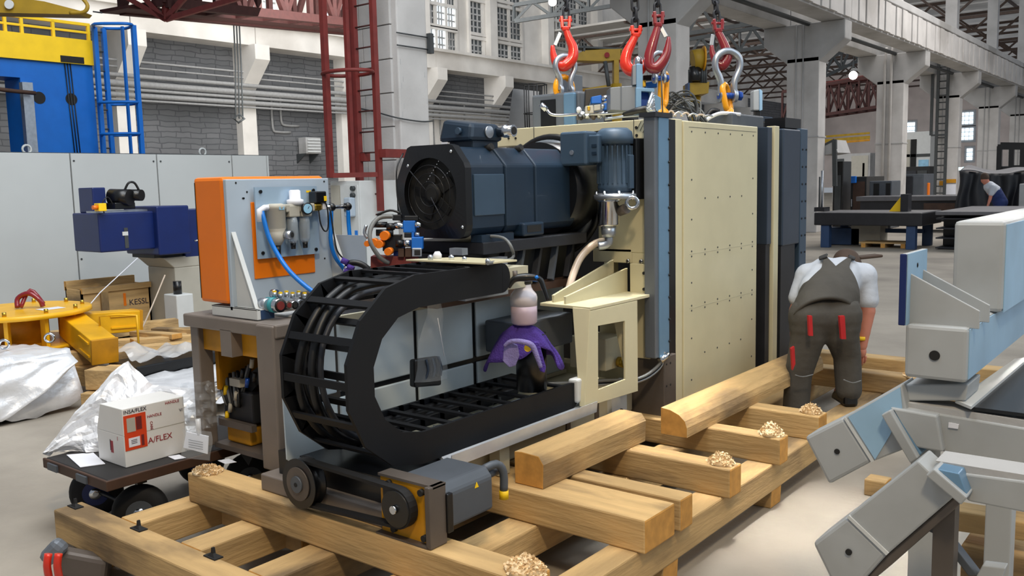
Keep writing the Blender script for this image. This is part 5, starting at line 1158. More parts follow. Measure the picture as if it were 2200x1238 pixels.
MB().cyl((-3.63, 2.76, 1.475), (-3.59, 2.775, 1.475), .021, n=18).build('port_ring', 'galv', oc_); MB().cyl((-3.592, 2.775, 1.475), (-3.588, 2.776, 1.475), .013, n=14).build('port_bore', 'hole', oc_)
K('sight_glass', 'glass_face', -3.612, -3.606, 2.72, 2.75, 1.60, 1.615)
for y in (2.83, 2.905):
    U('clear_bowl', 'clear_cup', [(.018, 1.43), (.027, 1.45), (.029, 1.53), (.024, 1.56)], y); U('inner_filter', 'slideway', [(.012, 1.45), (.016, 1.51), (.010, 1.54)], y); U('drain', 'fan_black', [(.012, 1.40), (.014, 1.435)], y); K('bowl_head', 'beige', -3.68, -3.628, y - .033, y + .033, 1.56, 1.62, bevel=.006)
U('regulator_knob', 'paper', [(.036, 1.62), (.042, 1.63), (.042, 1.645), (.028, 1.65), (.028, 1.69), (.02, 1.695)], 2.855)
K('head_block', 'beige', -3.69, -3.63, 2.78, 2.96, 1.585, 1.625, bevel=.006)
MB().lathe([(.03, 0), (.031, .012), (.027, .014)], (-3.62, 2.895, 1.60), (1, -.15, 0), 24).build('pressure_gauge', 'fan_black', oc_); MB().cyl((-3.607, 2.893, 1.60), (-3.6045, 2.8925, 1.60), .024, n=24).build('gauge_face', 'glass_face', oc_)
MB().cyl((-3.604, 2.893, 1.60), (-3.602, 2.90, 1.612), .0015, n=5).build('gauge_needle', 'ink', oc_)
K('solenoid', 'fan_black', -3.68, -3.62, 2.96, 3.03, 1.625, 1.685, bevel=.006); K('solenoid_tag', 'yellow_bright', -3.619, -3.617, 3.01, 3.027, 1.635, 1.66); K('brass_valve', 'brass', -3.68, -3.63, 2.955, 3.01, 1.585, 1.625, bevel=.012)
K('white_fitting', 'paper', -3.68, -3.63, 3.012, 3.035, 1.59, 1.625, bevel=.004)
MB().cyl((-3.655, 3.035, 1.60), (-3.655, 3.20, 1.60), .011, n=12).build('manifold_pipe', 'chrome', oc_)
for y in (3.09, 3.20): MB().ball((-3.655, y, 1.60), .022, 12).build('elbow_fitting', 'fan_black', oc_)
MB().tube([(FX, 3.085, 1.58), (FX + .01, 3.07, 1.5), (FX + .015, 3.06, 1.42), (FX + .02, 3.08, 1.34), (FX + .03, 3.13, 1.27), (FX + .04, 3.17, 1.2)], .011, 10, sub=5).build('blue_hose', 'hose_blue', oc_)
MB().tube([(FX, 3.20, 1.58), (FX, 3.20, 1.5), (FX + .01, 3.20, 1.42), (FX + .02, 3.22, 1.36), (FX + .02, 3.25, 1.31)], .011, 10, sub=5).build('blue_hose', 'hose_blue', oc_)
MB().tube([(-3.655, 2.652, 1.6), (-3.64, 2.65, 1.56), (-3.62, 2.66, 1.47), (-3.58, 2.68, 1.38), (-3.52, 2.70, 1.30), (-3.44, 2.735, 1.225), (-3.35, 2.78, 1.16), (-3.3, 2.8, 1.13)], .0115, 10, sub=5).build('blue_hose', 'hose_blue', oc_)
MB().tube([(-3.655, 2.64, 1.545), (-3.655, 2.64, 1.60), (-3.655, 2.67, 1.612), (-3.655, 2.70, 1.612)], .015, 10).build('hose_elbow', 'paper', oc_)
MB().tube([(-3.64, 2.99, 1.585), (-3.63, 2.99, 1.52), (-3.625, 3.01, 1.48), (-3.62, 3.03, 1.50), (-3.62, 3.03, 1.6), (-3.63, 3.01, 1.65)], .004, 6, sub=5).build('thin_cable', 'cable', oc_); MB().tube([(-3.62, 3.05, 1.6), (-3.6, 3.05, 1.45), (-3.58, 3.06, 1.36), (-3.56, 3.14, 1.3), (-3.5, 3.22, 1.28)], .004, 6, sub=5).build('thin_cable', 'cable', oc_)
# gussets and foot channel
for y in (2.53, 3.13):
    MB().prism([(-3.72, y, 1.135), (-3.56, y, 1.135), (-3.72, y, 1.50)], (0, .006, 0)).build('gusset', 'white_paint', oc_); MB().bar((-3.56, y, 1.135), (-3.72, y, 1.5), .024, .005).build('gusset_edge', 'white_paint', oc_)
K('foot_channel', 'white_paint', -3.90, -3.53, 2.505, 2.525, 1.09, 1.14, bevel=.002); K('foot_channel', 'white_paint', -3.9, -3.53, 2.505, 2.60, 1.134, 1.14); K('foot_channel', 'white_paint', -3.9, -3.5, 3.08, 3.18, 1.09, 1.14)
K('foot_end', 'blue_leg', -3.532, -3.528, 2.525, 2.60, 1.09, 1.134); K('foot_pad', 'seam', -3.9, -3.75, 2.7, 3.1, 1.088, 1.15)
K('back_plate', 'panel_blue', -3.745, -3.5, 3.17, 3.18, 1.10, 1.45)
# row of hydraulic couplings
cp = thing('coupling_manifold', 'row of silver and teal hydraulic couplings on the steel frame under the cabinet', 'coupling', (-3.5, 2.9, 1.087))
for k, (px, py, r, m_) in enumerate(((603, 657, .030, 'chrome'), (621, 656, .017, 'steel_dark'), (634, 656, .018, 'chrome'), (648, 652, .018, 'galv'))):
    c = onx(px, py, -3.46); MB().lathe([(r, -.06), (r * 1.1, -.055), (r * 1.1, -.03), (r, -.025), (r * 1.08, 0)], c, (1, -.1, 0), 20).build('coupling', m_, cp)
    MB().cyl(c + V(.001, 0, 0), c + V(.003, 0, 0), r * .7, n=18).build('dust_cap', 'red_rust' if k < 2 else 'hole', cp)
c = onx(592, 656, -3.5); MB().cyl(c + V(-.06, 0, 0), c, .036, n=20).build('teal_body', 'teal', cp); c = onx(578, 655, -3.52); MB().cyl(c + V(-.06, 0, 0), c, .03, n=20).build('coupling', 'galv', cp)
c = onx(594, 632, -3.55); MB().cyl(c + V(-.03, 0, 0), c, .022, n=16).build('coupling', 'chrome', cp)
for k in range(6):
    c = onx(590 + k * 13, 638 + (k % 2) * 3, -3.53); MB().cyl(c, c + ZV * .022, .012, n=8).build('hex_nut', 'galv', cp); MB().box(c.x - .008, c.x + .008, c.y - .006, c.y + .006, c.z + .022, c.z + .030).build('yellow_tag', 'yellow_bright', cp)
MB().box(-3.62, -3.46, 2.66, 3.1, 1.087, 1.095).build('base_sheet', 'white_paint', cp)
# black hose and purple fittings right of the cabinet
t = thing('hose_coil', 'black hose with purple fittings curling behind the cable chain', 'hose', (-3.3, 3.2, 1.17))
MB().tube([dep(745, 577, 4.5), dep(752, 566, 4.5), dep(770, 566, 4.5), dep(787, 575, 4.5), dep(796, 590, 4.5)], .016, 10, sub=5).build('hose', 'cable', t)
for px, py in ((740, 562), (746, 584), (752, 576)): MB().cyl(dep(px - 6, py - 3, 4.45), dep(px + 8, py + 3, 4.45), .015, n=12).build('purple_fitting', 'purple', t)
MB().cyl(dep(741, 573, 4.45), dep(748, 580, 4.45), .01, n=10).build('fitting', 'chrome', t)

# ================================================================== BOTTLE, CLOTH, BAG
t = thing('spray_bottle', 'white pressure spray bottle with black trigger head, half full of pink liquid', 'bottle', (-2.60, 3.35, 1.02))
c = V(-2.60, 3.35, .02)
MB().lathe([(.05, 1.01), (.062, 1.02), (.064, 1.07), (.064, 1.10)], c, n=28).build('liquid_part', 'liquid', t); MB().lathe([(.064, 1.10), (.066, 1.14), (.062, 1.155), (.045, 1.175), (.038, 1.19), (.036, 1.215)], c, n=28).build('bottle_body', 'bottle', t)
MB().lathe([(.04, 1.205), (.043, 1.21), (.042, 1.24), (.03, 1.255)], c, n=24).build('cap', 'fan_black', t)
MB().tube([dep(1092, 618, 4.12), dep(1105, 600, 4.12), dep(1130, 596, 4.12), dep(1158, 599, 4.12), dep(1168, 618, 4.12), dep(1177, 645, 4.12)], [.01, .016, .02, .014, .012, .009], 10, sub=5).build('pump_handle', 'fan_black', t)
MB().cyl(dep(1108, 600, 4.12), dep(1106, 582, 4.12), .012, n=12).build('nozzle', 'steel_dark', t); MB().cyl(dep(1150, 598, 4.1), dep(1156, 594, 4.1), .008, n=10).build('blue_valve', 'hose_blue', t)
t = thing('purple_cloth', 'purple cleaning cloth draped in a dome under the spray bottle', 'cloth', (-2.585, 3.35, .82))
def clf(u, v):
    a = u * 2 * PI; r = v; rr_ = .135 * r * (1 + .10 * math.sin(2 * a + .6) + .06 * math.sin(7 * a)); drop = 1.0 + .3 * math.sin(2 * a + 1.0) + .16 * math.sin(4 * a + 2)
    z = 1.005 - .16 * r ** 2.2 * drop + .012 * mnoise.noise(V(math.cos(a) * 3, math.sin(a) * 3, r * 5))
    p = c + RV * (math.cos(a) * rr_ * 1.3 - .01) + FV * (math.sin(a) * rr_ * .7); return (p.x, p.y, z + .02)
MB().sheet(clf, 60, 16).build('cloth_body', 'purple', t, solid=.006)
MB().prism([dep(1083, 742, 4.0), dep(1098, 736, 4.0), dep(1112, 742, 4.0), dep(1116, 764, 4.0), dep(1108, 786, 4.0), dep(1094, 790, 4.0), dep(1080, 776, 4.0)], FV * .012).build('inner_fold', 'purple_lt', t, bevel=.004)
MB().tube([dep(1083, 744, 3.98), dep(1096, 734, 3.98), dep(1120, 734, 3.98), dep(1142, 742, 3.98), dep(1152, 762, 3.98), dep(1162, 790, 3.98)], [.006, .01, .012, .014, .012, .009], 8, sub=4).build('rolled_hem', 'purple_lt', t)
MB().prism([dep(1146, 735, 4.0), dep(1158, 735, 4.0), dep(1173, 790, 4.0), dep(1170, 802, 4.0), dep(1160, 798, 4.0)], FV * .02).build('hanging_corner', 'purple', t, bevel=.004)
t = thing('support_cap', 'dark round stand with yellow knob hidden under the purple cloth', 'stand', (-2.6, 3.36, .72))
MB().cyl((-2.6, 3.4, .70), (-2.6, 3.4, .98), .075, n=24).build('stand_body', 'fan_black', t); MB().cyl(dep(1134, 748, 4.03), dep(1134, 748, 4.0) , .017, n=16).build('yellow_knob', 'yellow_bright', t)
# clear bag hanging on the panels
t = thing('plastic_bag', 'clear plastic bag with dark parts hanging before the white panels', 'bag', (-2.78, 2.9, .8))
def bgf(u, v):
    w = .035 + .075 * v ** .8; z = 1.185 - v * .36; y = 2.90 - (1 - v) * -.04 + (u - .5) * 2 * w + .01 * math.sin(v * 9)
    return (-2.80 + .016 * math.sin(u * PI) * (1 + v) + .007 * mnoise.noise(V(u * 8, v * 8, 2)), y, z - .02 * u * v)
MB().sheet(bgf, 18, 26).build('clear_film', 'clear_film', t)
MB().hexa([(-2.84, 2.80, .80), (-2.80, 2.80, .80), (-2.79, 2.965, .78), (-2.84, 2.965, .78)], [(-2.84, 2.805, .925), (-2.80, 2.805, .93), (-2.80, 2.975, .915), (-2.84, 2.975, .915)]).build('dark_contents', 'fan_black', t, bevel=.01)
for k in range(5): MB().tube([(-2.785, 2.86 + k * .02, .92), (-2.78, 2.865 + k * .022, .87), (-2.785, 2.85 + k * .025, .83)], .006, 6, sub=3).build('rolled_part', 'cable' if k % 2 else 'slideway', t)
MB().tube([(-2.78, 2.94, 1.10), (-2.775, 2.955, 1.0), (-2.775, 2.97, .92)], .002, 5).build('bag_fold', 'paper', t)
MB().tube([(-2.79, 2.94, 1.18), (-2.8, 2.95, 1.22)], .004, 5).build('bag_tie', 'galv', t)

# ================================================================== CART AND WHAT LIES ON IT
t = thing('platform_trolley', 'low black platform trolley with large pneumatic wheels, left of the skid', 'trolley', (-4.4, 2.4, 0))
box('platform', 'black_board', t, -4.66, -4.03, 1.98, 3.0, .335, .362, .008); box('platform_edge', 'dk_brown', t, -4.67, -4.02, 1.97, 1.985, .31, .36, .004); box('platform_edge', 'dk_brown', t, -4.035, -4.02, 1.98, 3.0, .31, .36, .004)
for a, b_ in ((-4.6, -4.5), (-4.3, -4.2)): box('edge_bracket', 'servo_grey', t, a, b_, 1.96, 1.972, .315, .35)
for x, y in ((-4.12, 2.18), (-4.60, 2.2), (-4.12, 2.82), (-4.60, 2.82)):
    MB().lathe([(.07, -.045), (.115, -.043), (.13, -.025), (.134, 0), (.13, .025), (.115, .043), (.07, .045)], (x, y, .134), (.82, -.55, 0), 32).build('tyre', 'rubber', t)
    MB().cyl(V(x, y, .134) - V(.82, -.55, 0) * .035, V(x, y, .134) + V(.82, -.55, 0) * .048, .065, n=24).build('wheel_hub', 'servo_grey' if x > -4.3 else 'navy', t)
    MB().lathe([(.03, 0), (.03, .012), (.012, .014)], V(x, y, .134) + V(.82, -.55, 0) * .046, (.82, -.55, 0), 16).build('hub_cap', 'chrome', t)
    MB().bar((x, y, .28), (x, y, .33), .07, .05).build('caster_fork', 'fan_black', t); MB().bar((x - .05, y + .02, .15), (x - .03, y + .02, .31), .02, .03).build('caster_fork', 'fan_black', t)
MB().cyl((-4.60, 2.2, .134), (-4.12, 2.18, .134), .012, n=8).build('axle', 'fan_black', t)
# white carton, two stacked halves with red print
cb_ = thing('white_carton', 'white cardboard carton with red lettering and orange label on the trolley', 'carton', (-4.27, 2.3, .363))
bx0, bx1, by0, by1, bz0, bz1 = -4.40, -4.135, 2.13, 2.46, .363, .655
box('carton_body', 'card_white', cb_, bx0, bx1, by0, by1, bz0, .52, .003); MB().hexa([(bx0 + .0, by0, .52), (bx1, by0, .52), (bx1, by1, .52), (bx0, by1, .52)], [(bx0 + .05, by0 + .0, bz1), (bx1, by0, bz1), (bx1, by1, bz1), (bx0 + .05, by1, bz1)]).build('carton_top', 'card_white', cb_, bevel=.003)
box('seam_line', 'beige', cb_, bx1, bx1 + .0008, by0, by1, .519, .521)
LX = bx1 + .001
box('orange_label', 'print_orange', cb_, LX, LX + .001, by0 + .003, by0 + .118, .445, .62); box('label_photo', 'beige', cb_, LX + .001, LX + .002, by0 + .018, by0 + .062, .535, .605); box('label_photo', 'red_rust', cb_, LX + .001, LX + .002, by0 + .066, by0 + .095, .54, .605)
box('label_sheet', 'paper', cb_, LX + .001, LX + .002, by0 + .022, by0 + .08, .46, .505); box('label_photo', 'red_rust', cb_, LX + .001, LX + .002, by0 + .088, by0 + .102, .455, .51)
for k in range(3): box('label_print', 'ink', cb_, LX + .002, LX + .0025, by0 + .035, by0 + .065, .475 + k * .008, .478 + k * .008)
text('A/FLEX', .042, (LX, by0 + .122, .455), (0, 1, 0), (0, 0, 1), 'print_red', cb_); text('INSA/FLEX', .026, (LX, by0 + .005, .628), (0, 1, 0), (0, 0, 1), 'ink', cb_); text('HANDLE', .02, (LX, by1 - .105, .632), (0, 1, 0), (0, 0, 1), 'print_red', cb_); text('HANDLE', .02, (LX, by0 + .125, .585), (0, 1, 0), (0, 0, 1), 'print_red', cb_); text('V/', .022, (LX, by1 - .03, .58), (0, 1, 0), (0, 0, 1), 'ink', cb_); text('CARE', .018, (LX, by0 + .14, .565), (0, 0, -1), (0, 1, 0), 'print_red', cb_)
box('side_print', 'print_red', cb_, bx0 + .13, bx0 + .155, by0 - .001, by0, .42, .48); box('side_print', 'ink', cb_, bx0 + .125, bx0 + .132, by0 - .001, by0, .43, .485); box('side_print', 'print_red', cb_, bx0 + .2, bx0 + .203, by0 - .001, by0, .49, .51)
def flapf(u, v): return (bx0 - .12 * u + .03, by0 + .04 + v * .10 - .05 * u, .365 + .003 * math.sin(u * 3))
tag(MB().prism([(-4.60, 2.06, .364), (-4.33, 2.0, .364), (-4.28, 2.10, .364), (-4.52, 2.16, .364)], (0, 0, .003)).build('cardboard_flap', 'paper'), 'white cardboard flap lying on the trolley in front of the carton', 'cardboard')
# foil bag behind the carton
def foilbag(u, v):
    base = [(-4.70, 2.02, .35), (-4.70, 2.25, .62), (-4.62, 2.42, .80), (-4.50, 2.50, .66), (-4.30, 2.62, .64), (-4.12, 2.70, .70), (-4.0, 2.75, .72)]
    q = u * (len(base) - 1); i = min(int(q), len(base) - 2); f_ = q - i; a, b_ = Vector(base[i]), Vector(base[i + 1]); top = a * (1 - f_) + b_ * f_
    bot = V(-4.66 + .55 * u, 2.08 + .42 * u, .365)
    p = top * (1 - v) + bot * v + V(-.02, -.06, .02) * math.sin(v * PI)
    nz = .05 * mnoise.noise(V(u * 7, v * 4, 1)) + .025 * mnoise.noise(V(u * 17, v * 11, 4)); return p + V(.4, -.8, .2) * nz
tag(MB().sheet(foilbag, 44, 26, False).build('foil_bag', 'foil', solid=.002), 'crumpled silver foil bag slumped over the trolley behind the white carton', 'foil bag')
def filmf(u, v):
    p = V(-4.08 + u * .12, 2.42 + u * .12 + .0 * v, .74 - v * .24); return p + V(.03, -.03, 0) * (mnoise.noise(V(u * 6, v * 6, 3)) * 1.4)
tag(MB().sheet(filmf, 14, 18, False).build('clear_film_bag', 'clear_film'), 'crinkled clear film bag right of the white carton', 'plastic film')
t = thing('document_pouch', 'clear pouch with white delivery note hanging from the frame post', 'pouch', (-3.97, 2.38, .42))
MB().prism([dep(400, 928, 4.05), dep(448, 938, 4.05), dep(446, 976, 4.05), dep(394, 962, 4.05)], FV * .006).build('paper_sheet', 'paper', t); MB().sheet(lambda u, v: dep(392 + 62 * u + 3 * math.sin(v * 5), 922 + 62 * v + 6 * u, 4.04 - .01 * math.sin(u * 3)), 8, 8).build('pouch_film', 'clear_film', t)
MB().cyl(dep(425, 900, 4.06), dep(428, 935, 4.06), .012, n=8).build('rolled_neck', 'milky_film', t)
for k in range(4): MB().bar(dep(405, 945 + k * 5, 4.047), dep(436, 951 + k * 5, 4.047), .0006, .002).build('printed_line', 'cable_grey', t)
for px, py, lb in ((380, 983, 'small white paper scrap on the trolley right of the carton'), (488, 992, 'small white paper scrap under the steel frame')):
    c = onz(px, py, .364); tag(MB().prism([c + V(-.05, -.02, 0), c + V(.03, -.03, 0), c + V(.05, .02, 0), c + V(-.03, .03, 0)], (0, 0, .002)).build('paper_scrap', 'paper'), lb, 'paper')
# ================================================================== GREY WELDED FRAME, RIGHT FOREGROUND
t = GF = thing('welded_frame', 'pale grey welded steel frame with diagonal feet, right foreground', 'frame', (-.5, 3.4, 0))
YF = 3.2
def G(n, m, *a, **k): return box(n, m, GF, *a, **k)
a, b_ = ony(1945, 700, YF), ony(2080, 703, YF); zb = ony(2080, 825, YF).z; zt_ = (a.z + b_.z) / 2
xa, xb = a.x, b_.x
G('lower_beam', 'grey_paint', xa, xb, YF, 6.0, zb, zt_, bevel=.012); G('blue_face', 'pale_blue', xb, xb + .003, YF + .02, 6.0, zb + .01, zt_ - .005)  # thin slab colours the beam's side with the bluish window light
c = ony(2008, 764, YF); MB().cyl(c + V(0, .01, 0), c + V(0, -.004, 0), .017, n=24).build('bolt_hole', 'hole', GF)
Y2 = 3.62; p, q = ony(2050, 478, Y2), ony(2160, 476, Y2)
G('upper_block', 'grey_paint', p.x, q.x, Y2, 6.0, zt_, q.z, bevel=.015); G('blue_face', 'pale_blue', q.x, q.x + .003, Y2 + .02, 6.0, zt_, q.z - .012)  # block side likewise painted pale blue for the window light
# end plate and gussets
pz0, pz1 = zt_ - .005, ony(1950, 545, YF + .02).z
G('end_plate', 'grey_paint', xa - .02, xa + .0, YF - .0, YF + .26, pz0, pz1, bevel=.004); G('plate_film', 'navy', xa - .022, xa + .0, YF - .008, YF, pz0, pz1, bevel=.003); G('plate_face', 'pale_blue', xa, xa + .003, YF, YF + .25, pz0, pz1)  # the plate's right face has its bluish sheen painted on
for y in (YF + .04, YF + .2): MB().prism([(xa, y, pz0), (xa + .22, y, pz0), (xa + .22, y, pz0 + .06), (xa, y, pz1 - .07)], (0, .012, 0)).build('gusset', 'grey_paint', GF, bevel=.002)
for z in (pz0 + .04, pz0 + .12, pz0 + .2, pz1 - .05): MB().cyl((xa + .002, YF + .12, z), (xa + .005, YF + .12, z), .006, n=8).build('plate_bolt', 'fan_black', GF)
# diagonal foot arms
def pbar(n, m, pts, Y, dd, bev=.006): return MB().prism([ony(x, y, Y) for x, y in pts], (0, dd, 0)).build(n, m, GF, bevel=bev)
pbar('foot_arm', 'grey_paint', [(1728, 940), (1812, 898), (1872, 993), (1780, 1042)], YF - .002, .15, .012); pbar('foot_arm', 'grey_paint', [(1810, 899), (1937, 826), (1962, 958), (1870, 994)], YF, .15)
pbar('blue_face', 'pale_blue', [(1822, 896), (1934, 832), (1938, 880), (1912, 935), (1880, 988)], YF - .004, .004, 0); pbar('weld_seam', 'white_paint', [(1812, 899), (1816, 897), (1877, 991), (1872, 994)], YF - .006, .01, 0)
c = ony(1799, 970, YF); MB().cyl(c + V(0, .01, 0), c + V(0, -.006, 0), .010, n=16).build('bolt_hole', 'hole', GF)
pbar('flange_plate', 'grey_paint', [(1893, 892), (1912, 882), (1972, 985), (1955, 996)], YF - .05, .2, .004); pbar('flange_plate', 'steel_blue', [(1912, 882), (1922, 878), (1980, 975), (1972, 985)], YF - .02, .2, .004)
pbar('cross_tube', 'grey_paint', [(1915, 872), (2210, 922), (2210, 1002), (1972, 962)], YF + .02, .16); pbar('tube_sleeve', 'grey_paint', [(1912, 876), (2012, 894), (2026, 972), (1968, 962)], YF - .02, .1)
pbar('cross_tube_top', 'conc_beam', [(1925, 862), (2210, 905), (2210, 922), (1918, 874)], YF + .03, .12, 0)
c = ony(2045, 916, YF); pbar('sticker', 'paper', [(2038, 908), (2060, 912), (2058, 922), (2037, 919)], YF + .015, .004, 0)
pbar('back_link', 'grey_paint', [(1945, 826), (2080, 826), (2075, 862), (1950, 862)], YF + .05, .2)
pbar('foot_arm', 'grey_paint', [(1745, 1168), (1820, 1111), (1905, 1193), (1845, 1260), (1790, 1260)], YF - .42, .14, .012); pbar('foot_arm', 'grey_paint', [(1820, 1111), (1972, 990), (2052, 1066), (1905, 1193)], YF - .418, .14)
pbar('weld_seam', 'white_paint', [(1819, 1112), (1824, 1108), (1909, 1189), (1904, 1194)], YF - .424, .01, 0)
c = ony(1824, 1186, YF - .42); MB().cyl(c + V(0, .01, 0), c + V(0, -.006, 0), .010, n=16).build('bolt_hole', 'hole', GF)
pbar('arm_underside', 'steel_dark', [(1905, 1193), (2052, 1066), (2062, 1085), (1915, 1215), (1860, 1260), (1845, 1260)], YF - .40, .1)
pbar('flange_plate', 'grey_paint', [(1988, 1022), (2006, 1008), (2078, 1070), (2064, 1086)], YF - .46, .2, .004); pbar('flange_plate', 'steel_blue', [(2012, 1008), (2060, 1018), (2080, 1070)], YF - .44, .2, .003)
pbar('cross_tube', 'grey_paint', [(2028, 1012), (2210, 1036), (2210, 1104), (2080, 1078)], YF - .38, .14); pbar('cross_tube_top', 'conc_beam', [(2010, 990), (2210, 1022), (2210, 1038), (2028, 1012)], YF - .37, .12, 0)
pbar('lower_leg', 'servo_grey', [(1990, 1140), (2045, 1078), (2060, 1082), (2010, 1150)], YF - .3, .05, .003); pbar('brace', 'servo_grey', [(2020, 1160), (2032, 1150), (2100, 1238), (2080, 1238)], YF - .28, .05, .003); pbar('brace', 'grey_paint', [(2098, 1238), (2110, 1216), (2160, 1222), (2150, 1250), (2100, 1250)], YF - .3, .05, .003)
# legs so that the frame stands
for x, y in ((-.6, 5.6), (-.1, 5.6)): G('leg', 'grey_paint', x - .06, x + .06, y - .06, y + .06, 0, zb, bevel=.005)
for px in (1985, 2150):
    p = ony(px, 1100, YF + .1); G('leg', 'grey_paint', p.x - .04, p.x + .04, YF + .06, YF + .14, 0, ony(px, 900, YF).z, bevel=.005)
G('front_leg', 'steel_dark', ony(2030, 1100, 2.85).x - .03, ony(2030, 1100, 2.85).x + .03, 2.84, 2.90, 0, ony(2030, 1080, 2.85).z)
# dark sheet resting on the frame, with pale edge strip
t = thing('dark_sheet', 'dark glossy sheet with pale edge strip resting on the grey frame', 'sheet', ony(2130, 890, 3.3))
zs = ony(2090, 880, 3.25).z
c0, c1, c2, c3 = onz(2088, 882, zs), onz(2230, 900, zs), onz(2290, 770, zs), onz(2190, 778, zs)
MB().prism([c0, c1, c2, c3], (0, 0, .012)).build('sheet_body', 'fan_black', t); e0, e1 = onz(2052, 868, zs + .012), onz(2092, 882, zs + .012)
MB().prism([onz(2052, 866, zs + .012), onz(2086, 880, zs + .012), onz(2212, 772, zs + .012), onz(2180, 776, zs + .012)], (0, 0, .01)).build('edge_strip', 'white_paint', t)
t = thing('timber', 'brown timber under the grey frame at the right edge', 'timber', ony(2120, 1130, 3.4))
MB().prism([ony(2035, 1095, 3.5), ony(2210, 1125, 3.5), ony(2210, 1165, 3.5), ony(2040, 1140, 3.5)], (0, .12, 0)).build('timber_body', 'wood_x', t, bevel=.006)
p = ony(2120, 1160, 3.5); box('timber_support', 'wood_x', t, p.x - .08, p.x + .3, 3.48, 3.66, 0, p.z - .03, .006)
tag(box('timber_offcut', 'wood_x', None, *(lambda c: (c.x - .06, c.x + .05, c.y - .06, c.y + .05))(onz(1888, 1062, 0)), 0, .09, .006), 'small timber offcut on the floor behind the grey diagonal arms', 'timber')

# ================================================================== PEOPLE
def blob(name, segs, m, parent, vox=.014, sm=6, balls=()):
    """one continuous remeshed surface from tapered limbs"""
    mb = MB()
    for (a, b_, r0, r1, *fl) in segs:
        a, b_ = Vector(a), Vector(b_)
        fx = fl[0] if fl else 1.0
        d = b_ - a; n = max(2, int(d.length / max(.012, min(r0, r1) * .45)))
        for i in range(n + 1):
            f_ = i / n; r = r0 * (1 - f_) + r1 * f_
            mb.ball(a + d * f_, r, 14)
    for (c, r, sc) in balls: mb.ball(c, r, 16, sc)
    o = mb.build(name, m, parent)
    rm = o.modifiers.new('rm', 'REMESH'); rm.mode = 'VOXEL'; rm.voxel_size = vox; rm.use_smooth_shade = True
    s_ = o.modifiers.new('sm', 'SMOOTH'); s_.iterations = sm; s_.factor = .6
    return o
# big worker bending over, back to the camera
O_ = RV * 1.985 + FV * 5.62; O_ = V(O_.x, O_.y, 0)
def w_(r, f_, z): return O_ + RV * (r + .355 * f_) + FV * f_ + ZV * z
t = thing('person', 'worker in grey overalls and light T-shirt bending forward with his back turned', 'person', O_)
hipL, hipR = w_(-.105, 0, .82), w_(.105, 0, .82); kL, kR = w_(-.165, .01, .44), w_(.155, .01, .43); aL, aR = w_(-.185, 0, .09), w_(.165, .0, .09)
pel = w_(0, .02, .84); chest = w_(.05, .30, 1.03); shL, shR = w_(-.12, .34, 1.04), w_(.25, .34, 1.03); neck = w_(.08, .44, 1.08); head = w_(.14, .58, 1.06)
eL, eR = w_(-.20, .30, .80), w_(.285, .30, .80); hL, hR = w_(-.20, .30, .57), w_(.25, .28, .56)
aR = w_(.155, .0, .33); kR = w_(.145, .02, .56)
blob('body', [(pel, chest, .10, .12), (hipL, kL, .09, .06), (kL, aL, .055, .045), (hipR, kR, .09, .06), (kR, aR, .055, .045), (chest, neck, .10, .055), (neck, head, .055, .058), (shL, eL, .056, .048), (eL, hL, .045, .032), (shR, eR, .06, .052), (eR, hR, .050, .034), (chest, shL, .08, .06), (chest, shR, .08, .06),
   (aL, aL + FV * .16 - ZV * .04, .04, .035), (aR, aR + FV * .16 - ZV * .04, .04, .035)], 'skin', t, .012, 5, [(head, .085, (1, 1.1, 1.2))])
blob('t_shirt', [(w_(.0, .08, .88), w_(.03, .20, .97), .15, .15), (w_(-.04, .18, .95), w_(.0, .32, 1.04), .14, .13), (w_(.06, .18, .95), w_(.11, .32, 1.04), .14, .13), (chest, shL, .12, .09), (chest, shR, .12, .095), (shL, w_(-.185, .31, .90), .085, .066), (shR, w_(.282, .31, .875), .088, .075), (chest, neck, .11, .075)], 'shirt', t, .012, 8)
blob('overalls', [(w_(-.06, .02, .82), w_(-.03, .13, .92), .15, .148), (w_(.06, .02, .82), w_(.07, .13, .92), .15, .15), (hipL, w_(-.105, .0, .70), .13, .115), (w_(-.105, 0, .70), kL, .112, .088), (kL, aL, .088, .085), (hipR, w_(.105, 0, .70), .13, .115), (w_(.105, 0, .70), kR, .112, .09), (kR, w_(.16, 0, .34), .09, .085), (w_(0, .0, .82), w_(0, .02, .72), .12, .08)], 'overall', t, .012, 6)
# back bib: shield shaped cloth following the bent back, split by a V below the straps
AX0, AX1 = w_(.01, .09, .90), w_(.05, .33, 1.045)
adir = (AX1 - AX0).normalized(); nrm_ = RV.cross(adir).normalized(); nrm_ = nrm_ if nrm_.z > 0 else -nrm_
def onback(s_, th, R_=.168):
    R_ = R_ * (1 - .06 * s_) + .012 - .07 * max(0, -.15 - s_); return AX0 + (AX1 - AX0) * s_ + nrm_ * (math.cos(th) * R_) + RV * (math.sin(th) * (R_ + .035))
def bib(u, v):
    tm = 1.42 - .98 * min(1, max(0, v - .2) * 1.9) + .12 * max(0, v - .7); s_ = -.55 + v * 1.5; k = u * 2 - 1
    notch = max(0, 1 - abs(k) * 1.35) * max(0, v - .6) / .4
    return onback(s_ - notch * .42, k * tm)
MB().sheet(bib, 30, 24).build('back_bib', 'overall', t, solid=.02)
for s_ in (-1, 1):
    MB().sheet(lambda u, v: onback(.90 + v * .36, s_ * (.46 + (u - .5) * .26 + v * .12), .17 - .05 * v * v), 6, 12).build('shoulder_strap', 'overall_dk', t, solid=.012)
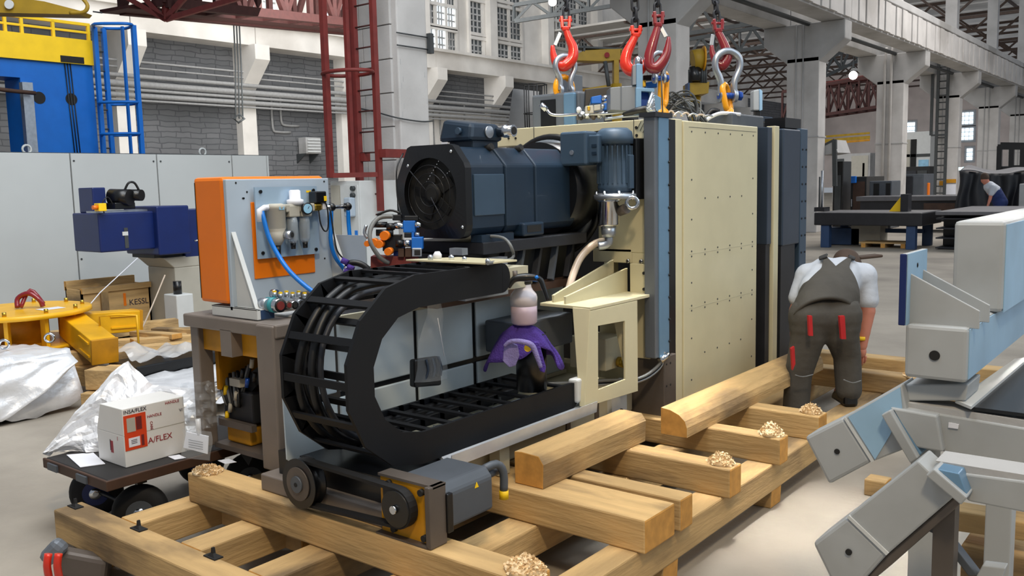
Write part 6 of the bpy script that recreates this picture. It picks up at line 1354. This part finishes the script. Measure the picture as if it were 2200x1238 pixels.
# pocket trims
for pts in ([(1737, 679), (1745, 679), (1747, 722), (1739, 722)], [(1804, 680), (1815, 679), (1818, 729), (1808, 729)]):
    MB().prism([dep(x, y, 5.60 - .118) for x, y in pts], FV * .03).build('red_trim', 'red_trim', t)
for pts in ([(1700, 750), (1707, 745), (1709, 782), (1703, 796)],):
    MB().prism([dep(x, y, 5.60 - .10) for x, y in pts], FV * .03).build('red_trim', 'red_trim', t)
MB().tube([dep(x, y, 5.62 - .105) for x, y in ((1708, 806), (1725, 810), (1747, 805))], .004, 6, sub=3).build('knee_seam', 'cable_grey', t); MB().tube([dep(x, y, 5.62 - .105) for x, y in ((1812, 816), (1832, 823), (1850, 818))], .004, 6, sub=3).build('knee_seam', 'cable_grey', t)
for x, y0_, z in (): pass
blob('cap', [(head + ZV * .02 - FV * .02, head + ZV * .05, .10, .095)], 'hair', t, .012, 4)
MB().bar(head + RV * .07 + ZV * .075, head + RV * .24 + ZV * .085 + FV * .03, .10, .02).build('cap_brim', 'hair', t, bevel=.008)
MB().ball(head + FV * .075 - ZV * .06, .016, 8).build('nose', 'skin', t)
for s_ in (-1, 1): MB().ball(head + RV * s_ * .088, .022, 10, (.5, 1, 1.3)).build('ear', 'skin', t); MB().ball(head + RV * s_ * .03 + FV * .085 - ZV * .01, .012, 8).build('eye', 'paper', t)
MB().cyl(head + RV * -.025 + FV * .085 - ZV * .085, head + RV * .025 + FV * .085 - ZV * .085, .006, n=8).build('mouth', 'print_red', t)
def hand(c, par, s_):
    mb = MB(); 
    mb.ball(c, .038, 12, (.8, .8, 1.15))
    for k in range(4):
        b0 = c + RV * (k - 1.5) * .017 - ZV * .03; L_ = (.06, .07, .066, .05)[k]
        mb.tube([b0, b0 - ZV * L_ * .55 + FV * .004, b0 - ZV * L_ + FV * .022], [.009, .0085, .007], 8, sub=3)
    b0 = c + RV * (-s_) * .03; mb.tube([b0, b0 - RV * s_ * .018 - ZV * .02 + FV * .01, b0 - RV * s_ * .02 - ZV * .05 + FV * .02], [.011, .010, .008], 8, sub=3)
    mb.build('hand', 'skin', par)
hand(hL - ZV * .03, t, -1); hand(hR - ZV * .03, t, 1)
MB().cyl(hR + ZV * .05 - RV * .01, hR + ZV * .075 - RV * .01, .036, n=14).build('yellow_cuff', 'yellow_bright', t)
for a in (aL, aR):
    MB().hexa([a + RV * -.045 + FV * -.07 - ZV * .089, a + RV * .045 + FV * -.07 - ZV * .089, a + RV * .05 + FV * .19 - ZV * .089, a + RV * -.05 + FV * .19 - ZV * .089], [a + RV * -.045 + FV * -.06 + ZV * .02, a + RV * .045 + FV * -.06 + ZV * .02, a + RV * .04 + FV * .16 - ZV * .03, a + RV * -.04 + FV * .16 - ZV * .03]).build('work_boot', 'fan_black', t, bevel=.02)
# far worker in blue
c = ony(2138, 446, 26.4); O2 = V(c.x, 26.4, 0)
t = thing('person', 'distant worker in blue overalls leaning over a surface plate at the far right', 'person', O2)
def g_(r, f_, z): return O2 + RV * r + FV * f_ + ZV * z
pz = c.z
blob('body', [(g_(.1, 0, .95), g_(-.15, 0, 1.32), .15, .15), (g_(-.15, 0, 1.32), g_(-.28, 0, 1.48), .1, .08), (g_(.12, .05, .95), g_(.1, .05, .5), .1, .07), (g_(.1, .05, .5), g_(.12, .05, .08), .07, .05), (g_(.05, -.1, .95), g_(.05, -.1, .5), .1, .07), (g_(.05, -.1, .5), g_(.07, -.1, .08), .07, .05), (g_(-.18, -.16, 1.3), g_(-.24, -.18, 1.02), .06, .045), (g_(-.24, -.18, 1.02), g_(-.3, -.18, .82), .045, .03)], 'skin', t, .02, 4, [(g_(-.3, 0, 1.53), .1, (1, 1, 1.2))])
blob('overalls', [(g_(.12, -.02, .92), g_(-.04, -.02, 1.2), .19, .18), (g_(.12, .06, .92), g_(.12, .06, .1), .13, .1), (g_(.06, -.11, .92), g_(.06, -.11, .1), .13, .1)], 'denim', t, .02, 4)
blob('shirt', [(g_(-.05, -.02, 1.22), g_(-.18, -.02, 1.34), .175, .15), (g_(-.16, -.16, 1.32), g_(-.21, -.17, 1.15), .09, .07)], 'shirt', t, .02, 4)
blob('cap', [(g_(-.3, 0, 1.58), g_(-.31, 0, 1.62), .11, .1)], 'hair', t, .02, 3)

# ================================================================== RIGHT BACKGROUND
def table(label, x0, x1, y0, y1, zt, th, legs=True):
    t = thing('surface_table', label, 'table', ((x0 + x1) / 2, (y0 + y1) / 2, 0))
    box('table_top', 'granite', t, x0, x1, y0, y1, zt - th, zt, .02); box('top_face', 'plate_grey', t, x0 + .02, x1 - .02, y0 + .02, y1 - .02, zt, zt + .004)
    if legs:
        for x in (x0 + .25, x1 - .25):
            for y in (y0 + .15, y1 - .25): box('leg', 'blue_leg', t, x - .1, x + .1, y - .1, y + .1, 0, zt - th, .01)
        box('shelf_rail', 'blue_leg', t, x0 + .3, x1 - .3, y1 - .4, y1 - .3, .3, .4)
    return t
table('dark surface table on blue legs with a yellow angle block on top', -7.75, -5.3, 21.5, 23.3, .84, .3)
t = thing('steps_table', 'wide low surface plate on dark shelving right of the blue legged table', 'table', (-3.6, 23, 0))
box('table_top', 'plate_grey', t, -5.1, -1.5, 21.8, 25.5, .78, .86, .01)
for k in range(4): box('shelf', 'steel_black', t, -5.1, -2.6, 21.9, 24.5, .02 + k * .22, .05 + k * .22)
box('dark_body', 'fan_black', t, -5.1, -2.4, 22.6, 25, 0, .78); MB().bar((-3.5, 21.7, 0), (-3.3, 21.75, .82), .06, .04).build('leaning_bar', 'servo_grey', t)
t = thing('angle_block', 'yellow triangular angle block standing on the blue legged table', 'block', (-6.0, 22.3, .845))
p = ony(1910, 456, 22.3); MB().prism([(p.x, 22.3, .845), (p.x + .28, 22.3, .845), (p.x + .28, 22.3, 1.22)], (0, .15, 0)).build('web', 'yellow_bright', t); box('back_plate', 'granite', t, p.x + .28, p.x + .45, 22.2, 22.5, .845, 1.25)
t = thing('height_gauge', 'tall height gauge on a dark base at the left end of the blue legged table', 'gauge', (-7.6, 22.2, .845))
p = ony(1765, 455, 22.2); box('base', 'granite', t, p.x - .15, p.x + .1, 22.1, 22.5, .845, .95); MB().cyl((p.x, 22.2, .9), (p.x, 22.2, 1.85), .03, n=10).build('column', 'galv', t); MB().cyl((p.x - .06, 22.2, .9), (p.x - .06, 22.2, 1.7), .02, n=8).build('column', 'seam', t)
# boxes and pallets below the tables
for k, (px, py, w, h, m_, lb) in enumerate(((1820, 527, .9, .42, 'blue_leg', 'blue steel box under the surface table'), (1872, 522, .7, .5, 'beige', 'pale box under the surface table'))):
    p = ony(px, 540, 23); tag(box('storage_box', m_, None, p.x - w / 2, p.x + w / 2, 22.5, 23.1, 0.01, h, .01), lb, 'box')
t = thing('timber_pallet', 'small timber pallet on the floor under the surface table', 'pallet', (-6.3, 22, 0))
for k in range(4): box('deck_board', 'wood_x', t, -6.8, -5.7, 21.9 + k * .2, 22.05 + k * .2, .1, .13)
for x in (-6.7, -6.25, -5.8): box('runner', 'wood_y', t, x - .05, x + .05, 21.9, 22.65, 0, .1)
# second row: long table, machines
t = thing('long_bench', 'long grey machine bed far back behind the surface tables', 'bench', (-7, 29, 0))
p, q = ony(1850, 425, 29), ony(2118, 425, 29); box('bed_top', 'plate_grey', t, p.x, q.x, 28.5, 30, .92, 1.06, .01); box('bed_body', 'granite', t, p.x + .1, q.x - .2, 28.6, 29.8, .3, .92); box('brown_part', 'dk_brown', t, p.x + 2, p.x + 4, 28.4, 28.6, .55, .85)
for x in (p.x + .4, q.x - .6): box('foot', 'blue_leg', t, x - .2, x + .2, 28.7, 29.6, 0, .3)
def bgbox(name, label, cat, px0, py0, px1, py1, y, dy, m, details=()):
    p, q = ony(px0, py0, y), ony(px1, py0, y); z1 = (p.z + q.z) / 2; z0 = 0.003 if name != 'blue_board' else ony((px0 + px1) / 2, py1, y).z
    t = thing(name, label, cat, ((p.x + q.x) / 2, y, z0))
    box('body', m, t, p.x, q.x, y, y + dy, z0, z1, .02)
    for (n_, m2, a, b_, c_, d_) in details:
        w, h = q.x - p.x, z1 - z0; box(n_, m2, t, p.x + w * a, p.x + w * b_, y - .03, y, z0 + h * c_, z0 + h * d_, .005)
    return t
bgbox('machine_cabinet', 'dark brown machine cabinet with blue top board right of the third column', 'machine', 1792, 380, 1862, 470, 31, 2, 'overall_dk', (('door', 'overall', .1, .5, .05, .9), ('handle', 'galv', .55, .58, .4, .55), ('side_panel', 'dk_brown', .6, .95, .05, .9)))
bgbox('blue_board', 'bright blue board on top of the dark cabinet', 'board', 1793, 379, 1838, 394, 30.8, .15, 'blue_paint')
bgbox('steel_cabinet', 'black and grey open cabinet in front of the fourth column', 'cabinet', 1868, 389, 1916, 430, 30, 1, 'servo_grey', (('opening', 'hole', .2, .45, .05, .95), ('opening', 'hole', .75, .95, .05, .95), ('white_bag', 'paper', .0, .2, .1, .5)))
bgbox('steel_cabinet', 'grey-green steel cabinet right of the fourth column', 'cabinet', 1938, 374, 1986, 428, 38, 1.5, 'servo_grey', (('door', 'steel_black', .05, .48, .05, .95), ('door', 'servo_grey', .52, .95, .05, .95)))
bgbox('machine_tool', 'white and dark machine tool standing between the fourth and fifth columns', 'machine', 1946, 283, 2000, 355, 53, 2, 'white_paint', (('dark_slot', 'hole', .22, .45, 0, .9), ('band', 'seam', 0, 1, .66, .7), ('window', 'glass_face', .55, .95, .3, .62), ('side_door', 'beige', .0, .2, .1, .9)))
bgbox('machine_tool', 'dark lower body of the machine tool between the columns', 'machine', 1940, 358, 1998, 374, 50, 2, 'overall_dk', (('door', 'steel_black', .1, .5, .1, .9), ('door', 'seam', .55, .9, .1, .9)))
bgbox('grey_cabinet', 'pale grey cabinets behind the height gauge', 'cabinet', 1790, 330, 1870, 380, 60, 2, 'conc_beam', (('door', 'seam', .05, .3, .1, .9), ('door', 'beige', .5, .95, .1, .95), ('box', 'hole', .8, .86, .5, .8)))
bgbox('orange_post', 'orange and yellow post beside the fifth column', 'post', 1987, 393, 1996, 420, 38.5, .2, 'orange', (('yellow_part', 'yellow_bright', 0, 1, 0, .4),))
# awning shelf on post right of the third column
t = thing('wall_awning', 'small sheet canopy on a post right of the third column', 'canopy', ony(1790, 400, 28))
MB().prism([ony(1745, 325, 28), ony(1790, 300, 28), ony(1800, 328, 28), ony(1765, 334, 28)], (0, 1.2, 0)).build('canopy', 'conc_beam', t); MB().bar(ony(1793, 300, 28), ony(1794, 400, 28), .12).build('post', 'seam', t); MB().bar(ony(1745, 325, 28), ony(1793, 300, 28), .06).build('brace', 'seam', t)
bgbox('dark_machine', 'dark machine head under the small canopy', 'machine', 1790, 347, 1812, 378, 29, .8, 'fan_black', (('panel', 'seam', .2, .8, .2, .8),))
p = dep(1805, 290, 40)
for k, py in enumerate((294, 303, 309)): tag(MB().bar(dep(1770, py, 44), dep(1868, py - 8, 44), .1 + .05 * (k == 1)).build('wall_pipe', 'brass' if k < 2 else 'yellow_dk'), 'yellowish pipe crossing behind the third and fourth columns, %s of three' % ['top', 'middle', 'lowest'][k], 'pipe', 'yellow pipes between the columns')
# fifth column ladder
t = thing('cage_ladder', 'dark ladder with side rail fixed to the fifth column', 'ladder', (CXL + .4, ycol[4] - .3, 0))
yl = ycol[4] - .25; xa_, xb_, xc_ = ony(2003, 200, yl).x, ony(2015, 200, yl).x, ony(2036, 200, yl).x
for x in (xa_, xb_, xc_): MB().box(x - .06, x + .06, yl - .05, yl + .05, .2 if x != xa_ else 3.5, 7.0).build('rail', 'seam', t)
for k in range(20): MB().cyl((xb_, yl, .5 + k * .32), (xc_, yl, .5 + k * .32), .03, n=6).build('rung', 'seam', t)
MB().bar((xa_, yl, 3.5), (xc_, yl, 3.5), .08).build('cage_foot', 'seam', t)
for px, py0_, py1_, m_ in ((2026, 389, 400, 'yellow_dk'), (2044, 385, 393, 'yellow_dk'), (2044, 396, 418, 'paper')):
    p = ony(px, py0_, ycol[4] - .02); q = ony(px, py1_, ycol[4] - .02); tag(box('notice_plate', m_, None, p.x - .25 + .1 * (px == 2026), p.x + .2 - .05 * (px == 2026), ycol[4] - .06, ycol[4] - .01, q.z, p.z), ('small yellow notice plate low on the fifth column' if py0_ == 385 else 'white notice sheet under the yellow plate on the fifth column') if px != 2026 else 'narrow yellow plate beside the ladder on the fifth column', 'sign', 'notice plates on the fifth column' if px != 2026 else None)
# tarpaulin covered machine and forklift mast
t = thing('tarpaulin', 'black tarpaulin draped over a machine at the far right', 'tarpaulin', (-4, 28, 0))
def tpf(u, v):
    px = 2062 + u * 160; s_ = abs(v)
    y = 27.5 - v * .3 * (1 + .2 * math.sin(u * 23)) ; q = ony(px, 367 + 6 * math.sin(u * 3), 27.5)
    z = q.z * (1 - v) + .25 * v - .05 * math.sin(u * 12) * v; return (q.x + .04 * math.sin(v * 7 + u * 9), y - .05 * math.sin(u * 31), z)
MB().sheet(tpf, 50, 16).build('tarp_side', 'tarp', t, solid=.02)
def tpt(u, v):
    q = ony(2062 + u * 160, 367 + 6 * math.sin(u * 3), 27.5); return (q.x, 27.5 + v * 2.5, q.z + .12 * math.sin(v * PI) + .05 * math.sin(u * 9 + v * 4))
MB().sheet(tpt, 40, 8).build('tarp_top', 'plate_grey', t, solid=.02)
t = thing('forklift_mast', 'dark overhead guard of a forklift behind the tarpaulin', 'forklift', ony(2170, 365, 31))
for px in (2146, 2172, 2196): MB().bar(ony(px, 380, 31), ony(px + 2, 314, 31), .14).build('guard_post', 'fan_black', t)
MB().bar(ony(2144, 316, 31), ony(2215, 316, 31), .16).build('guard_roof', 'fan_black', t); MB().bar(ony(2150, 310, 32), ony(2215, 311, 32), .12).build('guard_roof', 'fan_black', t); MB().bar(ony(2172, 358, 31), ony(2215, 358, 31), .08).build('cross_bar', 'fan_black', t)
box('truck_body', 'fan_black', t, ony(2146, 380, 31).x, ony(2215, 380, 31).x, 31, 33, 0.1, 1.9, .05)
p = ony(2070, 362, 34); tag(MB().bar(ony(2060, 363, 34), ony(2083, 361, 34), .1).build('light_tube', 'fluoro'), 'cyan fluorescent tube glowing left of the forklift', 'lamp')
tag(bgbox('white_case', 'pale grey machine casing at the right edge beyond the tarpaulin', 'casing', 2190, 395, 2230, 450, 26.3, 1, 'grey_paint', (('vent', 'hole', .2, .5, .1, .25),)), 'pale grey machine casing at the right edge beyond the tarpaulin', 'casing')

# ================================================================== MIDDLE BACKGROUND (between columns 1 and 2)
t = thing('jib_crane', 'olive yellow jib crane with tapered arm behind the leftmost hook', 'crane', dep(1320, 240, 17))
DJ = 17
def J(n, m, pts, dd=.3, D=DJ): return MB().prism([dep(x, y, D) for x, y in pts], FV * dd).build(n, m, t, bevel=.01)
J('arm', 'olive', [(1232, 120), (1256, 108), (1338, 103), (1338, 128), (1300, 132), (1232, 130)]); J('rail', 'seam', [(1240, 98), (1340, 103), (1340, 107), (1240, 103)]); J('post', 'olive', [(1319, 128), (1330, 128), (1330, 185), (1319, 185)]); J('end_plate', 'seam', [(1332, 106), (1340, 106), (1340, 130), (1332, 130)], .35)
J('boom', 'olive', [(1228, 195), (1330, 178), (1330, 184), (1228, 203)]); J('counter_box', 'yellow_dk', [(1228, 194), (1257, 190), (1258, 234), (1236, 240), (1228, 236)], .6); MB().cyl(dep(1304, 118, DJ - .05), dep(1304, 118, DJ + .1), .05, n=14).build('pulley', 'red_dark', t)
MB().cyl(dep(1300, 132, DJ), dep(1308, 185, DJ), .04, n=6).build('cable', 'seam', t); MB().cyl(dep(1325, 180, DJ), V(dep(1325, 180, DJ).x, dep(1325, 180, DJ).y, 0), .1, n=12).build('lower_post', 'olive', t); J('hanger', 'seam', [(1253, 96), (1258, 96), (1258, 112), (1253, 112)])
t = thing('winch', 'olive winch drum with dark motor and yellow box behind the right hooks', 'winch', dep(1500, 200, 20))
DW = 17.5
MB().cyl(dep(1488, 130, DW), dep(1510, 126, DW), .2, n=24).build('drum', 'olive', t); MB().cyl(dep(1510, 126, DW), dep(1513, 126, DW), .24, n=24).build('drum_flange', 'yellow_dk', t)
MB().prism([dep(x, y, DW) for x, y in ((1480, 178), (1524, 176), (1522, 200), (1480, 206))], FV * .6).build('yellow_box', 'olive', t); MB().prism([dep(x, y, DW - .02) for x, y in ((1478, 178), (1482, 178), (1482, 206), (1478, 206))], FV * .3).build('blue_edge', 'blue_leg', t)
MB().cyl(dep(1500, 204, DW) + FV * .3, V(dep(1500, 204, DW).x + FV.x * .3, dep(1500, 204, DW).y + FV.y * .3, 0), .12, n=12).build('winch_post', 'olive', t)
MB().cyl(dep(1493, 176, DW), dep(1493, 145, DW), .12, n=16).build('motor', 'fan_black', t)
for k in range(4): MB().cyl(dep(1505 + k * 4, 140, DW), dep(1505 + k * 4, 178, DW), .02, n=6).build('rope', 'seam', t)
for k in range(3): MB().cyl(dep(1480 + k * 3, 150, DW), dep(1480 + k * 3, 178, DW), .015, n=6).build('rope', 'seam', t)
# dark hoop guard
t = thing('hoop_guard', 'thin dark cage guard left of the grey clevis block', 'guard', dep(1150, 270, 9))
DG = 9
for z in (182, 244): MB().ring(dep(1150, z, DG), .115, .006, (0, 0, 1), 24, 6).build('hoop', 'cable', t)
for k in range(8):
    a = k * 2 * PI / 8; q = V(math.cos(a) * .115, math.sin(a) * .115, 0); MB().cyl(dep(1150, 182, DG) + q, dep(1152, 290, DG) + q * .95, .006, n=6).build('guard_bar', 'cable', t)
MB().cyl(dep(1140, 290, DG), dep(1142, 440, DG), .03, n=8).build('stand', 'cable', t); box('stand_foot', 'fan_black', t, dep(1142, 440, DG).x - .2, dep(1142, 440, DG).x + .2, dep(1142, 440, DG).y - .2, dep(1142, 440, DG).y + .2, 0, dep(1142, 440, DG).z, .01)
# round grey tank
t = thing('round_tank', 'large grey rounded duct behind the hoop guard', 'duct', dep(1110, 230, 30))
MB().cyl(dep(1095, 262, 30), dep(1150, 268, 30), 1.1, n=28).build('tank_shell', 'conc_beam', t)
MB().cyl(dep(1120, 300, 30), V(dep(1120, 300, 30).x, dep(1120, 300, 30).y, 0), .2, n=10).build('tank_leg', 'conc_beam', t)
